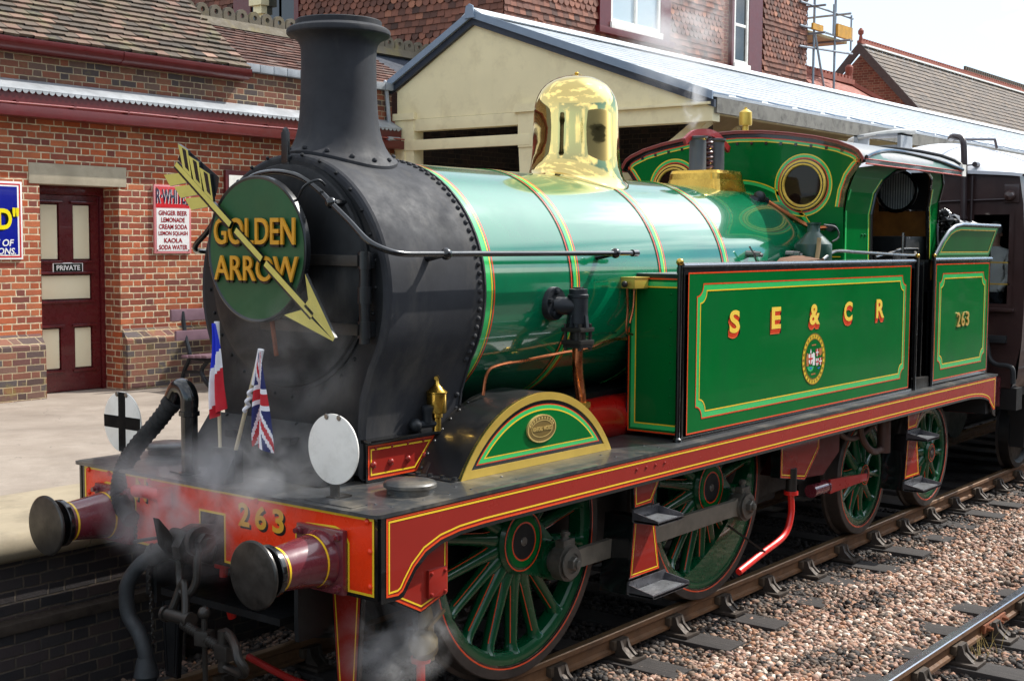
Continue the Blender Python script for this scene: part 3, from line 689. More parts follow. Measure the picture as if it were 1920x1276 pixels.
def window(parent, x0, x1, z0, z1, y, bars, left_sur=.36, right_sur=.1, glass='glass_pale'):
    w = MB(); w.box(x0-left_sur, x0-.002, y-.03, y+.2, z0-.12, z1, 0); w.box(x1+.002, x1+right_sur, y-.03, y+.2, z0-.12, z1, 0); w.box(x0-left_sur-.1, x1+right_sur+.05, y-.10, y+.2, z0-.24, z0-.121, 0, .01)
    o = w.build('window', M['maroon'], parent)
    fr = MB(); fr.box(x0-.03, x1+.03, y-.07, y+.10, z0-.118, z0, 0, .01)
    fr.box(x0, x0+.07, y-.02, y+.08, z0, z1, 0, .006); fr.box(x1-.07, x1, y-.02, y+.08, z0, z1, 0, .006)
    for bx in bars: fr.box(bx-.03, bx+.03, y-.025, y+.08, z0, z1, 0, .006)
    fr.box(x0+.07, x1-.07, y-.02, y+.08, z0, z0+.07, 0, .006); fr.box(x0+.07, x1-.07, y+.0, y+.08, z0+.78, z0+.84, 0, .006)
    fr.build('frame', M['white_paint'], o)
    g = MB(); g.box(x0+.06, x1-.06, y+.018, y+.030, z0+.06, z1); g.build('pane', M[glass], o)
    return o
window(ho, 15.69, 17.41, 6.66, 9.3, HY-.02, [16.55], .36, .36)
window(ho, 20.33, 20.98, 6.44, 9.3, HY-.02, [], .1, .60, 'glass')
# window in the left face, cream bracketed
w = MB(); w.box(HX-.03, HX+.2, 14.2, 14.7, 6.6, 9.3); w.box(HX-.03, HX+.2, 12.86, 12.98, 6.6, 9.3); w.box(HX-.06, HX+.2, 12.8, 14.75, 6.45, 6.599)
o = w.build('window', M['maroon'], ho)
g = MB(); g.box(HX-.0, HX+.02, 12.98, 14.2, 6.6, 9.3); g.build('pane', M['glass'], o)
g = MB(); g.box(HX-.06, HX+.05, 13.80, 13.95, 6.6, 6.95, 0, .01); g.box(HX-.14, HX+.05, 13.76, 13.99, 6.95, 7.10, 0, .01); g.box(HX-.2, HX+.05, 13.7, 14.05, 7.10, 7.3, 0, .01); g.box(HX+.0, HX+.05, 13.35, 13.42, 6.6, 8.5); g.build('frame', M['cream'], o)

# ------------------------------------------------------------------ platform canopy
ca = thing('platform_canopy', 'long cream platform canopy with boarded gable and pale sheet roof behind the locomotive', 'canopy', (0,0,0))
GX, CE = 9.43, 62
RY, RZ, LY, LZ, EY, EZ = 5.96, 5.72, 7.50, 4.86, 2.24, 4.40
m = MB()
# vertical boards, each a hair apart in depth
by = np.arange(2.30, 7.40, .152)
def topz(y): return (RZ-.14-(RY-y)*(RZ-EZ)/(RY-EY)) if y < RY else (RZ-.14-(y-RY)*(RZ-LZ)/(LY-RY))
for i, y in enumerate(by):
    y1 = min(y+.1517, 7.40); b0 = 4.30 if y < 4.99 else 4.37
    ys = [y, y1]+([RY] if y < RY < y1 else []); ys.sort()
    poly = [(y, b0), (y1, b0)]+[(q, topz(q)) for q in ys[::-1]]
    m.prism(poly, FX(GX), 0, .022+random.uniform(-.0006, .0006), 0)
m.build('gable_boarding', M['cream'], ca, smooth=False)
for q in ((GX-.04, GX+.14, 5.19, 7.06, 4.20, 4.365), (GX-.065, GX+.02, 4.97, 7.42, 3.93, 4.075), (GX-.04, GX+.14, 2.26, 4.79, 4.10, 4.295), (GX-.1, GX+.1, 2.26, 4.79, 4.296, 4.33)): m = MB(); m.box(*q, 0, .006); m.build('tie_beam', M['cream'], ca)
m = MB()
m.box(GX-.05, GX+.16, 7.06, 7.42, .9, 4.36, 0, .008); m.box(GX-.08, GX+.18, 7.03, 7.445, 4.361, 4.46, 0, .01); m.box(GX-.07, GX-.052, 7.22, 7.28, .9, 3.92, 0); m.build('post', M['cream'], ca)
m = MB(); m.box(GX-.06, GX+.18, 4.80, 5.185, 3.9, 4.36, 0, .008); m.prism([(4.80,3.899),(5.185,3.899),(5.10,2.6),(5.10,PZ),(4.88,PZ),(4.88,2.6)], FX(GX+.15), 0, .19); m.prism([(4.74,4.36),(5.25,4.36),(5.2,4.47),(4.79,4.47)], FX(GX+.2), 0, .3); m.build('post', M['cream'], ca)
for x in (16.5, 23.5, 30.5):
    m = MB(); m.box(x-.09, x+.09, 4.88, 5.08, PZ, 4.3, 0, .01)
    for s in (-1, 1): m.beam((x, 4.98+s*.1, 3.2), (x, 4.98+s*1.1, 4.3), .1, .12, 0)
    m.box(x-.08, x+.08, 2.3, 7.4, 4.25, 4.42, 0, .006)
    m.build('post', M['cream'], ca)
m = MB()
for i in range(42):
    x = 10.2+i*1.1
    m.beam((x, RY, RZ-.2), (x, EY+.1, EZ-.13), .07, .13, 0)
for y, z in ((3.1, 4.55), (4.6, 5.08)): m.box(GX+.2, CE, y-.05, y+.05, z-.2, z-.06)
m.beam((GX+.3, 2.5, 4.2), (GX+.3, 3.5, 3.5), .1, .14, 0); m.beam((GX+1.2, 4.7, 3.3), (GX+1.2, 3.0, 4.25), .1, .13, 0); m.beam((GX+2.4, 4.8, 3.2), (GX+2.4, 3.2, 4.2), .1, .13, 0)
m.build('rafter', M['cream'], ca)
m = MB(); nr = V3((0, -(RZ-EZ), RY-EY)).normalized(); sl = V3((0, EY-RY, EZ-RZ)); n = 14
for i in range(n):   # lapped sheets, each course standing on the next
    a, b = V3((0, RY, RZ))+sl*(i/n), V3((0, RY, RZ))+sl*((i+1.06)/n); up = nr*.022
    m.add([(GX-.10, a.y, a.z), (CE, a.y, a.z), (CE, b.y, b.z)+up*0 if 0 else (CE, b.y+up.y, b.z+up.z), (GX-.10, b.y+up.y, b.z+up.z), (GX-.10, b.y, b.z-.01), (CE, b.y, b.z-.01)], [(0,1,2,3),(3,2,5,4)], 0)
for i in range(60):   # upstand seams near the eave
    x = GX+.1+i*.86; p = V3((x, EY, EZ)); q = p-sl.normalized()*.16
    m.beam(p+nr*.03, q+nr*.02, .40, .02, 1)
m.add([(GX-.1, RY, RZ), (CE, RY, RZ), (CE, LY+.1, LZ-.05), (GX-.1, LY+.1, LZ-.05)], [(0,1,2,3)], 0)
m.prism([(RY-.2,RZ-.02),(RY-.02,RZ+.085),(RY+.02,RZ+.085),(RY+.2,RZ-.06)], lambda a, b, d: (d, a, b), GX-.12, CE, 0)
o = m.build('roof', [M['roof_zinc'], M['barge']], ca, angle=20)
m = MB(); m.add([(GX+.05, RY, RZ-.07), (CE, RY, RZ-.07), (CE, EY+.04, EZ-.07), (GX+.05, EY+.04, EZ-.07)], [(0,1,2,3)], 0); m.add([(GX+.05, RY, RZ-.07), (CE, RY, RZ-.07), (CE, LY, LZ-.08), (GX+.05, LY, LZ-.08)], [(0,1,2,3)], 0); m.build('soffit', M['soffit'], ca, smooth=False)
m = MB()
for (y0, z0, y1, z1) in ((EY-.02, EZ, RY, RZ), (RY, RZ, LY+.08, LZ-.02)):
    m.prism([(y0, z0-.05), (y1, z1-.05), (y1, z1+.05), (y0, z0+.05)], FX(GX-.10), 0, .03, 0); m.prism([(y0, z0-.14), (y1, z1-.14), (y1, z1-.052), (y0, z0-.052)], FX(GX-.03), 0, .05, 1)
m.prism([(RY-.09,RZ-.06),(RY+.09,RZ-.06),(RY+.06,RZ+.1),(RY,RZ+.13),(RY-.06,RZ+.1)], FX(GX-.13), 0, .02, 0)
m.build('bargeboard', [M['barge'], M['barge_dk']], ca, smooth=False)
m = MB(); m.box(GX+.0, CE, EY-.02, EY+.03, EZ-.20, EZ-.02); m.build('fascia', M['fascia_worn'], ca)
m = MB(); m.tube(bez([(GX-.12, 7.56, 4.82), (GX-.16, 7.50, 4.9), (GX-.16, 7.46, 4.6), (GX-.14, 7.42, 4.2), (GX-.1, 7.3, 4.1), (GX-.4, 7.22, 4.08)], 6), .03, 8); m.build('downpipe', M['lead'], ca)

m = MB(); m.box(13.0, 13.2, 4.4, 7.44, PZ, 4.6, 0); m.box(GX+.3, 13.0, 7.40, 7.445, PZ, 4.6, 0); m.build('shade_fill_wall', M['brick_platform'], ca, smooth=False)  # added wall; its dark brick stands in for shade inside the canopy
m = MB(); m.box(12.9, 12.995, 6.6, 7.38, 2.9, 3.85, 0, .01); m.build('notice', M['wood_plank'], ca)
# ------------------------------------------------------------------ far roofs, scaffold
ba = thing('brick_house', 'distant brick house with steep brown tiled roof and red crested ridge', 'house', (0,0,0))
BX, BRY, BRZ, BEY, BEZ, BXE = 32, 10.2, 8.45, 8.2, 6.3, 47
m = MB(); m.prism([(8.3,3),(12.1,3),(12.1,6.3),(BRY,8.3),(8.3,6.3)], FX(BX+.3), -14, 0); m.build('wall', M['brick_orange'], ba, smooth=False)
child_tiles('roof', ba, M['tile_far'], [dict(O=(BX-.1, BEY-.3, BEZ-.35), du=(1,0,0), dv=(0, BRY-BEY+.3, BRZ-BEZ+.35), W_=15.4, H_=3.45, tw=.34, ex=.2, rg=random.Random(8))], angle=15)
m = MB()
m.prism([(BRY,BRZ+.02),(BRY,BRZ-.30),(BEY-.3,BEZ-.62),(BEY-.3,BEZ-.33)], FX(BX-.05), 0, .08); m.prism([(BRY,BRZ+.02),(BRY,BRZ-.30),(12.4,BEZ-.62),(12.4,BEZ-.33)], FX(BX-.05), 0, .08)
m.build('bargeboard', paint('barge_brown', '#4a3c38', .8), ba, smooth=False)
m = MB(); m.box(BX-.1, BXE+.2, BRY-.07, BRY+.07, BRZ-.02, BRZ+.07)
for i in range(75): m.box(BX+i*.2, BX+i*.2+.12, BRY-.03, BRY+.03, BRZ+.07, BRZ+.15)
m.lathe([(0,.07),(.18,.04),(.21,.08),(.30,.085),(.38,.03)], (BX, BRY, BRZ+.05), (0,0,1), 10); m.build('ridge_crest', M['terracotta'], ba)
m = MB(); m.box(BX-.1, BXE+.2, BRY-.2, BRY-.1, BRZ-.10, BRZ-.05); m.build('lead_flashing', M['white_paint'], ba)
bb = thing('brick_house', 'farthest brown tiled roof at the right edge behind the other house', 'house', (0,0,0))
child_tiles('roof', bb, M['tile_far'], [dict(O=(49, 10.2, 6.5), du=(1,0,0), dv=(0,1,1.1), W_=16, H_=4.2, tw=.34, ex=.22, rg=random.Random(18))])
m = MB(); m.box(49, 65, 13.0, 13.2, 9.55, 9.7)
for i in range(60): m.box(49+i*.27, 49+i*.27+.18, 13.06, 13.14, 9.7, 9.86)
m.build('ridge_crest', M['key'], bb)
m = MB(); m.box(49.3, 65, 10.5, 15, 2, 6.6); m.build('wall', M['brick_orange'], bb, smooth=False)
ob = thing('outbuilding', 'small orange tiled hipped roof with a round finial between house and canopy', 'building', (0,0,0))
m = MB(); m.add([(24.3,8.4,6.72),(27.4,8.5,6.72),(29.8,7.3,5.7),(29.8,10,5.7),(23.9,7.3,5.7),(23.9,10,5.7)], [(0,1,2,4),(0,5,3,1),(1,3,2),(0,4,5)]); m.build('roof', M['terracotta'], ob, smooth=False)
m = MB(); m.box(24.2, 27.5, 8.38, 8.52, 6.70, 6.82)
for i in range(16): m.box(24.2+i*.2, 24.2+i*.2+.12, 8.42, 8.48, 6.82, 6.9)
m.beam((27.4,8.5,6.76), (29.8,7.3,5.74), .14, .1); m.lathe([(0,.09),(.2,.08),(.24,.1),(.36,.1),(.42,.05)], (27.4,8.5,6.78), (0,0,1), 10); m.build('ridge_crest', M['terracotta'], ob)
m = MB(); m.box(24.1, 29.5, 7.5, 9.8, 2, 5.72); m.build('wall', M['brick_orange'], ob, smooth=False)
sc = thing('scaffold', 'galvanised scaffold tower with yellow toe boards at the end of the tiled house', 'scaffold', (0,0,0))
m = MB()
for x, y in ((24.25,8.0),(25.4,8.0),(24.25,9.2),(25.4,9.2)): m.tube([(x,y,1),(x,y,9.2)], .03, 8)
for z in (7.62, 8.15): m.tube([(23.4,7.95,z),(26.3,7.95,z+.0)], .027, 8)
m.tube([(23.4,7.95,7.15),(26.3,7.95,7.3)], .027, 8); m.tube([(24.1,7.9,7.5),(24.9,7.95,6.0)], .027, 8)
for x in (24.0, 25.4): m.tube([(x,7.6,8.12),(x,9.6,8.12)], .027, 8); m.tube([(x,7.6,7.5),(x,9.6,7.5)], .027, 8)
m.tube([(25.0,7.85,7.6),(25.0,7.85,8.3)], .035, 8); m.tube([(26.1,7.9,7.35),(26.1,7.9,8.2)], .024, 8)
m.build('frame', M['galv'], sc)
m = MB(); m.box(23.95, 26.1, 8.0, 9.2, 7.52, 7.58); m.build('deck', M['wood_plank'], sc)
m = MB(); m.box(25.3, 26.15, 7.88, 7.93, 7.6, 7.9); m.build('toe_board', M['wood_board'], sc); m = MB(); m.box(23.95, 24.5, 7.88, 7.93, 7.6, 7.74); m.add([(24.0,7.9,7.75),(24.0,7.9,8.1),(24.8,8.3,7.7)], [(0,1,2)]); m.build('toe_board', M['wood_board'], sc)

# ------------------------------------------------------------------ bench on the platform
be = thing('platform_bench', 'maroon slatted bench with black iron ends against the brick wall', 'bench', (0,0,0))
M['bench_wood'] = paint('bench_paint', '#7c626c', .35, coat=.3, var=.15)
bx0, bx1 = 5.10, 7.35
m = MB(); m.box(bx0, bx1, 6.99, 7.03, 1.69, 1.83, 0, .018); m.build('backrest', M['bench_wood'], be)
m = MB(); m.box(bx0+.02, bx1, 6.93, 6.97, 1.46, 1.58, 0, .012); m.build('backrest', M['bench_wood'], be)
m = MB()
for i in range(4): m.box(bx0+.05, bx1, 6.42+i*.12, 6.52+i*.12, 1.285-.006*i, 1.315-.006*i, 0, .008)
m.build('seat', M['bench_wood'], be)
for x in (5.27, 7.1):
    m = MB()
    m.tube(bez([(x,7.01,1.80),(x,6.95,1.5),(x,6.88,1.28),(x,6.98,1.1),(x,7.06,.89)], 6), .026, 8); m.tube(bez([(x,6.9,1.27),(x,6.6,1.25),(x,6.44,1.26)], 5), .026, 8)
    m.tube(bez([(x,6.55,1.24),(x,6.66,1.12),(x,6.58,.99),(x,6.42,.90),(x,6.34,.89)], 6), .026, 8); m.box(x-.03, x+.03, 6.28, 6.40, .881, .90, 0, .006)
    m.tube(bez([(x,7.0,1.08),(x,6.8,1.1),(x,6.64,1.1)], 5), .02, 8)
    m.build('leg', M['iron'], be)
# ------------------------------------------------------------------ locomotive
G = 'loco_'
M['green'] = paint('loco_green', '#02704a', .15, coat=1.0, var=.10, scale=1.5, bump=.022, bscale=3.5, cior=1.75, dirt='#0a3d2c', dirt_amt=.3, dscale=2, wipe=(1,1.5,1.5))  # boiler only; the teal lean is sky reflection put into the base colour
M['green2'] = paint('loco_green_flat_plate', '#04642b', .16, coat=.12, var=.10, scale=2.0, bump=.03, bscale=3, spec=.08, dirt='#1d5a36', dirt_amt=.35, dscale=2.2, stretch=(1,1,.35))
M['lgreen'] = paint('lining_light_green', '#35c065', .2, coat=.6, var=.03)
M['lred'] = paint('lining_vermilion', '#e2481a', .25, coat=.5, var=.03)
M['lyel'] = paint('lining_yellow', '#f0c62c', .25, coat=.5, var=.03)
M['lblack'] = paint('livery_black', '#0d0e10', .2, coat=.6, var=.1)
M['lmar'] = paint('livery_maroon', '#90271f', .25, coat=.25, spec=.2, var=.06, scale=2)
M['mar_dk'] = paint('buffer_maroon', '#6a2a33', .25, coat=.7, var=.08)
M['beam_red'] = paint('beam_vermilion', '#f23c12', .28, coat=.25, spec=.3, var=.07, dirt='#8a2417', dirt_amt=.35, dscale=5)
M['red'] = paint('signal_red', '#d8241c', .3, coat=.4, var=.08)
M['smoke'] = paint('smokebox_black', '#313236', .66, var=.25, scale=3, bump=.06, bscale=22, dirt='#55524e', dirt_amt=.6, dscale=2.6, stretch=(1.6,1.6,.5), spec=.22)
M['smoke_face_shaded'] = paint('smokebox_face_shaded', '#121417', .55, var=.25, scale=4, bump=.06, bscale=26, dirt='#3a3836', dirt_amt=.7, dscale=3, stretch=(1.6,1.6,.45), spec=.35)  # front kept darker than the wrapper: its shade is put into the colour
M['plate'] = paint('footplate_black', '#37393b', .38, coat=.25, var=.25, scale=5, bump=.06, bscale=25, dirt='#8a8070', dirt_amt=.65, dscale=4)  # grime, plus sky sheen put into the paler colours
def metalmat(name, col, rough, scale=3, bump=.0, dirt=None):
    t = NT(name); c = hx(col); n = t.noise(scale, 5, .6)
    bc = t.mix(t.maprange(n, .3, .7, 0, 1), tuple(x*.9 for x in c[:3])+(1,), c)
    if dirt: bc = t.mix(t.maprange(t.noise(9, 7, .7), .5, .75, 0, .6), bc, hx(dirt))
    t.set(Base_Color=bc, Metallic=1.0, Roughness=t.maprange(t.noise(scale*3, 5), .3, .7, rough*.7, rough*1.4))
    if bump: t.bump(n, bump, .02)
    return t.mat
M['brass'] = metalmat('polished_brass', '#f4d88a', .04, 2.0, .035)
M['brass2'] = metalmat('worn_brass', '#d9b154', .22, 8, .05, dirt='#8c6c2c')
M['brass_edge'] = paint('brass_beading', '#e0bd58', .35, metal=.55, var=.08, scale=4)
M['copper'] = metalmat('copper_pipe', '#c9784f', .26, 2.5, .0, dirt='#7a4630')
M['steel'] = metalmat('worked_steel', '#8d8a86', .30, 10, .03, dirt='#4a4540')
M['steel_dk'] = paint('oily_steel', '#35322f', .40, metal=.5, var=.2, scale=8, dirt='#2b2724', dirt_amt=.6)
M['tyre'] = paint('tyre_steel', '#4c4642', .5, metal=.5, var=.2, scale=9, dirt='#2b2725', dirt_amt=.6)
M['wheel_green_shaded'] = paint('wheel_green_shaded', '#06492a', .24, coat=.4, var=.12, spec=.3)  # body paint deepened: the gloom below the footplate is put into the colour
M['rubber'] = paint('hose_rubber', '#212427', .6, var=.25, scale=12, bump=.1)
M['bag'] = paint('hose_canvas', '#1f2021', .75, var=.3, scale=20, bump=.3)
M['wood_cab'] = paint('cab_wood', '#a0682c', .4, coat=.3, var=.3, scale=7)
M['cabdark'] = paint('cab_inside_black', '#0c0d0f', .5, var=.2)
M['coal'] = paint('coal', '#121315', .25, var=.3, scale=30, spec=.8)
M['tread'] = paint('chequer_plate', '#a2a4a6', .32, metal=.5, var=.25, scale=20, dirt='#3c3a38', dirt_amt=.5)
t = NT('brown_cab_pane'); t.set(Base_Color=hx('#1f130d'), Roughness=.05); t.b.inputs['Specular IOR Level'].default_value = .3; M['dark_pane'] = t.mat

def inset(pts, d):
    out = []; n = len(pts)
    for i in range(n):
        a, b, c = V3((*pts[i-1],0)), V3((*pts[i],0)), V3((*pts[(i+1) % n],0)); d1, d2 = (b-a).normalized(), (c-b).normalized()
        nr_ = V3((d1.y,-d1.x,0))+V3((d2.y,-d2.x,0)); nr_ = nr_.normalized() if nr_.length > 1e-6 else V3((d1.y,-d1.x,0))
        out.append((b.x-nr_.x*d, b.y-nr_.y*d))
    return out
def inset2(pts, d):
    ar = sum(pts[i][0]*pts[(i+1) % len(pts)][1]-pts[(i+1) % len(pts)][0]*pts[i][1] for i in range(len(pts)))
    return inset(pts, d if ar > 0 else -d)
H, VY, TY = 1.317, 1.250, 1.155
lo = thing('steam_locomotive', 'green steam tank locomotive with black smokebox, brass dome and red buffer beam', 'locomotive', (0,0,0))
# --- running plate, valance, frames
m = MB(); 
pl = [(-.03,-1.215),(-.018,-1.245),(.02,-1.258),(9.19,-1.258),(9.19,1.258),(.02,1.258),(-.018,1.245),(-.03,1.215)]
m.prism(pl, FZ(H), -.018, 0, 0)
for x in (.18, .42, .62, .8, 1.2, 2.2, 2.7):
    for y in (-1.16, -1.05): m.rivet((x, y, H), (0,0,1), .009, 0, .005)
m.box(.02, .13, -1.04, -.70, H, H+.006, 0); m.box(.1, .55, .2, .5, H, H+.006, 0)
m.build('running_plate', [M['plate']], lo)
def valance(sgn):
    y = sgn*VY; f = (lambda a, b, d: (a, y+sgn*d, b))
    top = H-.019
    out = [(.012,top),(.012,.872),(.135,.872)]+[(.17,.878),(.19,.90),(.215,.935),(.265,.995),(.35,1.055),(.46,1.095),(.61,1.117),(.80,1.124),(8.30,1.124)]
    out += [(8.3+.80*math.sin(t*math.pi/2)**1.0*.9, 1.124-.12*(1-math.cos(t*math.pi/2))) for t in np.linspace(.1,1,8)]+[(9.10,.90),(9.165,.88),(9.165,top)]
    m = MB(); m.prism(out, f, -.018, 0, 1)
    i1 = [(.050,top-.012),(.050,.905),(.130,.900),(.160,.915),(.19,.955),(.245,1.020),(.33,1.083),(.45,1.124),(.60,1.144),(.80,1.151),(8.28,1.151)]
    i1 += [(8.3+.72*math.sin(t*math.pi/2)*.95, 1.151-.11*(1-math.cos(t*math.pi/2))) for t in np.linspace(.1,1,8)]+[(9.10,.96),(9.135,.96),(9.135,top-.012)]
    m.face(i1, f, .0015, 0); m.ribbon(i1, .011, f, .003, 2)
    cx, cy = 0, 0
    i2 = inset2(i1, .021)
    m.ribbon(i2, .010, f, .003, 3)
    for k in range(4): m.rivet((2.30+k*.11, y+sgn*.002, 1.235), (0,sgn,0), .011, 0)
    return m.build('valance', [M['lmar'], M['lblack'], M['lred'], M['lyel']], lo)
valance(-1); valance(1)
m = MB()
for s in (-1, 1):
    m.box(.06, 9.0, s*.58, s*.61, .55, H-.02); m.box(.03, .9, s*.61, s*.64, .60, 1.12)
m.box(.03, 9.1, -.5, .5, .62, .66); m.box(1.0, 3.3, -.57, .57, .5, 1.3); m.box(4.2, 5.7, -.5, .5, .45, 1.3); m.box(5.9, 9.1, -.55, .55, .75, 1.3)
m.box(8.95, 9.14, -1.22, 1.22, .92, 1.29)
m.build('frame', M['cabdark'], lo)
# --- buffer beam
m = MB(); f = FX(0.0); zt, zb = H-.019, .885
outl = [(1.20,zt),(1.20,zb),(.685,zb),(.685,.885),(.47,.885),(.47,.90),(.09,.90),(.09,1.16),(-.09,1.16),(-.09,.90),(-.20,.885),(-1.238,zb),(-1.238,zt)]
m.box(.0, .03, -1.236, 1.20, .885, zt, 1)
def beampanel():
    A = []
    o = .028; t = zt-.012; b = .91
    p = [(1.168,t),(1.168,b+.18),(1.058,b+.18)]
    # left (far) recess, red between, coupling slot, right recess, end panel
    far = [(1.168,t),(1.168,1.10),(1.03,1.10),(1.03,1.155)]+arc(.985,1.165,.045,0,90,5)[0:0]+[(1.03,1.16),(1.0,1.20),(.955,1.218),(.755,1.206),(.705,1.19),(.680,1.15),(.680,.905),(.105,.905),(.105,1.168),(-.105,1.168),(-.105,.912),(-.665,.905),(-.665,1.14),(-.69,1.185),(-.74,1.208),(-.95,1.218),(-1.01,1.20),(-1.042,1.15),(-1.042,.912),(-1.21,.912),(-1.21,t)]
    return far
bp_ = beampanel()
m.face(bp_, f, .002, 0); m.ribbon(bp_, .013, f, .0035, 2)
for y, z in ((1.13,1.275),(.93,1.275),(.55,1.275),(1.13,1.14),(-1.17,1.275),(-1.19,1.13),(-1.19,.955),(-.36,1.275)): m.rivet((-.003, y, z), (-1,0,0), .017, 0)
bb = m.build('buffer_beam', [M['beam_red'], M['lblack'], M['lyel']], lo)
gilt = paint('gilt_figures', '#e0a62c', .35, var=.1); m = MB(); RT, UP = (0,-1,0), (0,0,1)
def num(txt, yc, zc, h, w):
    m.text(txt, (-.0035, yc-.013, zc-.012), RT, UP, h, 1, cond=w, bold=.03); m.text(txt, (-.0055, yc, zc), RT, UP, h, 0, cond=w, bold=.03)
    return
for ch, y in (('2',-.262),('6',-.395),('3',-.530)): num(ch, y, 1.190, .128, .088)
m.build('lettering', [gilt, M['lblack']], bb, smooth=False); m = MB()
for ch, y in (('N',.625),('o',.535)): num(ch, y, 1.215, .128 if ch == 'N' else .07, .10 if ch == 'N' else .06)
m.build('lettering', [gilt, M['lblack']], bb, smooth=False)
# --- buffers
def buffer(y, x0=0.0, s=-1, parent=lo):
    m = MB(); z = 1.05
    m.box(x0-.035 if s < 0 else x0, x0 if s < 0 else x0+.035, y-.17, y+.17, z-.165, z+.165, 0, .02)
    prof = [(.03,.150),(.05,.150),(.07,.138),(.09,.134),(.20,.120),(.34,.108),(.355,.105),(.358,.104)]
    m.lathe(prof, (x0, y, z), (s,0,0), 32, 0, caps=False); m.lathe([(.090,.1355),(.102,.1345)], (x0,y,z), (s,0,0), 32, 2, caps=False); m.lathe([(.318,.1115),(.330,.1105)], (x0,y,z), (s,0,0), 32, 2, caps=False)
    m.lathe([(.355,.104),(.357,.128),(.362,.132),(.385,.132),(.39,.128),(.392,.07)], (x0,y,z), (s,0,0), 32, 1, caps=False)
    for dy in (-.135, .135):
        for dz in (-.13, .13): m.lathe([(0,.022),(.018,.022),(.02,.014),(.04,.014)], (x0+s*.035, y+dy, z+dz), (s,0,0), 6, 1 if dy > 0 and dz < 0 else 0)
    o = m.build('buffer', [M['mar_dk'], M['lblack'], M['lyel']], parent)
    h = MB(); h.lathe([(.38,.055),(.435,.055),(.438,.10),(.448,.160),(.455,.168),(.464,.168),(.470,.160),(.478,.09),(.480,.0)], (x0,y,z), (s,0,0), 40, 0, caps=False)
    h.build('buffer_head', paint('buffer_face_oily', '#4d4a47', .34, metal=.75, var=.35, scale=7, dirt='#1b1a1a', dirt_amt=.75, dscale=6), o, angle=25); return o
buffer(-.865); buffer(.865); buffer(-.865, 9.17, 1); buffer(.865, 9.17, 1)
# --- smokebox
zc, rs = 2.347, .785
def sb_outline(r, ins=0.0):
    q = arc(0, zc, r, -31, 211, 56)
    low = [(-.645,1.80),(-.600,1.66),(-.585,1.50),(-.585,H+.0)]
    q = [(-a, b) for a, b in arc(0, zc, r, -31, 211, 56)]   # start right (y<0)
    right = [(-.605-.0,1.76),(-.585,1.60),(-.580,H)]
    pts = right[::-1]+q+[(-a, b) for a, b in right]
    if ins: pts = [(a-ins*(a/max(.001, math.hypot(a, b-2.1))), max(b-ins*((b-2.1)/max(.001, math.hypot(a, b-2.1))), H)) for a, b in pts]
    return pts
m = MB(); secs = [(.560,.045),(.5625,.022),(.572,.008),(.588,.0),(1.36,.0)]; v = []
n = len(sb_outline(rs))
for x, ins in secs: v += [(x, a, b) for a, b in sb_outline(rs, ins)]
for i in range(len(secs)-1): m.add(v, [(i*n+j, i*n+j+1, (i+1)*n+j+1, (i+1)*n+j) for j in range(n-1)], 0)
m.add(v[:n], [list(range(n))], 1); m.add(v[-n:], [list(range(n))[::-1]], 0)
m.prism([(a*1.012, zc+(b-zc)*1.012 if b > H+.01 else H) for a, b in sb_outline(rs)], FX(1.375), 0, .014, 0)
for i in range(64):
    a = R(-30+240*i/63); p = (1.325, -rs*math.cos(a), zc+rs*math.sin(a)); m.rivet(p, (0, -math.cos(a), math.sin(a)), .0165, 0, .017)
for k in range(5): m.rivet((1.325, -.598-.003*k, 1.40+k*.085), (0,-1,0), .0165, 0, .017)
smo = m.build('smokebox', [M['smoke'], M['smoke_face_shaded']], lo, angle=28)
# door, straps, hinge post
m = MB(); dz, dr = 2.44, .635
m.lathe([(0,dr+.02),(.012,dr+.02),(.014,dr),(.030,dr-.008),(.045,dr-.05),(.065,dr*.75),(.085,dr*.4),(.092,.0)], (.559,0,dz), (-1,0,0), 64, 0, caps=False)
for i in range(30):
    a = R(12*i+4); m.rivet((.561, (dr+.055)*math.cos(a), dz+(dr+.055)*math.sin(a)), (-1,0,0), .012, 0, .014)
sd = m.build('smokebox_door', [M['smoke_face_shaded']], lo, angle=30)
m = MB()
for z in (2.535, 2.165): m.box(.452, .478, -.655, .12, z-.030, z+.030, 0, .006); m.box(.47, .54, -.655, -.60, z-.026, z+.026, 0, .005)
m.build('hinge_strap', M['steel_dk'], sd)
m = MB(); m.cyl((.50,-.662,2.09), (.50,-.662,2.585), .030, 14, 0)
for z in (2.535, 2.165, 2.35): m.cyl((.50,-.662,z-.045), (.50,-.662,z+.045), .038, 14, 0)
for z in (2.535, 2.165): m.box(.50, .565, -.69, -.63, z-.04, z+.04, 0, .006)
m.build('hinge_post', M['black_sat'], sd)
m = MB(); m.cyl((.47,0,dz), (.36,0,dz), .03, 12, 0); m.beam((.38,0,dz), (.36,.12,dz+.22), .03, .02, 0, .004); m.beam((.36,0,dz), (.34,-.2,dz-.1), .03, .02, 0, .004); m.build('door_handle', M['steel'], sd)
# apron under the door, lamp irons
m = MB(); m.prism([(.556,1.60),(.53,1.615),(.30,H+.004),(.556,H+.004)], lambda a, b, d: (a, d, b), -.52, .66, 0); m.box(.40, .50, -.18, -.10, 1.50, 1.54, 0, .006); m.box(.40, .50, .30, .38, 1.50, 1.54, 0, .006)
for y in (-.4, -.1, .2, .5): m.rivet((.52, y, 1.605), (-.5,0,.8), .012, 0)
m.build('apron', M['smoke_face_shaded'], lo)
m = MB(); m.beam((.545,0,3.08), (.545,0,3.25), .055, .018, 0, .004, up=(1,0,0)); m.sphere((.545,0,3.25), .028, 0, 10, 6, (.32,1,1)); m.box(.54, .58, -.03, .03, 3.02, 3.12, 0, .004); m.build('lamp_iron', M['black_sat'], lo)
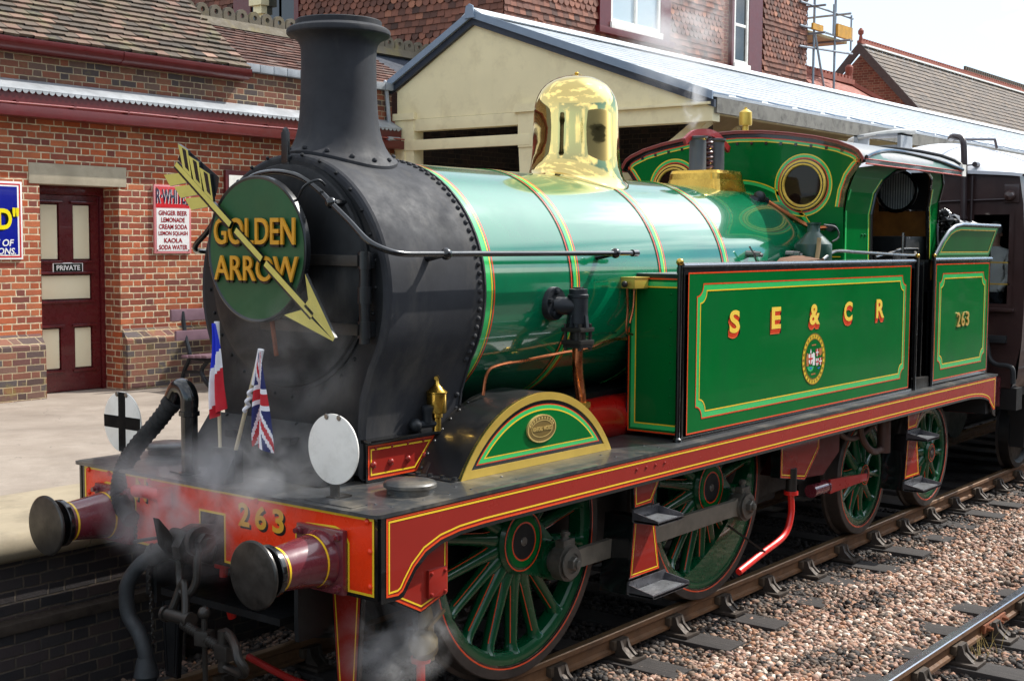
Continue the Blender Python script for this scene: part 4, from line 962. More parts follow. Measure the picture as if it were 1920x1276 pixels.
# --- side sill plates ahead of the splashers
for s in (-1, 1):
    m = MB(); f = (lambda a, b, d: (a, s*(.625+d), b)); o_ = [(.55,H+.003),(.96,H+.003),(1.14,1.535),(.55,1.535)]
    m.prism(o_, f, -.02, 0, 1); m.box(.55, 1.22, s*.58, s*.66, 1.536, 1.556, 1, .004)
    i_ = [(.565,H+.025),(.95,H+.025),(1.10,1.520),(.565,1.520)]; m.face(i_, f, .0015, 0); m.ribbon(i_, .010, f, .003, 2); m.ribbon([(.585,H+.045),(.938,H+.045),(1.068,1.50),(.585,1.50)], .009, f, .003, 3)
    for k in range(4): m.rivet((.60+.14*k, s*.627, H+.10), (0,s,0), .022, 0, .02)
    for k in range(4): m.rivet((.62+.13*k, s*.627, 1.505), (0,s,0), .010, 0)
    m.build('frame_plate', [M['lmar'], M['lblack'], M['lred'], M['lyel']], lo)
# --- chimney
def saddle_lathe(cx, prof, rb, n=48, m=None, mi=0, off=0.0):
    """prof (r, z, w): w=1 follows a cylinder of radius rb round the boiler axis, w=0 level"""
    v = []
    for r, z, w in prof:
        for j in range(n):
            a = 2*math.pi*j/n; x, y = cx+r*math.cos(a), r*math.sin(a)
            zs = zc+math.sqrt(max(.01, rb*rb-y*y))+z; v.append((x, y, zs*w+(1-w)*(zc+rb+z)))
    f = [(i*n+j, i*n+(j+1) % n, (i+1)*n+(j+1) % n, (i+1)*n+j) for i in range(len(prof)-1) for j in range(n)]
    m.add(v, f, mi)
m = MB(); zb = zc+rs
prof = [(.345,.002,1),(.345,.018,1),(.338,.024,1),(.325,.028,.98),(.300,.045,.9),(.275,.075,.72),(.255,.115,.5),(.240,.17,.28),(.230,.25,.08),(.2235,.35,0),(.220,.50,0),(.2195,.58,0),(.222,.625,0),(.230,.655,0),(.248,.678,0),(.275,.692,0),(.297,.700,0),(.303,.708,0),(.304,.722,0),(.300,.735,0),(.285,.745,0),(.262,.755,0),(.252,.757,0),(.252,.785,0),(.246,.790,0),(.205,.790,0),(.200,.78,0),(.19,.45,0)]
saddle_lathe(.965, prof, rs, 64, m)
for i in range(14):
    a = 2*math.pi*(i+.3)/14; x, y = .965+.318*math.cos(a), .318*math.sin(a); z = zc+math.sqrt(rs*rs-y*y)+.034
    m.rivet((x, y, z), (0, y, z-zc), .016, 0, .018)
m.build('chimney', [M['smoke']], lo, angle=30)
# --- boiler with lined bands
m = MB(); rb = .775
m.lathe([(1.37,.70),(1.372,rb),(5.85,rb)], (0,0,zc), (1,0,0), 128, 0, caps=False)
for x, w in ((1.415,.075),(2.29,.06),(3.36,.06),(4.27,.06)):
    m.lathe([(x-w/2,rb+.0005),(x-w/2,rb+.005),(x+w/2,rb+.005),(x+w/2,rb+.0005)], (0,0,zc), (1,0,0), 128, 1, caps=False)
    for dx, mi in ((-w/2-.012,2),(w/2-.010,3),(w/2+.012,2)): m.lathe([(x+dx-.005,rb+.0062),(x+dx+.005,rb+.0062)], (0,0,zc), (1,0,0), 128, mi, caps=False)
    m.lathe([(x-w/2-.004,rb+.0068),(x-w/2+.008,rb+.0068)], (0,0,zc), (1,0,0), 128, 4, caps=False)
boi = m.build('boiler', [M['green'], M['lgreen'], M['lred'], M['lyel'], M['lblack']], lo, angle=30)
m = MB(); m.box(1.4, 5.8, -.56, .56, 1.3, 1.62); m.build('ash_frame', M['cabdark'], lo)
m = MB(); m.lathe([(0,.145),(.3,.155),(.8,.155)], (2.62,-.56,1.43), (1,0,0), 24, 0); m.box(2.6, 3.4, -.60, -.55, H, 1.5, 0); m.build('reversing_cylinder', paint('frame_red', '#b0150f', .3, coat=.4), lo)
# --- dome
m = MB(); prof = [(.392,-.004,1),(.392,.010,1),(.384,.016,1),(.365,.028,.96),(.345,.055,.8),(.330,.10,.5),(.322,.16,.22),(.317,.24,.05),(.314,.34,0),(.3115,.44,0),(.308,.49,0),(.300,.535,0),(.285,.58,0),(.262,.622,0),(.230,.658,0),(.19,.688,0),(.14,.711,0),(.09,.724,0),(.04,.730,0),(.0001,.731,0)]
saddle_lathe(3.38, prof, rb, 72, m)
m.build('dome', [M['brass']], lo, angle=50)
m = MB(); m.lathe([(0,.045),(.008,.045),(.009,.013),(.016,.012),(.024,.016),(.032,.012),(.035,0)], (3.38,0,zc+rb+.726), (0,0,1), 16, 0); m.build('dome_cap', M['brass2'], lo)
# --- safety valves
m = MB(); cx, cy, cz = 5.30, 0, zc+rb
lv = [(.30,.29,-.085),(.275,.265,-.02),(.25,.24,.05),(.245,.235,.10),(.235,.225,.125),(.20,.19,.13)]; v = []
def rr(hx_, hy_, k=6, r=.06): 
    q = []
    for sx, sy, a0 in ((1,1,0),(-1,1,90),(-1,-1,180),(1,-1,270)): q += [(sx*(hx_-r)+r*math.cos(R(a0+90*i/k)), sy*(hy_-r)+r*math.sin(R(a0+90*i/k))) for i in range(k+1)]
    return q
nn = len(rr(.2,.2))
for hx_, hy_, z in lv: v += [(cx+a, cy+b, cz+z-(.04 if z < 0 and abs(b) > .2 else 0)) for a, b in rr(hx_, hy_)]
for i in range(len(lv)-1): m.add(v, [(i*nn+j, i*nn+(j+1) % nn, (i+1)*nn+(j+1) % nn, (i+1)*nn+j) for j in range(nn)], 0)
m.add(v[-nn:], [list(range(nn))], 0)
sv = m.build('safety_valve', M['brass2'], lo, angle=40)
for x in (5.15, 5.46):
    m = MB(); m.lathe([(.12,.078),(.14,.072),(.38,.070),(.395,.083),(.41,.083),(.415,.05)], (x,0,cz), (0,0,1), 24, 0); m.build('valve_column', paint('column_grey', '#4c4f53', .4, var=.15), sv)
m = MB(); hl = [(5.305+.042*math.cos(t), .042*math.sin(t), cz+.13+t*.0066) for t in np.linspace(0, 2*math.pi*6, 110)]; m.tube(hl, .014, 7); m.cyl((5.305,0,cz+.13), (5.305,0,cz+.42), .012, 8); m.build('spring', paint('spring_maroon', '#4c2022', .3, coat=.4), sv)
m = MB(); lv_ = bez([(4.98,.03,cz+.36),(5.12,.02,cz+.435),(5.3,0,cz+.455),(5.48,0,cz+.43),(5.68,0,cz+.33)], 6)
for i in range(len(lv_)-1): m.beam(lv_[i], lv_[i+1], .03, .055, 0)
m.build('lever', paint('lever_red', '#8f2024', .35, coat=.3), sv)
# --- cab
CX = 5.84
side = [(-1.01,2.5),(-1.0,2.95),(-1.02,3.08),(-1.06,3.19),(-1.12,3.27),(-1.17,3.335)]
top = [(-1.165,3.345),(-1.13,3.40),(-1.08,3.43),(-.95,3.48),(-.75,3.526),(-.5,3.567),(-.25,3.594),(0,3.603)]
cf = side+top; cf = cf+[(-a, b) for a, b in cf[::-1][1:]]
f = FX(CX); m = MB(); m.prism(cf, f, -.012, 0, 0)
ccw = sum((cf[i][0]*cf[(i+1) % len(cf)][1]-cf[(i+1) % len(cf)][0]*cf[i][1]) for i in range(len(cf)))
sg_ = 1 if ccw > 0 else -1
def wline(d, w, mi, lift):
    q = inset(cf, d*sg_); m.ribbon(q[1:-1], w, f, lift, mi, closed=False)
wline(.017, .034, 4, .002); wline(.040, .010, 2, .003); wline(.055, .020, 1, .002); wline(.068, .009, 3, .003)
for s in (-1, 1):
    c = (s*.635, 3.14)
    for r, w, mi, lf in ((.262,.009,3,.004),(.247,.022,1,.003),(.230,.009,2,.004),(.224,.02,4,.003)):
        m.ribbon(arc(c[0], c[1], r, 0, 360, 48)[:-1], w, f, lf, mi)
    q = arc(0, zc, rb+.075, 10, 170, 40); m.ribbon(q, .009, f, .004, 3, closed=False) if s > 0 else m.ribbon(arc(0, zc, rb+.055, 10, 170, 40), .026, f, .003, 1, closed=False)
m.ribbon([(-.99,2.535),(-.78,2.535)], .009, f, .004, 3, closed=False)
for i in range(15): y = -.98+.14*i; m.box(CX-.008, CX-.003, y-.012, y+.012, 3.515-.1*abs(y/1.0)**2.2-.012, 3.515-.1*abs(y/1.0)**2.2+.012, 4)
cabf = m.build('cab_front', [M['green2'], M['lgreen'], M['lred'], M['lyel'], M['lblack']], lo)
for s in (-1, 1):
    m = MB(); c = (CX-.002, s*.635, 3.14)
    m.lathe([(0,.215),(.018,.215),(.024,.208),(.024,.172),(.016,.166),(.004,.166)], c, (-1,0,0), 48, 0, caps=False); m.lathe([(.020,.196),(.0255,.196),(.0255,.186),(.020,.186)], c, (-1,0,0), 48, 1, caps=False)
    for i in range(12): a = R(30*i); m.rivet((CX-.026, s*.635+.178*math.cos(a), 3.14+.178*math.sin(a)), (-1,0,0), .007, 0)
    o = m.build('window_frame', [M['brass_edge'], M['lblack']], cabf); o2 = MB(); o2.lathe([(.006,.168),(.0065,.0)], c, (-1,0,0), 40, 0, caps=False); o2.build('pane', M['dark_pane'], cabf)
# side sheets with arched doorway
for s in (-1, 1):
    f = (lambda a, b, d: (a, s*(1.01+d), b)); m = MB()
    arch = [(6.42,2.5),(6.405,2.9),(6.43,3.08),(6.50,3.20),(6.63,3.275),(6.84,3.315),(7.1,3.325),(7.35,3.31),(7.53,3.26),(7.64,3.16),(7.71,3.0),(7.75,2.75),(7.76,2.5)]
    fr_ = [(CX+.012,2.5)]+[(CX+.012,z) for z in (2.9,3.08,3.2,3.275,3.33)]+[(6.2,3.34),(6.6,3.345),(7.1,3.347),(7.35,3.346),(7.6,3.345),(7.78,3.31),(7.92,3.18),(7.98,3.02),(8.0,2.75),(8.0,2.5)]
    # strip between the arch and the outer edge
    k = 13; ou = [fr_[0],fr_[1],fr_[2],fr_[3],fr_[4],(6.5,3.345),(7.0,3.347),(7.4,3.346),(7.66,3.345),(7.90,3.22),(7.97,3.05),(7.995,2.8),fr_[-1]]
    def yy(b): return 0 if b < 2.95 else ((b-2.95)/.385)**1.6*.145     # side sheet bellies out to the roof
    vv = [(a, s*(1.01+yy(b)), b) for a, b in arch+ou]; ff = [(i, i+1, k+i+1, k+i) for i in range(k-1)]
    m.add(vv, ff, 0); m.add([(p[0], p[1]-s*.012, p[2]) for p in vv], ff, 4)
    def edge(pts, r, mi): m.tube([(a, s*(1.01+yy(b)), b) for a, b in pts], r, 8, mi)
    edge(arch, .017, 4); edge([(a-.0 if 0 else a, b) for a, b in ou[8:]], .014, 4)
    for off, mi, w in ((.055,3,.009),(.07,1,.022)):
        q = [(a-off if i < 6 else a+off, b) for i, (a, b) in enumerate(arch) if i < 5 or i > 8]
        g = (lambda a, b, d: (a, s*(1.01+yy(b)+d), b))
        m.ribbon(q[:4], w, g, .003, mi, closed=False); m.ribbon(q[-4:], w, g, .003, mi, closed=False)
    m.ribbon([(CX+.04,2.5),(CX+.04,2.95),(CX+.05,3.1)], .03, g, .003, 1, closed=False)
    for a, b in ((6.28,2.72),(6.21,2.72)): m.rivet((a, s*1.012, b), (0,s,0), .014, 0)
    m.build('cab_side', [M['green2'], M['lgreen'], M['lred'], M['lyel'], M['lblack']], lo, smooth=False)
# roof
m = MB(); xs_ = [5.80, 5.86, 8.18, 8.20]; prof = [(-1.185,3.335),(-1.18,3.352),(-1.145,3.408),(-1.09,3.442),(-.955,3.494),(-.752,3.541),(-.5,3.581),(-.25,3.608),(0,3.617)]; prof = prof+[(-a, b) for a, b in prof[::-1][1:]]
n = len(prof); v = [(x, a, b) for x in (5.80, 8.20) for a, b in prof]+[(x, a*.99, b-.018) for x in (5.80, 8.20) for a, b in prof]
m.add(v, [(j, j+1, n+j+1, n+j) for j in range(n-1)], 0); m.add(v, [(2*n+j, 2*n+j+1, 3*n+j+1, 3*n+j) for j in range(n-1)], 1)
m.add(v, [(j, 2*n+j, 2*n+j+1, j+1) for j in range(n-1)]+[(n+j, n+j+1, 3*n+j+1, 3*n+j) for j in range(n-1)], 2)
m.tube([(5.803, a, b+.003) for a, b in prof], .008, 8, 2); m.tube([(8.2, a, b+.012) for a, b in prof], .02, 8, 1)
roof = m.build('cab_roof', [paint('cab_roof_grey', '#686d71', .5, var=.1, dirt='#7f8688', dirt_amt=.4), M['cabdark'], paint('roof_edge_red', '#7e2a22', .3, coat=.3)], lo, angle=40)
for s in (-1, 1):   # side cantrail panel with curved rain strip above it
    m = MB(); xa = np.linspace(5.83, 8.12, 24); tp = [(x, 3.352+.105*math.sin(math.pi*((x-5.83)/2.29)**.85)) for x in xa]
    def ry(b): return 1.187-.65*max(0, b-3.352)-1.1*max(0, b-3.41)
    vv = [(x, s*(ry(3.352)+.006), 3.30) for x, b in tp]+[(x, s*(ry(3.352)+.004), 3.345) for x, b in tp]+[(x, s*(ry(b)+.006), b) for x, b in tp]; k = len(tp)
    m.add(vv, [(j, j+1, k+j+1, k+j) for j in range(k-1)], 2); m.add(vv, [(k+j, k+j+1, 2*k+j+1, 2*k+j) for j in range(k-1)], 0)
    m.tube([(x, s*(ry(b)+.012), b+.008) for x, b in tp], .016, 8, 1); m.tube([(x, s*(ry(3.352)+.008), 3.305) for x, b in tp], .006, 6, 3); m.tube([(x, s*(ry(3.352)+.008), 3.345) for x, b in tp], .005, 6, 3)
    m.box(8.10, 8.20, s*1.175, s*1.205, 3.30, 3.41, 4)
    m.build('cantrail', [paint('cantrail_pale_green', '#41695c', .35, var=.15, spec=.2), M['lblack'], M['lblack'], paint('cantrail_red', '#c8564c', .3), M['white_paint']], roof)
m = MB(); m.lathe([(0,.05),(.02,.05),(.03,.028),(.07,.028),(.075,.055),(.10,.058),(.19,.055),(.21,.03),(.22,.012),(.235,.012)], (5.98,0,3.61), (0,0,1), 18, 0); m.build('whistle', M['brass_edge'], lo)
# cab inside: rear plate with barred round window, wooden lining, seat boxes, floor
m = MB(); m.box(8.0, 8.02, -1.0, 1.0, 2.98, 3.34, 0); m.box(8.0, 8.02, -1.0, -.86, 2.5, 2.98, 0); m.box(8.0, 8.02, -1.0, 1.0, 1.35, 2.5, 0); m.box(7.985, 7.998, -1.0, 1.0, 2.3, 2.965, 1); m.box(7.985, 7.998, -.42, .42, 2.966, 3.34, 1)
m.box(CX+.02, 8.0, -.98, .98, 1.33, 1.36, 0); m.box(6.0, 6.06, -.98, .98, 1.36, 2.4, 0)
m.box(CX+.03, 6.3, -.6, .6, 1.36, 3.0, 0); m.box(7.0, 7.6, -.98, -.55, 1.36, 2.58, 0, .02); m.box(7.3, 7.95, -.98, -.4, 1.36, 2.72, 2, .03)
m.build('cab_lining', [M['cabdark'], M['wood_cab'], paint('seat_dark', '#0f1214', .5)], lo)
for s in (-1, 1):
    m = MB(); c = (7.985, s*.61, 3.165); m.lathe([(0,.215),(.02,.215),(.024,.205),(.024,.180),(.01,.176)], c, (-1,0,0), 40, 0, caps=False)
    o = m.build('window_frame', M['lblack'], lo); m = MB(); m.lathe([(.008,.178),(.0085,0)], c, (-1,0,0), 40, 0, caps=False); m.build('pane', paint('barred_pane', '#dce8ee', .3, coat=.2, var=.35, scale=5), o)  # pale base colour stands in for sky mirrored in the glass
    m = MB()
    for i in range(14):
        y = -.165+.0254*i; hh = math.sqrt(max(0, .178**2-y*y)); m.cyl((7.968, s*.61+y, 3.165-hh), (7.968, s*.61+y, 3.165+hh), .0045, 6, 0)
    m.build('window_bar', paint('bar_grey', '#6a767d', .4, metal=.4), o)
m = MB(); m.tube(bez([(6.55,-1.0,2.53),(6.9,-.98,2.56),(7.2,-.98,2.60),(7.6,-.98,2.60)], 5), .012, 8); m.tube([(7.12,-1.02,2.3),(7.12,-1.02,2.75)], .014, 8); m.build('cab_handrail', M['steel'], lo)
# --- side tanks
def cusp(a0, b0, a1, b1, r):
    q = []
    for cx_, cy_, s0 in ((a0,b0,90),(a1,b0,180),(a1,b1,270),(a0,b1,0)):
        q += [(cx_+r*math.cos(R(s0-90*i/5)), cy_+r*math.sin(R(s0-90*i/5))) for i in range(6)]
    return q
def lined_panel(m, f, a0, b0, a1, b1, r, w=.046, lw=.009):
    q = cusp(a0, b0, a1, b1, r); qi = cusp(a0+w, b0+w, a1-w, b1-w, r)
    k = len(q); v = [f(a, b, .002) for a, b in q+qi]; m.add(v, [(i, (i+1) % k, k+(i+1) % k, k+i) for i in range(k)], 1)
    m.ribbon(q, lw, f, .0035, 2); m.ribbon(qi, lw, f, .0035, 3)
tanks = {}
for s in (-1, 1):
    f = (lambda a, b, d: (a, s*(TY+d), b)); m = MB()
    X0, X1, ZT = 3.0, 7.06, 2.49
    m.box(X0+.02, X1, s*.70, s*(TY-.0), H+.03, 2.43, 4); m.box(X0, X1+.02, s*(TY-.014), s*TY, H+.012, ZT, 4, .004); m.box(X0-.02, X1+.05, s*(TY-.03), s*(TY+.012), H+.0005, H+.022, 4, .003)
    m.face([(3.062,1.360),(6.985,1.355),(6.985,2.450),(3.062,2.440)], f, .001, 0); m.ribbon([(3.062,1.360),(6.985,1.355),(6.985,2.450),(3.062,2.440)], .010, f, .0025, 2)
    lined_panel(m, f, 3.175, 1.45, 6.87, 2.365, .085)
    m.tube([(X0-.01, s*(TY-.004), ZT+.004), (X1+.05, s*(TY-.004), ZT+.004)], .017, 8, 5)
    g = FX(X0+.019); yo = (lambda a: s*a)
    fr4 = [(s*.72,1.36),(s*1.12,1.36),(s*1.12,2.40),(s*.72,2.40)]; m.face(fr4, g, .002, 0); m.ribbon(fr4, .01, g, .004, 2)
    fr5 = [(s*.755,1.395),(s*1.12,1.395),(s*1.12,2.365),(s*.755,2.365)]; m.ribbon(fr5, .03, g, .0035, 1); fr6 = [(s*.775,1.415),(s*1.12,1.415),(s*1.12,2.345),(s*.775,2.345)]; m.ribbon(fr6, .009, g, .005, 3)
    for z in np.linspace(1.5, 2.3, 8): m.rivet((X0+.016, s*1.05, z), (-1,0,0), .008, 0, .005)
    for k in range(26): m.box(X0+.03+.13*k, X0+.12+.13*k, s*.74, s*1.12, 2.431, 2.436, 6)
    tk = m.build('side_tank', [M['green2'], M['lgreen'], M['lred'], M['lyel'], M['lblack'], paint('tank_bead', '#8f9296', .25, metal=.6) if s < 0 else M['lblack'], M['tread']], lo)
    tanks[s] = tk
    m = MB(); m.tube([(2.972, s*1.140, H), (2.972, s*1.140, 2.50)], .017, 10, 0); m.lathe([(0,.03),(.02,.03),(.03,.018)], (2.972,s*1.14,H), (0,0,1), 12, 0); m.sphere((2.972,s*1.14,2.515), .026, 1, 12, 8); m.box(2.965, 3.02, s*1.12, s*1.15, 2.44, 2.48, 0); m.build('handrail_post', [M['lblack'], M['brass2']], lo)
lm = [paint('letter_gold', '#f6cf4c', .3, coat=.4, var=.05), paint('letter_red_shade', '#d8401c', .3), paint('letter_red_light', '#ef6a3c', .3), M['lblack']]; y = -TY-.004
for ch, a, w in (('S',3.685,.150),('E',4.325,.150),('&',4.985,.185),('C',5.615,.165),('R',6.28,.170)):
    m = MB()
    for k in range(5): m.text(ch, (a-.004*k+.016, y-.0006*(5-k)+.004*0, 2.075-.008*k+.02-.008), (1,0,0), (0,0,1), .165, 2 if k == 4 else 1, cond=w, bold=.03)
    m.text(ch, (a+.030, y+.0012, 2.060), (1,0,0), (0,0,1), .168, 3, cond=w, bold=.03)
    m.text(ch, (a+.012, y-.0045, 2.092), (1,0,0), (0,0,1), .162, 0, cond=w, bold=.03)
    m.build('lettering', lm, tanks[-1], smooth=False)
m = MB(); f = FY(-TY); c = (5.005, 1.742); el = lambda rx, rz, n=48: [(c[0]+rx*math.cos(2*math.pi*i/n), c[1]+rz*math.sin(2*math.pi*i/n)) for i in range(n)]
m.face(el(.205,.200), f, .003, 0); m.face(el(.160,.158), f, .0042, 1)
m.ribbon(el(.205,.200), .007, f, .0045, 2); m.ribbon(el(.160,.158), .008, f, .005, 2)
for i in range(26):
    a = 2*math.pi*i/26; m.face([(c[0]+.183*math.cos(a+q)+p*math.cos(a), c[1]+.179*math.sin(a+q)+p*math.sin(a)) for q, p in ((-.05,-.010),(.05,-.010),(.05,.010),(-.05,.010))], f, .0046, 3)
def shield(x, z, w, h, col, cross, mm):
    q = [(x-w/2,z+h/2),(x+w/2,z+h/2),(x+w/2,z-h*.1),(x+w*.3,z-h*.38),(x,z-h/2),(x-w*.3,z-h*.38),(x-w/2,z-h*.1)]; mm.face(q, f, .0055, col)
    if cross is not None: mm.face([(x-w*.1,z+h/2),(x+w*.1,z+h/2),(x+w*.1,z-h*.46),(x-w*.1,z-h*.46)], f, .0062, cross); mm.face([(x-w/2,z+h*.14),(x+w/2,z+h*.14),(x+w/2,z-h*.02),(x-w/2,z-h*.02)], f, .0064, cross)
shield(c[0]-.06, c[1]-.0, .075, .085, 4, 5, m); shield(c[0]+.055, c[1]+.045, .05, .062, 5, 4, m); shield(c[0]+.115, c[1]+.048, .05, .062, 6, None, m); shield(c[0]+.058, c[1]-.03, .05, .062, 4, 5, m); shield(c[0]+.118, c[1]-.028, .05, .062, 5, 4, m)
for dx, s_ in ((-.115,-1),(-.005,1)):   # supporters, scroll and mound kept as small heraldic blobs
    m.face([(c[0]+dx-.016,c[1]-.05),(c[0]+dx+.02,c[1]-.05),(c[0]+dx+.024,c[1]+.0),(c[0]+dx+.012,c[1]+.045),(c[0]+dx-.014,c[1]+.055),(c[0]+dx-.024,c[1]+.01)], f, .0058, 6 if s_ < 0 else 4)
m.face([(c[0]-.12,c[1]-.056),(c[0]-.0,c[1]-.056),(c[0]-.02,c[1]-.088),(c[0]-.06,c[1]-.098),(c[0]-.10,c[1]-.085)], f, .0058, 7); m.face([(c[0]-.09,c[1]-.062),(c[0]-.03,c[1]-.062),(c[0]-.05,c[1]-.082)], f, .0066, 8)
m.face([(c[0]-.075,c[1]+.05),(c[0]-.045,c[1]+.05),(c[0]-.06,c[1]+.085)], f, .0058, 4); m.face([(c[0]+.06,c[1]-.075),(c[0]+.115,c[1]-.070),(c[0]+.09,c[1]-.086)], f, .0058, 8)
for z in (.11, -.118): m.face([(c[0]-.045,c[1]+z-.006),(c[0]+.03,c[1]+z-.004),(c[0]+.03,c[1]+z+.006),(c[0]-.045,c[1]+z+.004)], f, .0056, 6)
m.build('crest', [paint('crest_gold', '#e3c02f', .3, coat=.4), M['green2'], paint('crest_gold_dark', '#7a5f12', .4), paint('crest_letter', '#8a7420', .4), M['en_white'], M['en_red'], paint('crest_tan', '#b06a38', .4), paint('crest_green', '#2fae66', .4), paint('crest_blue', '#2a5fc0', .4)], tanks[-1], smooth=False)
# --- doorway recess between tank and bunker
for s in (-1, 1):
    m = MB()
    m.box(7.06, 7.56, s*.98, s*1.06, H+.002, 2.5, 0); m.tube([(7.11,s*1.165,H),(7.11,s*1.165,2.53)], .016, 10, 0); m.tube([(7.53,s*1.165,H),(7.53,s*1.165,2.53)], .016, 10, 0)
    for x in (7.11, 7.53): m.sphere((x,s*1.165,2.54), .022, 1, 10, 6)
    m.box(7.20, 7.24, s*1.06, s*1.12, H+.002, 2.48, 0, .006); m.box(7.38, 7.41, s*1.06, s*1.12, H+.002, 2.48, 0, .006); m.box(7.06, 7.09, s*1.06, s*1.15, H+.002, 2.49, 0)
    m.box(7.12, 7.5, s*1.06, s*1.16, H+.002, H+.10, 2, .01)
    m.build('cab_door', [M['lblack'], M['brass2'], M['steel_dk']], lo)
# --- bunker
m = MB(); BX0, BX1 = 7.56, 9.155
for s in (-1, 1):
    f = (lambda a, b, d: (a, s*(TY+d), b)); m.box(BX0, BX1, s*(TY-.016), s*TY, H+.012, 2.50, 4, .004)
    q = [(7.615,1.365),(9.115,1.365),(9.115,2.458),(7.615,2.458)]; m.face(q, f, .001, 0); m.ribbon(q, .010, f, .0025, 2); lined_panel(m, f, 7.705, 1.46, 9.03, 2.368, .085)
    m.tube([(BX0-.02,s*TY,2.505),(BX1+.02,s*TY,2.505)], .017, 8, 5)
    wing = [(7.56,2.52),(7.66,2.66),(7.78,2.77),(7.92,2.82),(8.1,2.84),(9.15,2.84),(9.12,2.70),(9.10,2.52)]
    fl = (lambda a, b, d: (a+max(0, (b-2.52)*(a-8)*.15 if a > 8 else 0), s*(TY-.006+.22*max(0, b-2.52)+d), b))
    m.prism(wing, fl, -.014, 0, 0); wl = [(7.68,2.56),(7.75,2.68),(7.84,2.75),(7.95,2.785),(8.1,2.80),(9.08,2.80),(9.06,2.68),(9.05,2.56)]; m.ribbon(wl, .026, fl, .002, 1); m.ribbon([(a+.012 if a < 8 else a-.014, b-.013 if b > 2.6 else b+.013) for a, b in wl], .009, fl, .0035, 3)
    m.tube([fl(a, b, 0) for a, b in wing[:6]], .016, 8, 5)
m.box(BX1-.016, BX1, -TY, TY, H+.01, 2.8, 4); m.box(BX0, BX1, -1.12, 1.12, H+.01, 2.2, 4); m.box(BX0, BX0+.02, -1.1, 1.1, H+.01, 2.5, 4)
bk = m.build('bunker', [M['green2'], M['lgreen'], M['lred'], M['lyel'], M['lblack'], paint('bead_silver', '#a9adb1', .25, metal=.7)], lo)
m = MB()
for k, ch in enumerate('263'): m.text(ch, (8.235+.125*k, -TY-.004, 1.915), (1,0,0), (0,0,1), .14, 0, depth=.010, cond=.085, bold=.01)
m.build('number', paint('brass_figures', '#e5bd6a', .3, metal=.4), bk, smooth=False)
m = MB(); m.tube(bez([(8.05,-.95,3.32),(8.06,-.98,3.1),(7.96,-1.03,2.75),(7.9,-1.08,2.5)], 6), .012, 8); m.build('fire_iron_rack', M['black_sat'], lo)
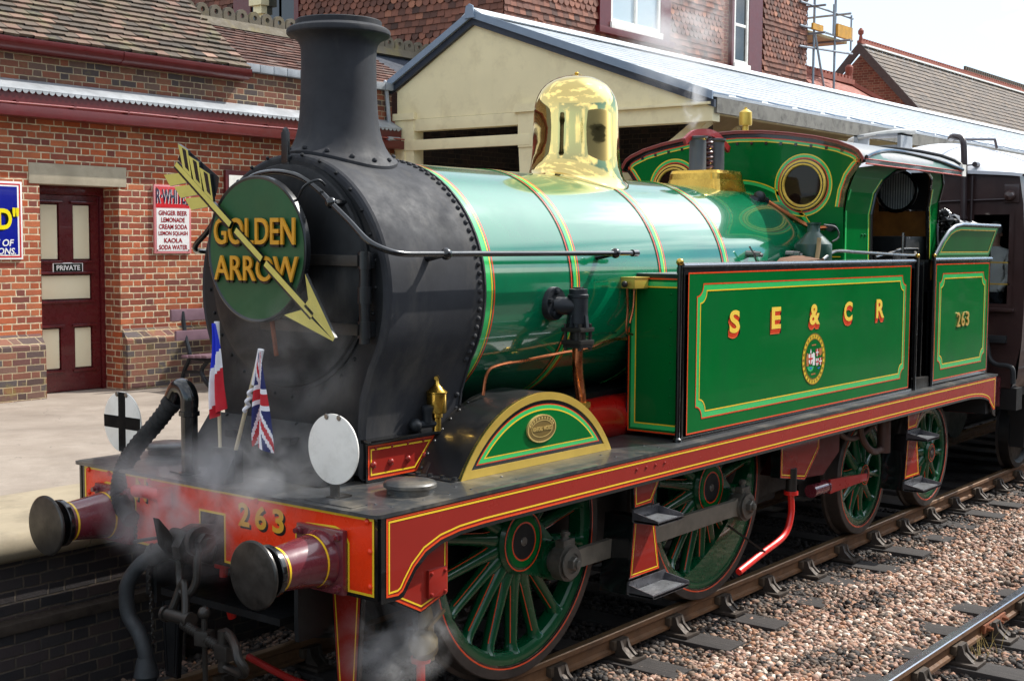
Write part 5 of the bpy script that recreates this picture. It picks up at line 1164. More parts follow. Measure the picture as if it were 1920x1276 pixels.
# --- splashers
M['mar_dk2'] = paint('sandbox_maroon', '#5a1a1a', .4, coat=.1, spec=.2, var=.15)
M['splash_top'] = paint('splasher_black', '#1b1c1e', .38, coat=.2, var=.25, scale=4, dirt='#5a5147', dirt_amt=.3, dscale=3)
DX = [1.66, 3.946]; WZ = .838
for s in (-1, 1):
    SXC, SZC, SR, YO, YI = 1.69, .886, .862, .965, .62
    a0 = math.degrees(math.asin((H-SZC)/SR)); A = arc(SXC, SZC, SR, a0, 180-a0, 40)
    f = (lambda a, b, d: (a, s*(YO+d), b)); m = MB()
    m.add([(a, s*YI, b) for a, b in A]+[(a, s*YO, b) for a, b in A], [(i, i+1, 41+i+1, 41+i) for i in range(40)], 1)
    m.prism(A+[(A[-1][0],H),(A[0][0],H)], f, -.012, -.002, 0)
    Ai = arc(SXC, SZC, SR-.085, 0, 180, 60); Ai = [(a, b) for a, b in Ai if b > H+.055]
    band = MB()
    Bi = arc(SXC, SZC, SR-.046, a0-1, 181-a0, 40)
    band.add([f(a, b, .006) for a, b in A]+[f(a, max(b, H), .006) for a, b in Bi], [(i, i+1, 41+i+1, 41+i) for i in range(40)], 0)
    band.add([f(a, b, .006) for a, b in A]+[f(a, b, -.02) for a, b in A], [(i, i+1, 41+i+1, 41+i) for i in range(40)], 0)
    band.add([f(max(min(a, 9), -9), max(b, H), .006) for a, b in Bi]+[f(a, max(b, H), 0) for a, b in Bi], [(i, i+1, 41+i+1, 41+i) for i in range(40)], 0)
    hb_ = math.sqrt(SR**2-(H+.045-SZC)**2)-.004; band.box(SXC-hb_, SXC+hb_, s*YO, s*(YO+.0055), H+.001, H+.048, 0)
    def chord(r, z0):
        q = [(a, b) for a, b in arc(SXC, SZC, r, 0, 180, 90) if b > z0]; hw = math.sqrt(r*r-(z0-SZC)**2)
        return [(SXC+hw, z0)]+q+[(SXC-hw, z0)]
    m.face(chord(SR-.040, H+.044), f, .0005, 5); m.face(chord(SR-.070, H+.070), f, .0015, 2); m.face(chord(SR-.077, H+.077), f, .0025, 3); m.face(chord(SR-.099, H+.099), f, .0035, 4); m.face(chord(SR-.107, H+.107), f, .0045, 0)
    m.box(A[-1][0]-.06, A[-1][0]+.01, s*YI, s*(YO-.01), H+.001, H+.012, 1, .003)
    for k in range(4): m.lathe([(0,.016),(.014,.016),(.016,.008)], (A[-1][0]-.035, s*(YI+.06+.09*k), H+.012), (0,0,1), 6, 1)
    for k in range(7):
        q = A[39-k*2]; m.rivet((q[0]-.0, s*(YI+.03), q[1]), ((q[0]-SXC), 0, (q[1]-SZC)), .012, 1)
    o = m.build('splasher', [M['green2'], M['splash_top'], M['lred'], M['lgreen'], M['lyel'], M['lblack']], lo, angle=40)
    band.build('beading', M['brass_edge'], o, angle=40)
    if s < 0:
        m = MB(); c = (1.675, 1.535); f2 = (lambda a, b, d: (a, -(YO+.005+d), b)); el = lambda rx, rz, n=40: [(c[0]+rx*math.cos(2*math.pi*i/n), c[1]+rz*math.sin(2*math.pi*i/n)) for i in range(n)]
        m.prism(el(.142,.084), f2, 0, .010, 0); m.ribbon(el(.136,.079), .008, f2, .012, 0); m.ribbon(el(.104,.050), .005, f2, .0125, 0); m.face(el(.134,.077), f2, .0105, 1)
        m.text('ASHFORD WORKS', (c[0], -(YO+.0165), c[1]), (1,0,0), (0,0,1), .026, 0, depth=.003, cond=.19, bold=.02)
        for txt, r0, top in (('REBUILT AT', 1, True), ('1 9 0 5', 1, False)):
            pass
        for i in range(11):
            a = R(160-14*i); m.box(c[0]+.120*math.cos(a)-.006, c[0]+.120*math.cos(a)+.006, -(YO+.0165), -(YO+.0155), c[1]+.064*math.sin(a)-.007, c[1]+.064*math.sin(a)+.007, 0) if 0 < 160-14*i < 180 else None
        m.build('works_plate', [paint('plate_brass', '#e3c67c', .3, metal=.45), paint('plate_ground', '#7a6432', .45, metal=.3)], o, angle=40)
# --- wheels
def wheel(x, s, Rw, spokes, pin=None, weight=None, hub=.17, name='driving_wheel', a_off=0.0):
    yf = s*.83; o_ = V3((x, 0, Rw)); m = MB()
    def L_(yy_, r, a): return (x+r*math.cos(a), yy_, Rw+r*math.sin(a))
    ri = Rw-.145; n = 72
    m.lathe([(0,ri+.0),(.015,ri-.012),(.10,ri-.012),(.115,ri)], (x, s*.70, Rw), (0,s,0), n, 0, caps=False); m.lathe([(.115,ri),(.121,ri+.012),(.121,Rw-.078)], (x, s*.70, Rw), (0,s,0), n, 0, caps=False); m.lathe([(0,ri),(0,Rw-.07)], (x, s*.70, Rw), (0,s,0), n, 0, caps=False)
    for k in range(spokes):
        a = 2*math.pi*(k+.5)/spokes+a_off; d = V3((math.cos(a),0,math.sin(a))); t = V3((-d.z,0,d.x)); P = []
        for r, w, th in ((hub*.8,.066,.068),(hub+.05,.056,.060),(hub+.10,.046,.052),((hub+ri)/2,.040,.046),(ri-.06,.036,.042),(ri-.02,.044,.046),(ri+.005,.066,.06)):
            c = o_+d*r+V3((0,s*.765,0)); P.append([c+t*(w*math.cos(q))+V3((0,th*math.sin(q),0)) for q in np.linspace(0, 2*math.pi, 13)[:-1]])
        v = [p for rg in P for p in rg]; m.add(v, [(i*12+j, i*12+(j+1) % 12, (i+1)*12+(j+1) % 12, (i+1)*12+j) for i in range(len(P)-1) for j in range(12)], 0)
        for g_ in (-1,): m.tube([o_+d*r+t*(g_*w*.86)+V3((0,s*(.765+th*.50),0)) for r, w, th in ((hub+.05,.056,.060),(hub+.10,.046,.052),((hub+ri)/2,.040,.046),(ri-.06,.036,.042))], .0032, 5, 2)
    m.lathe([(.60,.0),(.60,hub),(.835,hub),(.855,hub-.02),(.858,hub-.045)], (x,0,Rw), (0,s,0), 40, 0, caps=False); m.lathe([(.8588,hub-.022),(.8588,hub-.031)], (x,0,Rw), (0,s,0), 40, 2, caps=False)
    m.lathe([(.858,hub-.045),(.862,hub-.05),(.862,0)], (x,0,Rw), (0,s,0), 40, 5, caps=False); m.lathe([(.8635,hub*.58),(.8635,hub*.53)], (x,0,Rw), (0,s,0), 40, 2, caps=False); m.lathe([(.8630,hub*.53),(.8632,0)], (x,0,Rw), (0,s,0), 40, 3, caps=False)
    m.lathe([(.862,.03),(.868,.026),(.868,0)], (x,0,Rw), (0,s,0), 16, 4, caps=False)
    if pin:
        px, pz = x+pin[0]*math.cos(pin[1]), Rw-pin[0]*math.sin(pin[1])
        pr = arc(px, pz, .125, 0, 360, 28)[:-1]; m.prism(pr, lambda a, b, d: (a, s*d, b), .74, .885, 0)
        q = V3((px-x,0,pz-Rw)).normalized(); t = V3((-q.z,0,q.x)); w0, w1 = hub*.95, .12
        m.prism([(x+t.x*w0, Rw+t.z*w0), (px+t.x*w1, pz+t.z*w1), (px-t.x*w1, pz-t.z*w1), (x-t.x*w0, Rw-t.z*w0)], lambda a, b, d: (a, s*d, b), .74, .845, 0)
    if weight:
        a0, a1, rin = weight; k = 16; A = [(ri+.01)*1 for i in range(k+1)]
        pts = [(x+(ri+.01)*math.cos(R(a0+(a1-a0)*i/k)), Rw+(ri+.01)*math.sin(R(a0+(a1-a0)*i/k))) for i in range(k+1)]
        p0, p1 = pts[0], pts[-1]; mid = V3(((p0[0]+p1[0])/2-x, 0, (p0[1]+p1[1])/2-Rw)); mid = mid.normalized()*rin
        ins = [((1-t)**2*p1[0]+2*t*(1-t)*(x+mid.x)+t*t*p0[0], (1-t)**2*p1[1]+2*t*(1-t)*(Rw+mid.z)+t*t*p0[1]) for t in np.linspace(0, 1, 12)[1:-1]]
        m.prism(pts+ins, lambda a, b, d: (a, s*d, b), .72, .826, 0)
    ob_ = m.build(name, [M['wheel_green_shaded'], M['tyre'], M['lred'], M['cabdark'], M['steel'], M['green2']], lo, angle=38)
    ty = MB(); ty.lathe([(.68,Rw-.07),(.68,Rw+.03),(.705,Rw+.03),(.715,Rw+.004),(.735,Rw),(.825,Rw-.002),(.832,Rw-.008),(.834,Rw-.062),(.828,Rw-.068),(.80,Rw-.075)], (x,0,Rw), (0,s,0), 96, 0, caps=False)
    ty.lathe([(.8345,Rw-.062),(.8345,Rw-.072)], (x,0,Rw), (0,s,0), 96, 1, caps=False); ty.lathe([(.8280,Rw-.072),(.8280,Rw-.085)], (x,0,Rw), (0,s,0), 96, 2, caps=False)
    ty.build('tyre', [M['tyre'], M['lred'], M['lblack']], ob_, angle=30); return ob_
CA, CR = .525, .325
M['rod_steel'] = paint('rod_steel', '#7d776c', .36, metal=.35, var=.18, scale=7, dirt='#4a443c', dirt_amt=.5, dscale=6)
M['rod_boss'] = paint('rod_boss_steel', '#66625b', .34, metal=.45, var=.2, scale=9, dirt='#2f2b27', dirt_amt=.6, dscale=8)
for s in (-1, 1):
    ang = CA if s < 0 else CA+1.57
    wheel(DX[0], s, WZ, 18, (CR, ang), None, .205); wheel(DX[1], s, WZ, 18, (CR, ang), (-118, 8, .57) if s < 0 else None, .205)
    p0 = (DX[0]+CR*math.cos(ang), WZ-CR*math.sin(ang)); p1 = (DX[1]+CR*math.cos(ang), WZ-CR*math.sin(ang)); f = (lambda a, b, d: (a, s*d, b)); m = MB()
    rod = [(p0[0]+.10,p0[1]+.052),(p0[0]+.16,p0[1]+.058),((p0[0]+p1[0])/2,p0[1]+.066),(p1[0]-.16,p1[1]+.058),(p1[0]-.09,p1[1]+.07),(p1[0]-.09,p1[1]-.07),(p1[0]-.16,p1[1]-.058),((p0[0]+p1[0])/2,p0[1]-.066),(p0[0]+.16,p0[1]-.058),(p0[0]+.10,p0[1]-.052)]
    m.prism(rod, f, .945, .985, 1)
    for p in (p0, p1):
        m.prism(arc(p[0], p[1], .115, 0, 360, 30)[:-1], f, .93, 1.005, 0); m.lathe([(.885,.08),(1.02,.08),(1.022,.075)], (p[0],0,p[1]), (0,s,0), 28, 0); m.lathe([(1.02,.098),(1.026,.096),(1.028,.062)], (p[0],0,p[1]), (0,s,0), 28, 0, caps=False); m.lathe([(1.02,.045),(1.055,.045),(1.06,.04)], (p[0],0,p[1]), (0,s,0), 6, 0); m.lathe([(1.05,.028),(1.075,.026),(1.078,.02)], (p[0],0,p[1]), (0,s,0), 14, 0)
        m.box(p[0]-.06, p[0]+.06, s*.935, s*1.0, p[1]+.09, p[1]+.145, 0, .008); m.cyl((p[0],s*.965,p[1]+.14), (p[0],s*.965,p[1]+.195), .022, 10, 0); m.box(p[0]-.03, p[0]+.03, s*.95, s*.985, p[1]+.165, p[1]+.185, 0, .004)
    m.build('coupling_rod', [M['rod_boss'], M['rod_steel']], lo, angle=35)
for bx in (6.79, 8.45):
    for s in (-1, 1): wheel(bx, s, .546, 10, None, None, .115, 'bogie_wheel', .2)
m = MB()
m.box(7.0, 8.2, -.54, .54, .5, .7)
for s in (-1, 1):
    m.box(6.0, 9.0, s*.55, s*.58, .42, .80, 0, .01)
m.build('bogie_frame', M['cabdark'], lo)
# front sandbox hanging behind the beam, and rear one
def sandbox(pts, y0, y1, s, door=None):
    f = (lambda a, b, d: (a, s*d, b)); m = MB(); m.prism(pts, f, y0, y1, 1)
    m.face(inset2(pts, .012), f, y1+.0015, 0); m.ribbon(inset2(pts, .014), .010, f, y1+.003, 2); m.ribbon(inset2(pts, .036), .009, f, y1+.003, 3)
    if door:
        m.box(door[0], door[1], s*y1, s*(y1+.02), door[2], door[3], 0, .012)
        for a in (door[0]+.02, door[1]-.02):
            for b in (door[2]+.02, door[3]-.02): m.rivet((a, s*(y1+.02), b), (0,s,0), .012, 0)
    return m.build('sandbox', [M['lmar'], M['lblack'], M['lred'], M['lyel']], lo)
for s in (-1, 1): sandbox([(.10,1.29),(.10,.88),(.385,.735),(.60,.80),(.60,1.29)], 1.02, 1.17, s, (.43,.575,.80,.95))
for s in (-1, 1):
    sandbox([(4.66,1.16),(4.66,.83),(5.10,.755),(5.36,.98),(5.36,1.16)], .98, 1.06, s)
    m = MB(); m.prism([(5.36,1.16),(5.36,.98),(5.10,.755),(5.62,.72),(5.93,.88),(5.93,1.16)], lambda a, b, d: (a, s*d, b), .66, .98, 0); m.build('sandbox_body', M['mar_dk2'], lo)
# brake gear arm (red) and drain pipes
m = MB(); m.cyl((5.45,-.95,.60), (5.72,-.95,.60), .054, 16, 1); m.cyl((5.72,-.95,.60), (5.735,-.95,.60), .06, 16, 1); m.prism([(5.73,.545),(5.73,.665),(6.5,.615),(6.5,.555)], lambda a, b, d: (a, d, b), -1.0, -.98, 0); m.build('brake_arm', [paint('brake_red', '#a5201c', .3, coat=.4), M['mar_dk']], lo)
def drain(path, r, top, name='drain_pipe'):
    m = MB(); m.tube(bez(path, 6), r, 10, 0); m.cyl(path[0], (path[0][0], path[0][1], path[0][2]+.03), r*2.2, 12, 0); m.cyl((path[0][0],path[0][1],path[0][2]+.03), (path[0][0],path[0][1],top), r*1.7, 12, 1); m.build(name, [M['red'], M['steel_dk']], lo)
drain([(4.88,-1.05,.67),(4.885,-1.05,.50),(4.77,-1.05,.36),(4.40,-1.05,.285),(4.04,-1.05,.215)], .026, .88)
m = MB(); m.beam((4.42,-1.06,.30), (4.15,-.9,.52), .04, .012, 0); m.build('pipe_bracket', M['steel_dk'], lo)
drain([(.80,-.80,.30),(.80,-.80,.15),(.80,-.80,.0),(.84,-.80,-.10)], .026, .34)
m = MB(); m.lathe([(0,.03),(.02,.075),(.09,.085),(.10,.07),(.13,.05),(.16,.0)], (.82,-.82,.36), (-.6,-.3,.75), 18, 0); m.cyl((.85,-.80,.3), (.86,-.78,.62), .045, 12, 0); m.beam((.78,-.86,.5), (.95,-.84,.57), .02, .02, 0); m.build('drain_cock', paint('dull_brass', '#7d6636', .4, metal=.4, var=.25, scale=9), lo)
drain([(.42,.42,.72),(.42,.42,.62),(.45,.42,.5),(.48,.42,.4)], .026, .8)
m = MB(); m.lathe([(0,.03),(.03,.085),(.06,.085),(.10,.05),(.14,.03)], (.36,.44,.82), (-.8,0,.5), 16, 0); m.build('drain_cock', M['brass2'], lo)
m = MB(); m.tube(bez([(.5,.3,.18),(.5,-.1,.12),(.5,-.5,.12),(.55,-.6,.1)], 5), .022, 10, 0); m.build('drain_pipe', paint('dull_red', '#9a1d18', .4), lo)
# steps
M['step_steel'] = paint('step_steel', '#66656a', .3, metal=.6, var=.25, scale=9, dirt='#2d2c2c', dirt_amt=.7, dscale=8)
def steps(x0, s, long):
    f = (lambda a, b, d: (a, s*(1.14+d), b)); 
    m = MB(); up = [(x0-.16,1.165),(x0+.20,1.165),(x0+.06,.95),(x0-.15,.95)]; m.prism(up, f, -.02, 0, 1); m.face(inset2(up, .014), f, .0015, 0); m.ribbon(inset2(up, .018), .009, f, .003, 2); m.ribbon(inset2(up, .036), .008, f, .003, 3)
    lw = [(x0-.15,.90),(x0+.09,.90),(x0+.17,.50),(x0-.20,.50)]; m.prism(lw, f, -.02, 0, 1); m.face(inset2(lw, .014), f, .0015, 0); m.ribbon(inset2(lw, .018), .009, f, .003, 2); m.ribbon(inset2(lw, .038), .008, f, .003, 3)
    m.prism([(x0-.15,.90),(x0-.06,.90),(x0-.20,.50),(x0-.20,.40)], f, -.22, -.021, 1)
    o = m.build('step_hanger', [M['lmar'], M['lblack'], M['lred'], M['lyel']], lo)
    for z, a0, a1 in ((.88, x0-.165, x0+.145), (.42, x0-.215, x0+.235)):
        t = MB(); t.box(a0, a1, s*1.14, s*1.33, z-.012, z, 1); t.box(a0, a1, s*1.135, s*1.15, z-.012, z+.065, 0, .004); t.prism([(s*1.15,z-.02),(s*1.33,z-.012),(s*1.33,z+.012),(s*1.15,z+.05)], lambda a, b, d: (d, a, b), a0, a0+.010, 0); t.prism([(s*1.15,z-.012),(s*1.33,z-.012),(s*1.33,z+.02),(s*1.15,z+.05)], lambda a, b, d: (d, a, b), a1-.010, a1, 0); t.box(a0+.011, a1-.011, s*1.322, s*1.33, z-.016, z+.006, 0)
        for i in range(int((a1-a0-.05)/.024)): t.box(a0+.025+.024*i, a0+.037+.024*i, s*1.16, s*1.315, z+.0005, z+.007, 1)
        t.build('step', [M['step_steel'], M['tread']], o)
for s in (-1, 1): steps(2.60, s, 0); steps(7.20, s, 0)
m = MB(); m.tube(bez([(6.35,-.98,1.15),(6.40,-.98,.95),(6.6,-1.0,.80),(6.9,-1.0,.80)], 6), .03, 10); m.tube(bez([(5.9,-.95,1.1),(6.1,-.95,.98),(6.4,-.95,.95),(6.8,-.95,1.05)], 6), .025, 10); m.cyl((6.85,-1.0,.76), (6.85,-1.0,1.1), .06, 12); m.build('brake_pipe', paint('pipe_brown', '#4b332c', .5, var=.2), lo)
# guard irons
for s in (-1, 1):
    f = FX(.31); m = MB(); q = [(s*.86,.88),(s*.62,.88),(s*.69,.02),(s*.80,.02)]; m.prism(q, f, 0, .03, 1); m.face(inset2(q, .012), f, .0315, 0); 
    m.ribbon([(s*.83,.86),(s*.775,.05)], .008, f, .033, 2, closed=False); m.ribbon([(s*.65,.86),(s*.715,.05)], .008, f, .033, 2, closed=False); m.build('guard_iron', [M['lmar'] if s < 0 else M['cabdark'], M['lblack'], M['lyel'] if s < 0 else M['lblack']], lo)
# handrail round the smokebox
m = MB(); hp = [(2.83,-.875,2.572),(2.0,-.875,2.572),(1.2,-.875,2.572),(.75,-.875,2.572),(.56,-.868,2.575),(.475,-.82,2.60),(.44,-.74,2.645),(.44,-.61,2.744),(.44,-.49,2.83),(.44,-.38,2.912),(.44,-.26,2.978),(.44,-.13,3.012),(.44,.03,3.02),(.44,.19,2.988),(.44,.38,2.87),(.44,.55,2.70),(.44,.66,2.62),(.46,.70,2.585),(.54,.76,2.572),(.75,.80,2.572)]
m.tube(bez(hp, 5), .0165, 12); m.sphere((2.83,-.875,2.572), .024, 0, 12, 8); m.cyl((2.80,-.875,2.572), (2.86,-.875,2.572), .024, 12)
for x in (.92, 2.60): m.sphere((x,-.875,2.572), .034, 0, 12, 8); m.cyl((x,-.875,2.572), (x-.03,-.74,2.545), .016, 10, 0, .024)
for y, z in ((-.47,2.845),): m.sphere((.44,y,z), .032, 0, 12, 8); m.cyl((.44,y,z), (.56,y,z), .018, 10)
m.build('handrail', M['lblack'], lo)
# clack valve and pipes on the boiler
m = MB(); c = V3((2.05,-.78,2.26)); nd = V3((-.25,-.97,.0)).normalized(); m.lathe([(-.06,.105),(.02,.105),(.028,.10),(.028,.05)], c, (0,-1,0), 24, 0)
for i in range(5): a = R(72*i+20); m.lathe([(.028,.018),(.045,.018),(.047,.01)], (c.x+.075*math.cos(a), c.y, c.z+.075*math.sin(a)), (0,-1,0), 6, 0)
m.cyl((2.05,-.78,2.25), (2.15,-.90,2.24), .055, 14, 0); x, y = 2.15, -.90
m.lathe([(0,.052),(.02,.052),(.022,.062),(.18,.062),(.185,.066),(.20,.066),(.205,.058),(.235,.058),(.237,.05)], (x,y,2.115), (0,0,1), 24, 0); m.lathe([(.0,.035),(.012,.035)], (x,y,2.35), (0,0,1), 6, 0)
m.box(x-.075, x+.075, y-.075, y+.075, 2.085, 2.112, 1, .006); m.box(x-.075, x+.075, y-.075, y+.075, 2.005, 2.035, 1, .006); m.box(x-.068, x+.068, y-.068, y+.068, 1.985, 2.004, 1, .004); m.lathe([(0,.05),(.05,.05)], (x,y,2.035), (0,0,1), 16, 1)
for dx in (-.055, .055):
    for dy in (-.055, .055): m.cyl((x+dx,y+dy,1.97), (x+dx,y+dy,2.135), .012, 6, 1)
for a in (0, 90, 180, 270): m.beam((x+.06*math.cos(R(a)), y+.06*math.sin(R(a)), 2.19), (x+.07*math.cos(R(a)), y+.07*math.sin(R(a)), 2.112), .012, .03, 0)
m.build('clack_valve', [M['iron'], M['steel_dk']], lo)
m = MB(); m.tube(bez([(2.15,-.90,1.985),(2.15,-.90,1.87),(2.185,-.885,1.77),(2.235,-.865,1.69),(2.25,-.86,1.62)], 6), .034, 14); m.build('feed_pipe', M['copper'], lo)
m = MB(); m.lathe([(0,.055),(.035,.055)], (2.26,-.86,1.595), (0,0,1), 6, 0); m.lathe([(0,.045),(.03,.045)], (2.26,-.86,1.56), (0,0,1), 6, 0); m.build('pipe_union', M['brass2'], lo)
m = MB(); m.tube(bez([(1.46,-.70,1.73),(1.50,-.70,1.86),(1.60,-.705,1.90),(1.9,-.71,1.915),(2.2,-.72,1.935),(2.5,-.73,1.95),(2.75,-.74,1.99),(2.95,-.74,1.99)], 6), .010, 8); m.tube(bez([(2.86,-.80,2.34),(2.87,-.80,2.2),(2.86,-.80,2.05),(2.95,-.79,2.02)], 6), .009, 8); m.tube(bez([(2.95,-.80,2.34),(2.94,-.80,2.2),(2.90,-.80,2.1)], 6), .009, 8); m.build('oil_pipe', M['copper'], lo)
m = MB(); m.box(2.83, 3.0, -.88, -.76, 2.335, 2.405, 0, .006); m.box(2.825, 3.01, -.885, -.75, 2.405, 2.412, 0); m.sphere((2.80,-.82,2.365), .022, 1, 8, 6); m.build('oil_box', [M['brass_edge'], M['steel_dk']], lo)
# brass lubricator by the smokebox
m = MB(); x, y = 1.09, -.66; m.lathe([(0,.026),(.075,.026),(.08,.035),(.10,.035),(.105,.055),(.11,.058),(.215,.058),(.22,.062),(.226,.062),(.235,.05),(.26,.025),(.275,.014),(.30,.012)], (x,y,1.555), (0,0,1), 20, 0); m.cyl((x-.03,y-.02,1.862), (x+.03,y+.02,1.862), .011, 10, 0); m.build('lubricator', M['brass2'], lo)
m = MB(); m.cyl((x,y,1.60), (x-.14,y+.03,1.60), .022, 10, 0); m.lathe([(0,.03),(.06,.03),(.07,.036),(.09,.036),(.10,.02)], (x-.07,y+.01,1.61), (0,0,1), 12, 0); m.sphere((x-.15,y+.03,1.60), .04, 0, 12, 8); m.build('lubricator_pipe', M['iron'], lo)
# fittings on the boiler top and tank
m = MB(); m.lathe([(0,.055),(.02,.06),(.05,.04)], (5.45,-.37,2.99), (0,-.4,1), 12, 0); m.sphere((5.5,-.40,3.03), .055, 0, 12, 8); m.cyl((5.5,-.40,3.03), (5.58,-.43,3.0), .03, 10, 0); m.box(5.30, 5.46, -.42, -.30, 2.95, 2.98, 0, .008); m.build('steam_valve', M['iron'], lo)
m = MB(); m.tube(bez([(5.58,-.43,3.0),(5.7,-.58,2.88),(5.78,-.70,2.80),(5.78,-.80,2.775),(5.78,-.90,2.78)], 5), .021, 10); m.build('ejector_pipe', M['copper'], lo)
m = MB(); m.cyl((5.83,-.92,2.78), (5.76,-.92,2.78), .035, 12); m.build('pipe_flange', M['iron'], lo)
for (x, y, z) in ((5.28,-.79,2.56),(4.65,-.76,2.56)):
    m = MB(); m.cyl((x,y+.02,z), (x,y-.05,z), .028, 10); m.cyl((x,y-.05,z), (x+.02,y-.11,z-.01), .016, 8); m.lathe([(0,.024),(.05,.02)], (x,y-.05,z), (0,-1,0), 6)
    if x < 5: m.tube([(4.58,-.8,2.62),(4.62,-.82,2.56),(4.66,-.83,2.48)], .007, 6)
    m.build('wash_out_cock', M['steel'], lo)
m = MB()
for x in (3.55, 3.68, 4.55): m.lathe([(0,.03),(.015,.03),(.016,.018),(.035,.018)], (x,-.95,2.436), (0,0,1), 8, 0)
m.lathe([(0,.11),(.02,.11),(.04,.05),(.06,.05)], (4.62,-.92,2.436), (0,0,1), 16, 0); m.beam((4.5,-.92,2.50), (4.74,-.92,2.50), .03, .02, 0); m.build('tank_filler', M['iron'], lo)
# round caps on the footplate
for x, y in ((.52,-.975), (.52,1.06)):
    m = MB(); m.lathe([(0,.125),(.03,.125),(.032,.135),(.036,.142),(.052,.142),(.06,.136),(.066,.12),(.07,.05),(.07,.0)], (x,y,H), (0,0,1), 36, 0, caps=False); m.build('sand_cap', M['plate'], lo)
# vacuum standpipe and corrugated hose
m = MB(); px, py = .13, .355; m.lathe([(0,.062),(.012,.062),(.014,.047),(.33,.047),(.335,.058),(.36,.058),(.362,.05),(.40,.05)], (px,py,H), (0,0,1), 20, 0); m.tube(bez([(px,py,1.70),(px,py,1.755),(px,py+.03,1.80),(px,py+.09,1.805),(px,py+.13,1.76),(px,py+.15,1.72)], 6), .052, 16, 0)
m.build('vacuum_standpipe', M['lblack'], lo, angle=50)
hp = bez([(.13,.50,1.72),(.10,.60,1.60),(.06,.72,1.47),(.03,.80,1.36),(.0,.82,1.27),(-.05,.77,1.17),(-.08,.68,1.10)], 14); rr_ = [.046+.007*(0.5+.5*math.cos(i*2.1)) for i in range(len(hp))]
m = MB(); m.tube(hp, rr_, 14, 0); m.tube(bez([(.13,.485,1.735),(.128,.505,1.715),(.12,.525,1.69)], 3), .058, 14, 0); m.tube(bez([(-.07,.70,1.13),(-.085,.66,1.09),(-.09,.60,1.06)], 4), [.05]*9, 12, 0); m.build('vacuum_hose', M['bag'], lo, angle=60)
m = MB(); m.tube(bez([(-.06,.60,1.22),(-.06,.52,1.225),(-.06,.42,1.22),(-.06,.33,1.215)], 4), .036, 12); m.cyl((-.06,.34,1.15), (-.06,.34,1.27), .04, 12); m.cyl((0,.40,1.2), (-.07,.40,1.2), .03, 10); m.build('hose_bracket', M['red'], lo)
m = MB()
for i in range(9): m.lathe([(-.004,.011),(0,.013),(.004,.011)], (-.02,.66,1.07-.025*i), (1,0,0) if i % 2 else (0,1,0), 8, 0)
m.build('chain', M['steel_dk'], lo)
# draw hook and screw coupling
m = MB(); hk = [(.0,1.10),(-.12,1.12),(-.20,1.10),(-.25,1.02),(-.235,.95),(-.18,.915),(-.10,.915),(-.10,.955),(-.165,.965),(-.185,1.01),(-.15,1.05),(-.10,1.055),(0,1.04)]
m.prism([(a, b) for a, b in hk], lambda a, b, d: (a, d, b), -.03, .035, 0); m.prism([(-.10,.93),(-.20,.93),(-.27,1.02),(-.30,1.17),(-.24,1.10),(-.18,1.0)], lambda a, b, d: (a, d+.09, b), -.02, .03, 0); m.cyl((-.17,-.14,1.05), (-.17,.12,1.05), .045, 16, 0); m.cyl((-.17,-.17,1.05), (-.17,-.14,1.05), .055, 6, 0); m.cyl((-.17,-.19,1.05), (-.17,-.17,1.05), .03, 14, 0); m.cyl((-.17,-.11,1.05), (-.17,-.075,1.05), .08, 20, 0); m.build('draw_hook', M['steel_dk'], lo)
m = MB(); m.tube(bez([(-.17,-.105,1.05),(-.19,-.105,.95),(-.20,-.105,.84),(-.22,-.07,.775),(-.22,-.01,.775),(-.20,.03,.84),(-.19,.04,.95),(-.17,.04,1.05)], 5), .022, 10); m.build('coupling_link', M['steel_dk'], lo)
m = MB(); m.tube(bez([(-.27,-.10,.66),(-.25,-.08,.72),(-.23,-.05,.80),(-.22,-.03,.825),(-.22,0,.80),(-.24,.02,.72),(-.26,.04,.66)], 5), .022, 10); m.cyl((-.27,-.13,.655), (-.27,.06,.655), .034, 16); m.cyl((-.27,-.15,.655), (-.27,-.13,.655), .044, 14); m.cyl((-.27,.05,.655), (-.27,.07,.655), .044, 14)
A_, B_ = V3((-.28,-.10,.63)), V3((-.33,-.50,.575)); d_ = (B_-A_)
m.tube([A_+d_*t for t in np.linspace(0, 1, 60)], [.026+.005*math.sin(i*2.1) for i in range(60)], 12); m.obox(A_+d_*.5, Matrix.Rotation(.3, 3, 'Z'), .036, .042, .040, 0, .012); m.cyl(A_+d_*.5, A_+d_*.5+V3((.0,.0,.12)), .016, 10); m.sphere(tuple(A_+d_*.5+V3((0,0,.13))), .034, 0, 12, 8)
m.cyl(A_+d_*.5, A_+d_*.5+V3((.03,.03,-.40)), .014, 10); m.lathe([(0,.02),(.05,.032),(.09,.03),(.1,.02)], tuple(A_+d_*.5+V3((.03,.03,-.36))), (.05,.05,-1), 14)
m.box(B_.x-.04, B_.x+.04, B_.y-.05, B_.y+.05, B_.z-.04, B_.z+.04, 0, .015); m.tube(bez([(-.30,-.46,.66),(-.34,-.55,.66),(-.40,-.66,.64),(-.42,-.70,.60),(-.40,-.72,.55),(-.36,-.66,.50),(-.33,-.55,.49),(-.33,-.46,.50)], 5), .024, 10); m.cyl((-.33,-.48,.68), (-.33,-.48,.47), .028, 12); m.build('screw_coupling', M['steel_dk'], lo)
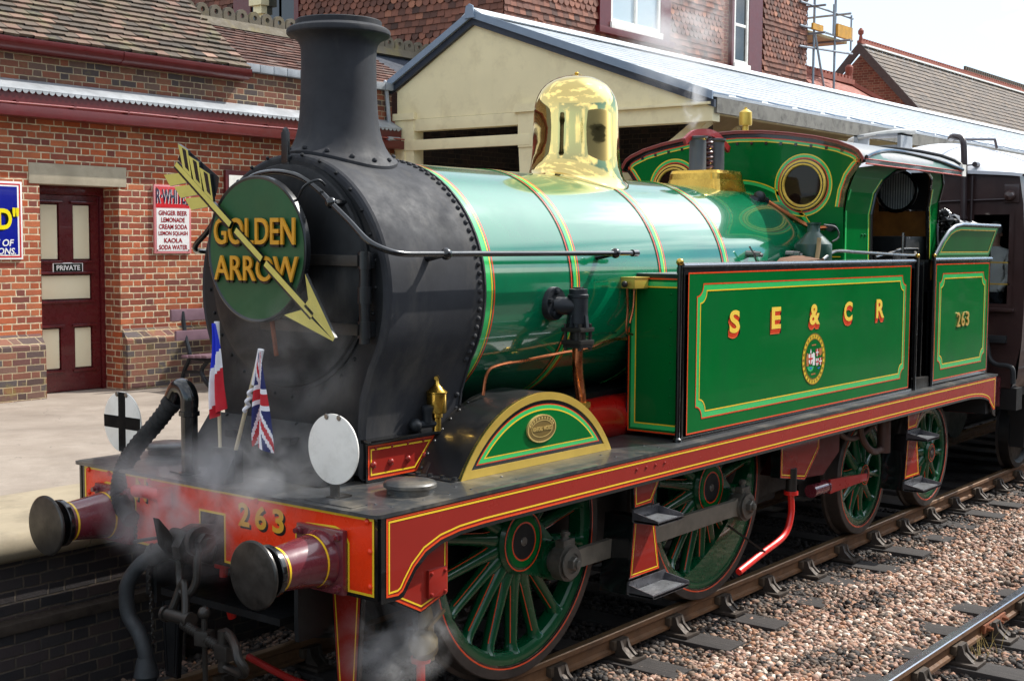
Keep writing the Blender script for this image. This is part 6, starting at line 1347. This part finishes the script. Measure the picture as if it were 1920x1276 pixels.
# steam heating hose and its valve
m = MB(); m.tube(bez([(-.14,.26,.93),(-.20,.34,.88),(-.25,.405,.78),(-.26,.42,.68),(-.26,.40,.58),(-.25,.33,.50),(-.25,.28,.42),(-.25,.265,.36)], 6), .042, 14, 0); m.build('steam_hose', M['rubber'], lo)
m = MB(); m.lathe([(0,.046),(.05,.06),(.10,.07),(.14,.05)], (-.25,.27,.37), (.0,-.05,-1), 14, 0); m.build('hose_end', M['rubber'], lo)
m = MB(); m.tube(bez([(0,-.02,.93),(-.08,.10,.96),(-.14,.24,.945),(-.18,.31,.90)], 5), .055, 14, 1); m.cyl((-.155,.28,.935), (-.17,.30,.915), .06, 14, 1); m.beam((-.10,.16,1.04), (-.20,.42,.98), .045, .016, 1, .006); m.build('hose_coupling', [M['rubber'], M['steel_dk']], lo)
m = MB()
for i in range(22): m.lathe([(-.004,.010),(0,.012),(.004,.010)], (-.20+.004*math.sin(i),.30-.0018*i,.86-.0205*i), (1,0,0) if i % 2 else (0,1,0), 8, 0)
m.build('chain', M['steel_dk'], lo)

# ------------------------------------------------------------------ things carried by the locomotive (each can be lifted away)
M['cross_black'] = paint('cross_black', '#0b0b0c', .7, var=.2, spec=.15)
def disc(x, y, z, cross, label):
    o = thing('lamp_disc', label, 'disc', (0,0,0), None); m = MB(); m.lathe([(-.004,.182),(.003,.182),(.004,.178)], (x,y,z), (-1,0,0), 48, 0); 
    if cross:
        f = FX(x-.0045); m.face([(y-.035,z-.178),(y+.035,z-.178),(y+.035,z+.178),(y-.035,z+.178)], f, 0, 1); m.face([(y-.177,z-.040),(y+.177,z-.040),(y+.178,z+.034),(y-.178,z+.034)], f, .0006, 1)
    m.build('plate', [M['white_paint'], M['cross_black']], o)
    m = MB(); m.box(x+.004, x+.018, y-.03, y+.03, H+.001, z+.10, 0, .003); m.box(x-.02, x+.10, y-.035, y+.035, H+.0005, H+.012, 0, .003); m.build('lamp_bracket', M['steel_dk'] if not cross else M['black_sat'], o)
    for dy in (-.045, .045): m = MB(); m.lathe([(-.003,.013),(0,.016),(.003,.013)], (x-.006,y+dy,z+.165), (1,0,0), 10, 0); m.build('eyelet', M['steel'], o)
disc(.145, -.785, 1.575, False, 'plain white headcode disc on the near end of the buffer beam platform')
disc(.148, 1.005, 1.555, True, 'white headcode disc with black cross on the platform side of the buffer beam')
# round headboard with arrow
hb = thing('headboard', 'round green headboard reading GOLDEN ARROW with a yellow arrow through it', 'headboard', (0,0,0))
hx_, hz, hr = .33, 2.59, .40
m = MB(); m.lathe([(-.02,hr+.008),(.012,hr+.008),(.016,hr),(.010,hr-.012)], (hx_,0,hz), (-1,0,0), 72, 1, caps=False); m.lathe([(-.02,hr),(-.021,0)], (hx_,0,hz), (-1,0,0), 72, 1, caps=False); m.lathe([(.010,hr-.010),(.0105,0)], (hx_,0,hz), (-1,0,0), 72, 0, caps=False); m.build('board', [paint('headboard_green', '#20552f', .5, var=.12, scale=4, dirt='#3a5a35', dirt_amt=.3), M['black_sat']], hb, angle=40)
RTv, UPv = (0,-1,0), (0,0,1); xf = hx_-.012; gold = paint('headboard_gold', '#d99b23', .42, var=.08)
m = MB()
for txt, yc, z, w, h in (('GOLDEN', -.008, 2.690, .665, .148), ('ARROW', -.020, 2.485, .69, .140)):
    m.text(txt, (xf-.0005, yc+.013, z-.014), RTv, UPv, h, 1, depth=.012, cond=w, bold=.010); m.text(txt, (xf-.014, yc, z), RTv, UPv, h, 0, depth=.012, cond=w, bold=.010)
m.build('lettering', [gold, M['black_sat']], hb, smooth=False)
ya = paint('arrow_yellow', '#dccd68', .5, var=.12, dirt='#7d7434', dirt_amt=.5)
p0, p1 = V3((.655, 3.09, 0)), V3((-.657, 2.125, 0)); dd = (p1-p0).normalized(); pp = V3((dd.y, -dd.x, 0)); LN = (p1-p0).length
AF = lambda a, b, d: (xf-.034-d, (p0+dd*a+pp*b).x, (p0+dd*a+pp*b).y)
m = MB()
def bar(a0, a1, w=.030): m.prism([(a0,-w/2-.012),(a1,-w/2-.012),(a1,w/2),(a0,w/2)], AF, -.012, .008, 0, 1); m.face([(a0,-w/2-.012),(a1,-w/2-.012),(a1,-w/2),(a0,-w/2)], AF, .0088, 1)
bar(.02, .40); bar(.40, .612, .034); bar(.664, .932, .034); bar(.968, LN-.2, .034)
hd = [(LN-.30,-.015),(LN-.40,-.185),(LN,0),(LN-.36,.16),(LN-.30,.02)]
m.prism([(LN-.28,-.022),(LN-.375,-.135),(LN,-.012),(LN,-.005)], AF, -.012, .008, 0, 1); m.prism([(LN-.28,.0),(LN,-.005),(LN,.012),(LN-.375,.145),(LN-.275,.05)], AF, -.012, .008, 0, 1)
for k in range(3):   # flights
    a = .03+.118*k
    m.prism([(a+.155,.014),(a+.06,.014),(a-.06,.105),(a+.035,.125)], AF, -.012, .006, 0, 1); m.prism([(a+.135,-.03),(a+.04,-.03),(a-.065,-.115),(a+.02,-.135)], AF, -.012, .006, 0, 1)
    m.prism([(a+.115,.034),(a+.075,.034),(a-.015,.108),(a+.02,.115)], AF, .0062, .008, 1)
m.prism([(.0,.018),(.40,.024),(.385,.10),(.36,.145),(.0,.11)], AF, -.014, -.0125, 1)
m.build('arrow', [ya, M['black_sat']], hb, smooth=False)
m = MB(); m.cyl((hx_+.025,-.085,2.22), (hx_+.06,-.085,2.0), .013, 8, 0); m.tube(bez([(hx_+.02,-.30,2.85),(hx_+.02,-.36,2.93),(.40,-.41,2.965),(.45,-.415,2.94)], 4), .008, 8, 1); m.build('hanger', [M['rust'], M['black_sat']], hb)
# flags on sticks
def cloth(path_top, path_bot, mats, paintf, nu=26, nv=20, fold=None):
    v = []; mi = []; f = []
    for j in range(nv+1):
        for i in range(nu+1):
            s_, t_ = i/nu, j/nv; a = V3(path_top(s_)); b = V3(path_bot(s_)); p = a.lerp(b, t_)
            if fold: p = p+V3(fold(s_, t_))
            v.append(p)
    for j in range(nv):
        for i in range(nu):
            f.append((j*(nu+1)+i, j*(nu+1)+i+1, (j+1)*(nu+1)+i+1, (j+1)*(nu+1)+i)); mi.append(paintf((i+.5)/nu, (j+.5)/nv))
    m = MB(); m.v = v; m.f = f; m.m = mi; return m
def clothmat(n, c): return paint(n, c, .85, var=.08, scale=12)
cb, cw, cr = clothmat('flag_blue', '#2236c8'), clothmat('flag_white', '#e8e6ea'), clothmat('flag_red', '#c01f2c'); cn = clothmat('flag_navy', '#1c2560')
stick = paint('flag_stick', '#c9b999', .7, var=.15)
fr_ = thing('flag', 'French tricolour flag on a white stick beside the standpipe', 'flag', (0,0,0))
m = MB(); m.cyl((.12,.075,1.40), (.12,.095,2.19), .010, 8); m.build('stick', stick, fr_)
def frp(u, w):
    t_ = w+.22*(u-.5)
    return 0 if t_ < .40 else (1 if (t_ < .62 or (u < .45 and t_ < .80)) else 2)
m = cloth(lambda s_: (.10, .098-.012*s_-.010*min(1, s_*1.5), 2.185), lambda s_: (.085, .115-.075*s_-.02, 1.66+.07*s_), None, frp, 22, 40,
    lambda s_, t_: (-.022*math.sin(s_*10+t_*2)*(.3+t_), .012*(1-t_)-.020*s_*min(1, t_*1.8)-.008*math.sin(t_*7), 0))
m.build('cloth', [cb, cw, cr], fr_, angle=80)
m = MB(); m.cyl((.12,.095,2.195), (.12,.091,2.06), .015, 8); m.build('sleeve', cw, fr_)
uj = thing('flag', 'British union flag hanging from a tilted stick before the smokebox', 'flag', (0,0,0))
m = MB(); m.cyl((.12,-.04,1.46), (.10,-.285,2.06), .011, 8); m.build('stick', stick, uj)
def ujp(u, w):
    x, y = u*60-30, w*30-15   # 60x30 flag
    if abs(x) < 3 or abs(y) < 3: return 2
    if abs(x) < 5 or abs(y) < 5: return 1
    d1 = abs(x*.5-y)/math.sqrt(1.25); d2 = abs(x*.5+y)/math.sqrt(1.25); d = min(d1, d2)
    return 2 if d < 1.2 else (1 if d < 3 else 0)
def ujq(u, w): return ujp(.12+.80*w, .08+.84*u)
m = cloth(lambda s_: (.095, -.278-.014*s_, 2.05), lambda s_: (.075, -.275-.085*s_, 1.545+.03*math.sin(s_*5)), None, ujq, 40, 60,
    lambda s_, t_: (-.028*math.sin(s_*9+t_*2.5)*(.25+t_), .028*min(1, t_*2.2)*(1-s_)*(1-.6*t_)-.020*math.sin(min(1, t_*1.5)*1.57)*s_, 0))
m.build('cloth', [cn, cw, cr], uj, angle=80)
m = MB(); m.cyl((.105,-.283,2.062), (.108,-.225,1.87), .017, 8); m.tube([(.1+.014*math.cos(t*1.9), -.21+.05*t/9+.014*math.sin(t*1.9)*0, 1.85-.13*t/9) for t in np.linspace(0, 9, 40)], .010, 6); m.build('sleeve', cw, uj)
# bracket holding the sticks
m = MB(); m.box(.10, .16, -.07, .12, H+.001, 1.50, 0, .01); m.prism([(.10,H+.002),(.02,H+.002),(.10,1.46)], lambda a, b, d: (a, d, b), -.06, .11, 0); m.build('flag_bracket', M['iron'], lo)
# oil can, shovel and fire iron lying on the tank
oc = thing('oil_can', 'green painted oil can with handle standing on the side tank before the cab', 'can', (0,0,0))
m = MB(); m.lathe([(0,.15),(.005,.152),(.20,.152),(.205,.15),(.30,.055),(.305,.052),(.36,.052),(.365,.06),(.38,.06),(.382,.0)], (5.50,-.90,2.437), (0,0,1), 28, 0, caps=False); m.build('body', paint('can_green', '#143d30', .35, coat=.3, var=.15), oc)
m = MB(); m.tube(bez([(5.56,-.96,2.80),(5.66,-1.02,2.78),(5.70,-1.03,2.70),(5.64,-1.0,2.66)], 5), .008, 8); m.build('handle', M['steel'], oc)
sh = thing('shovel', 'rusty fireman shovel blade lying on top of the side tank', 'shovel', (0,0,0))
m = MB(); sp_ = [(4.78,2.475),(4.83,2.50),(5.05,2.515),(5.22,2.52),(5.30,2.50),(5.34,2.455)]
m.add([(x, -1.10, z) for x, z in sp_]+[(x+.03, -.92, z+.03) for x, z in sp_]+[(x, -1.09, z-.012-.03*(0 < i < 5)) for i, (x, z) in enumerate(sp_)], [(i, i+1, 7+i, 6+i) for i in range(5)]+[(i, 12+i, 13+i, i+1) for i in range(5)], 0); m.build('blade', paint('shovel_rust', '#6e4a33', .6, var=.3, dirt='#2a211c', dirt_amt=.7), sh)
m = MB(); m.tube([(5.30,-1.02,2.48),(5.34,-1.02,2.60),(5.35,-1.02,2.69)], .018, 8); m.build('handle', M['wood_plank'], sh)
fi = thing('fire_iron', 'long bare steel fire iron lying along the top of the side tank', 'fire iron', (0,0,0))
m = MB(); m.tube(bez([(5.36,-1.05,2.515),(5.55,-1.03,2.565),(5.70,-1.03,2.585),(6.0,-1.06,2.575),(6.5,-1.08,2.56),(7.0,-1.10,2.545),(7.22,-1.10,2.545),(7.32,-1.06,2.57)], 4), .014, 8); m.build('rod', M['steel'], fi)

# coal in the bunker
rg = random.Random(5); m = MB()
for i in range(420):
    x, y = rg.uniform(8.10, 9.05), rg.uniform(-1.05, 1.05); z = 2.80+.22*math.exp(-((x-8.2)/.40)**2)*(1-(y/1.6)**2)+rg.uniform(-.05,.03); s = rg.uniform(.04, .085)
    b = bmesh.new(); bmesh.ops.create_icosphere(b, subdivisions=1, radius=s)
    for q in b.verts: q.co = V3((q.co.x*rg.uniform(.7,1.2)+x, q.co.y*rg.uniform(.7,1.2)+y, q.co.z*rg.uniform(.6,1.0)+z))
    b.verts.index_update(); m.add([q.co.copy() for q in b.verts], [[q.index for q in fc.verts] for fc in b.faces]); b.free()
m.box(8.05, 9.1, -1.1, 1.1, 2.2, 2.76)
o = m.build('coal', M['coal'], None, smooth=False); struct(o, 'stuff', 'shiny black coal heaped in the bunker behind the cab', 'coal')

# ------------------------------------------------------------------ railway coach behind
co = thing('railway_coach', 'dark brown railway coach with white roof coupled behind the locomotive', 'coach', (0,0,0))
cbn = paint('coach_brown', '#3b2826', .38, coat=.35, var=.18, scale=2.5, bump=.03, bscale=4, dirt='#55403a', dirt_amt=.45, dscale=3)
X0, X1 = 10.02, 27; bodyp = [(-1.13,1.08),(-1.20,1.2),(-1.235,1.6),(-1.245,2.1),(-1.235,2.6),(-1.20,3.1),(-1.15,3.42)]
bodyp = bodyp+[(-a, b) for a, b in bodyp[::-1]]; roofp = [(-1.20,3.41),(-1.10,3.50),(-.95,3.575),(-.7,3.68),(-.4,3.775),(-.15,3.825),(0,3.835)]; roofp = roofp+[(-a, b) for a, b in roofp[::-1][1:]]
m = MB(); n = len(bodyp)
v = [(X0, a, b) for a, b in bodyp]+[(X1, a, b) for a, b in bodyp]; m.add(v, [(j, j+1, n+j+1, n+j) for j in range(n-1)]+[(n-1, 0, n, 2*n-1)], 0)
# end wall with a window opening near the near corner
e = FX(X0); wy0, wy1, wz0, wz1 = -1.09, -.66, 1.98, 3.0
ep = bodyp+roofp[::-1][1:-1]
m.add([e(a, b, 0) for a, b in [(-1.13,1.08),(1.13,1.08),(1.235,1.6),(1.245,wz0),(-1.245,wz0),(-1.235,1.6)]], [(0,1,2,3,4,5)], 0)
m.add([e(a, b, 0) for a, b in [(wy1,wz0),(1.245,wz0),(1.21,wz1),(wy1,wz1)]], [(0,1,2,3)], 0); m.add([e(a, b, 0) for a, b in [(-1.245,wz0),(wy0,wz0),(wy0,wz1),(-1.21,wz1)]], [(0,1,2,3)], 0)
m.add([e(a, b, 0) for a, b in [(-1.21,wz1),(1.21,wz1),(1.15,3.42)]+[(-p, 3.41+(q-3.41)*.16) for p, q in roofp[1:-1]]+[(-1.15,3.42)]], [list(range(4+len(roofp)-2))], 0)
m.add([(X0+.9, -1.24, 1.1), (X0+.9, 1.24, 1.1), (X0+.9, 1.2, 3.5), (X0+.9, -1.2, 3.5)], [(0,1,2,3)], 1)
body = m.build('body', [cbn, M['cabdark']], co, angle=30)
m = MB(); n = len(roofp); dm = [(X0-.06,.16),(X0,.34),(X0+.12,.56),(X0+.28,.75),(X0+.5,.90),(X0+.75,.98),(X0+1.0,1.0),(X1,1.0)]
v = [(x, a, 3.41+(b-3.41)*k) for x, k in dm for a, b in roofp]; m.add(v, [(i*n+j, i*n+j+1, (i+1)*n+j+1, (i+1)*n+j) for i in range(len(dm)-1) for j in range(n-1)], 0)
m.add([(X0-.06, a, 3.41+(b-3.41)*.16-q) for q in (0, .035) for a, b in roofp], [(j, n+j, n+j+1, j+1) for j in range(n-1)], 0); m.tube([(X0+1.0, a, b+.003) for a, b in roofp], .010, 6, 0)
m.build('roof', [paint('coach_roof_white', '#d5d8de', .5, var=.06, dirt='#a9acb2', dirt_amt=.35)], co, angle=40)
m = MB(); f = FX(X0); m.ribbon([(wy0,wz0),(wy1,wz0),(wy1,wz1),(wy0,wz1)], .05, f, .012, 0); m.box(X0-.05, X0, wy0-.06, wy1+.06, wz0-.06, wz0-.02, 0, .01)
for z in (2.22, 2.455): m.box(X0-.012, X0-.004, wy0, wy1, z-.008, z+.008, 1)
wf = m.build('end_window', [cbn, M['brass_edge']], co)
t = NT('clear_pane'); t.set(Base_Color=(.8,.85,.86,1), Roughness=.02, Transmission_Weight=1.0); t.b.inputs['IOR'].default_value = 1.06
m = MB(); m.box(X0+.012, X0+.016, wy0, wy1, wz0, wz1); m.build('pane', t.mat, wf)
m = MB(); m.tube(bez([(X0+.25,-.30,3.84),(X0+.02,-.42,3.84),(X0-.06,-.54,3.80),(X0-.07,-.57,3.65),(X0-.07,-.58,3.3),(X0-.07,-.585,2.9),(X0-.07,-.59,2.7)], 6), .035, 10); m.lathe([(0,.05),(.03,.05)], (X0-.07,-.585,2.93), (0,0,1), 12); m.tube([(X0+.25,-.30,3.83),(X0+1.4,-.42,3.90),(X0+1.45,-.43,3.80)], .016, 8); m.tube(bez([(X0-.02,.35,3.07),(X0-.02,-.3,3.12),(X0-.02,-1.05,3.14)], 4), .012, 8); m.tube([(X0-.04,-.66,3.40),(X0-.04,-.66,2.9)], .014, 8); m.cyl((X0-.0,-.70,3.52), (X0-.10,-.70,3.52), .03, 8); m.tube([(X0-.04,-.70,3.52),(X0-.04,.3,3.47)], .008, 6); m.build('end_pipe', paint('coach_pipe', '#332629', .45, coat=.3), co)
m = MB(); m.box(X0-.02, X0-.001, -1.16, -1.0, 3.10, 3.30, 0, .006); m.lathe([(0,.055),(.04,.06),(.08,.045),(.10,0)], (X0-.02,-1.07,3.18), (-1,0,-.1), 16, 0); m.build('lamp_boss', cbn, co)
m = MB(); m.box(X0-.05, X0+.30, .16, .20, 3.66, 3.90); m.box(X0-.05, X0+.30, .68, .72, 3.66, 3.90); m.box(X0-.05, X0+.30, .16, .72, 3.88, 3.90); m.box(X0+.05, X0+.08, .2, .68, 3.6, 3.78); m.build('gangway_hood', M['lead'], co)
m = MB(); m.tube(bez([(X0+.2,.9,3.78),(X0+.0,.75,3.86),(X0+.0,.3,3.92),(X0+.2,.1,3.93)], 5), .03, 8); m.build('roof_conduit', M['white_paint'], co)
m = MB(); m.tube(bez([(X0-.02,-.85,1.62),(X0-.06,-.88,1.60),(X0-.08,-.92,1.42),(X0-.10,-1.0,1.35),(X0-.1,-1.12,1.34),(X0-.1,-1.18,1.30),(X0-.1,-1.19,1.15)], 6), .028, 10); m.box(X0-.05, X0, -1.08, -.80, 1.58, 1.66, 0, .01); m.build('brake_hose', M['rubber'], co)
buffer(-.865, X0-.02, -1, co); buffer(.865, X0-.02, -1, co)
m = MB(); m.box(X0, X0+.2, -1.2, 1.2, .85, 1.09); m.box(X0+1.0, X0+4.0, -1.0, -.8, .3, .9, 0); m.box(X0+1.0, X0+4.0, .8, 1.0, .3, .9, 0); m.box(X0+.4, X1, -1.05, 1.05, .95, 1.1)
for x in (X0+1.4, X0+3.6):
    for s in (-1, 1): m.lathe([(.70,.46),(.70,.50),(.72,.46),(.83,.455),(.84,.4),(.80,.36),(.80,.0)], (x,0,.46), (0,s,0), 32, 0)
m.build('bogie', M['cabdark'], co)
# person standing inside the coach, seen through the end window
pe = bpy.data.meshes.new('person'); pv = [(0,0,.95),(0,0,1.15),(0,0,1.38),(0,0,1.50),(0,-.0,1.60),(-.01,0,1.68),(0,.19,1.42),(-.04,.24,1.15),(-.16,.14,1.02),(0,-.19,1.42),(-.04,-.24,1.15),(-.16,-.12,1.02),(0,.09,.92),(0,.10,.50),(0,.10,.06),(0,-.09,.92),(0,-.10,.50),(0,-.10,.06)]
ed = [(0,1),(1,2),(2,3),(3,4),(4,5),(2,6),(6,7),(7,8),(2,9),(9,10),(10,11),(0,12),(12,13),(13,14),(0,15),(15,16),(16,17)]; rad = [.15,.155,.15,.062,.095,.085,.075,.052,.036,.075,.052,.036,.095,.068,.05,.095,.068,.05]
pe.from_pydata(pv, ed, []); po = bpy.data.objects.new('person', pe); COL.objects.link(po); po.location = (X0+.34, -.80, 1.12); po.scale = (.8, .76, 1)
mo_ = po.modifiers.new('skin', 'SKIN'); 
for i, r in enumerate(rad): pe.skin_vertices[0].data[i].radius = (r, r*1.12 if i < 3 else r)
pe.skin_vertices[0].data[0].use_root = True
po.modifiers.new('sub', 'SUBSURF').render_levels = 2
tp = NT('person_skin_and_clothes'); sx_ = tp.n('SeparateXYZ'); tp.l(tp.obj(), sx_.inputs[0]); cc = tp.ramp(tp.math('DIVIDE', sx_.outputs[2], 1.8), [(0,hx('#23252c')),(.555,hx('#d5d2cd')),(.838,hx('#c08e78'))], 'CONSTANT'); tp.set(Base_Color=cc, Roughness=.8); pe.materials.append(tp.mat)
tag(po, 'grey haired person in a pale shirt standing behind the coach end window', 'person')
m = MB(); m.sphere((.03,0,1.70), .098, 0, 14, 10, (1,1,.95)); hair = m.build('hair', paint('grey_hair', '#a9a6a2', .8), po)
m = MB(); m.sphere((-.10,0,1.635), .018, 0, 8, 6); m.sphere((-.085,.035,1.66), .011, 1, 8, 6); m.sphere((-.085,-.035,1.66), .011, 1, 8, 6); m.sphere((0,.097,1.64), .022, 0, 8, 6); m.sphere((0,-.097,1.64), .022, 0, 8, 6); m.build('face', [paint('skin', '#c08e78', .6), M['cabdark']], po)

# ------------------------------------------------------------------ across the line, outside the view: only mirrored in brass and paint
def leaf_tree(name, x, y, h, r, seed, label, parent=None):
    rg = np.random.default_rng(seed); o = thing(name, label, 'tree', (x, y, -.2), 'trees across the tracks')
    m = MB(); m.tube([(0,0,0),(.1,.05,h*.35),(.0,.1,h*.7)], [.28,.2,.08], 8)
    for i in range(5): a = i*1.3; m.tube([(.05,.05,h*.3+.2*i),(math.cos(a)*r*.6, math.sin(a)*r*.6, h*.55+.3*i)], [.1,.03], 6)
    m.build('trunk', M['key'], o); n = 2600; d = rg.normal(size=(n,3)); d /= np.linalg.norm(d, axis=1)[:,None]; q = d*(rg.random((n,1))**.4)*np.array([r,r,h*.46])*(.8+.3*np.sin(d[:,:1]*5+seed)); q[:,2] += h*.45
    s = rg.uniform(.12,.3,n); a = rg.normal(size=(n,3)); a /= np.linalg.norm(a, axis=1)[:,None]; b = np.cross(a, rg.normal(size=(n,3))); b /= np.linalg.norm(b, axis=1)[:,None]
    v = np.stack([q+a*s[:,None], q+b*s[:,None]*.6, q-a*s[:,None], q-b*s[:,None]*.6], 1).reshape(-1,3); m = MB(); m.v = [tuple(p) for p in v]; m.f = [[4*i,4*i+1,4*i+2,4*i+3] for i in range(n)]; m.m = [0]*n
    m.build('crown', M['leaf'], o, smooth=False)
M['leaf'] = paint('leaf_green', '#3f5a22', .6, var=.4, scale=3)
for i, (x, y, h, r) in enumerate(((-16,-15,7,3.2),(-9,-17,8,3.5),(27.5,-13.5,7,3.2),(33,-13,7.5,3.4),(39,-14,8,3.6),(45,-13,8,3.6),(52,-14,8.5,3.8),(59,-13.5,8,3.8),(67,-14,9,4.2),(76,-14,9,4.4),(86,-14,9,4.6),(97,-14,9,5))): leaf_tree('tree', x, y, h, r, 40+i, 'leafy tree across the tracks from the station')

og = thing('goods_shed', 'long brown timber goods shed across the tracks opposite the station', 'shed', (0,0,0))
m = MB(); m.box(-2, 24, -19, -11.5, -.25, 5.0)
for i in range(87): m.box(-2+i*.3, -1.97+i*.3, -11.5, -11.47, -.2, 5.0)
m.build('wall', paint('shed_boards', '#4a3122', .8, var=.25), og, smooth=False)
m = MB(); m.prism([(-19.4,4.9),(-11.0,4.9),(-11.0,5.05),(-15.2,7.4),(-19.4,5.05)], lambda a, b, d: (d, a, b), -2.5, 24.5); m.build('roof', M['barge_dk'], og, smooth=False)
for x in (2, 9, 16): m = MB(); m.box(x, x+1.6, -11.52, -11.44, 1.6, 3.0); m.build('window', M['white_paint'], og)
# ------------------------------------------------------------------ steam
def steam(name, c, sz, dens, scale, label, seed=0.0, rot=(0,0,0), thr=.45, lo_=.1):
    m = MB(); m.sphere((0,0,0), 1.0, 0, 20, 12); t = NT('steam_'+str(round(seed*10))); nt = t.t; nt.nodes.remove(t.b)
    vol = t.n('VolumePrincipled'); vol.inputs['Color'].default_value = (.97,.97,.98,1); vol.inputs['Anisotropy'].default_value = .2
    tc = t.n('TexCoord'); ln = t.n('VectorMath', operation='LENGTH'); t.l(tc.outputs['Object'], ln.inputs[0]); fall = t.maprange(ln.outputs['Value'], lo_, 1.0, 1, 0)
    mp = t.n('Mapping'); mp.inputs['Location'].default_value = (seed, seed*1.7, seed*.6); mp.inputs['Scale'].default_value = sz; t.l(tc.outputs['Object'], mp.inputs[0])
    n1 = t.noise(scale, 5, .6, mp.outputs[0], .8); dn_ = t.maprange(n1, thr, thr+.17, 0, 1)
    t.l(t.math('MULTIPLY', t.math('MULTIPLY', fall, dn_), dens), vol.inputs['Density']); t.l(vol.outputs[0], t.out.inputs['Volume'])
    o = m.build(name, t.mat); o.location = c; o.scale = sz; o.rotation_euler = rot; struct(o, 'stuff', label); return o
steam('steam', (-.16, .12, 1.20), (.28, .74, .42), 4.6, 4.2, 'drifting steam in front of the buffer beam', 1.3)
steam('steam', (-.02, -.40, 1.42), (.35, .60, .36), 2.6, 4.0, 'thin steam rising over the buffer beam platform', 2.1)
steam('steam', (.45, -.95, .55), (.42, .30, .30), 5.0, 5.0, 'steam blowing out below the front footplate', 3.4)
steam('steam', (.25, -.35, 2.0), (.25, .50, .50), 1.2, 3.6, 'faint steam before the smokebox door', 4.2)
steam('steam', (5.28, .12, 3.90), (.09, .12, .36), 11.0, 7.0, 'white steam wisp rising from the safety valves', 5.2)
steam('steam', (5.5, .4, 4.6), (.5, .6, .8), 2.4, 2.6, 'faint steam drifting up over the canopy', 6.5)
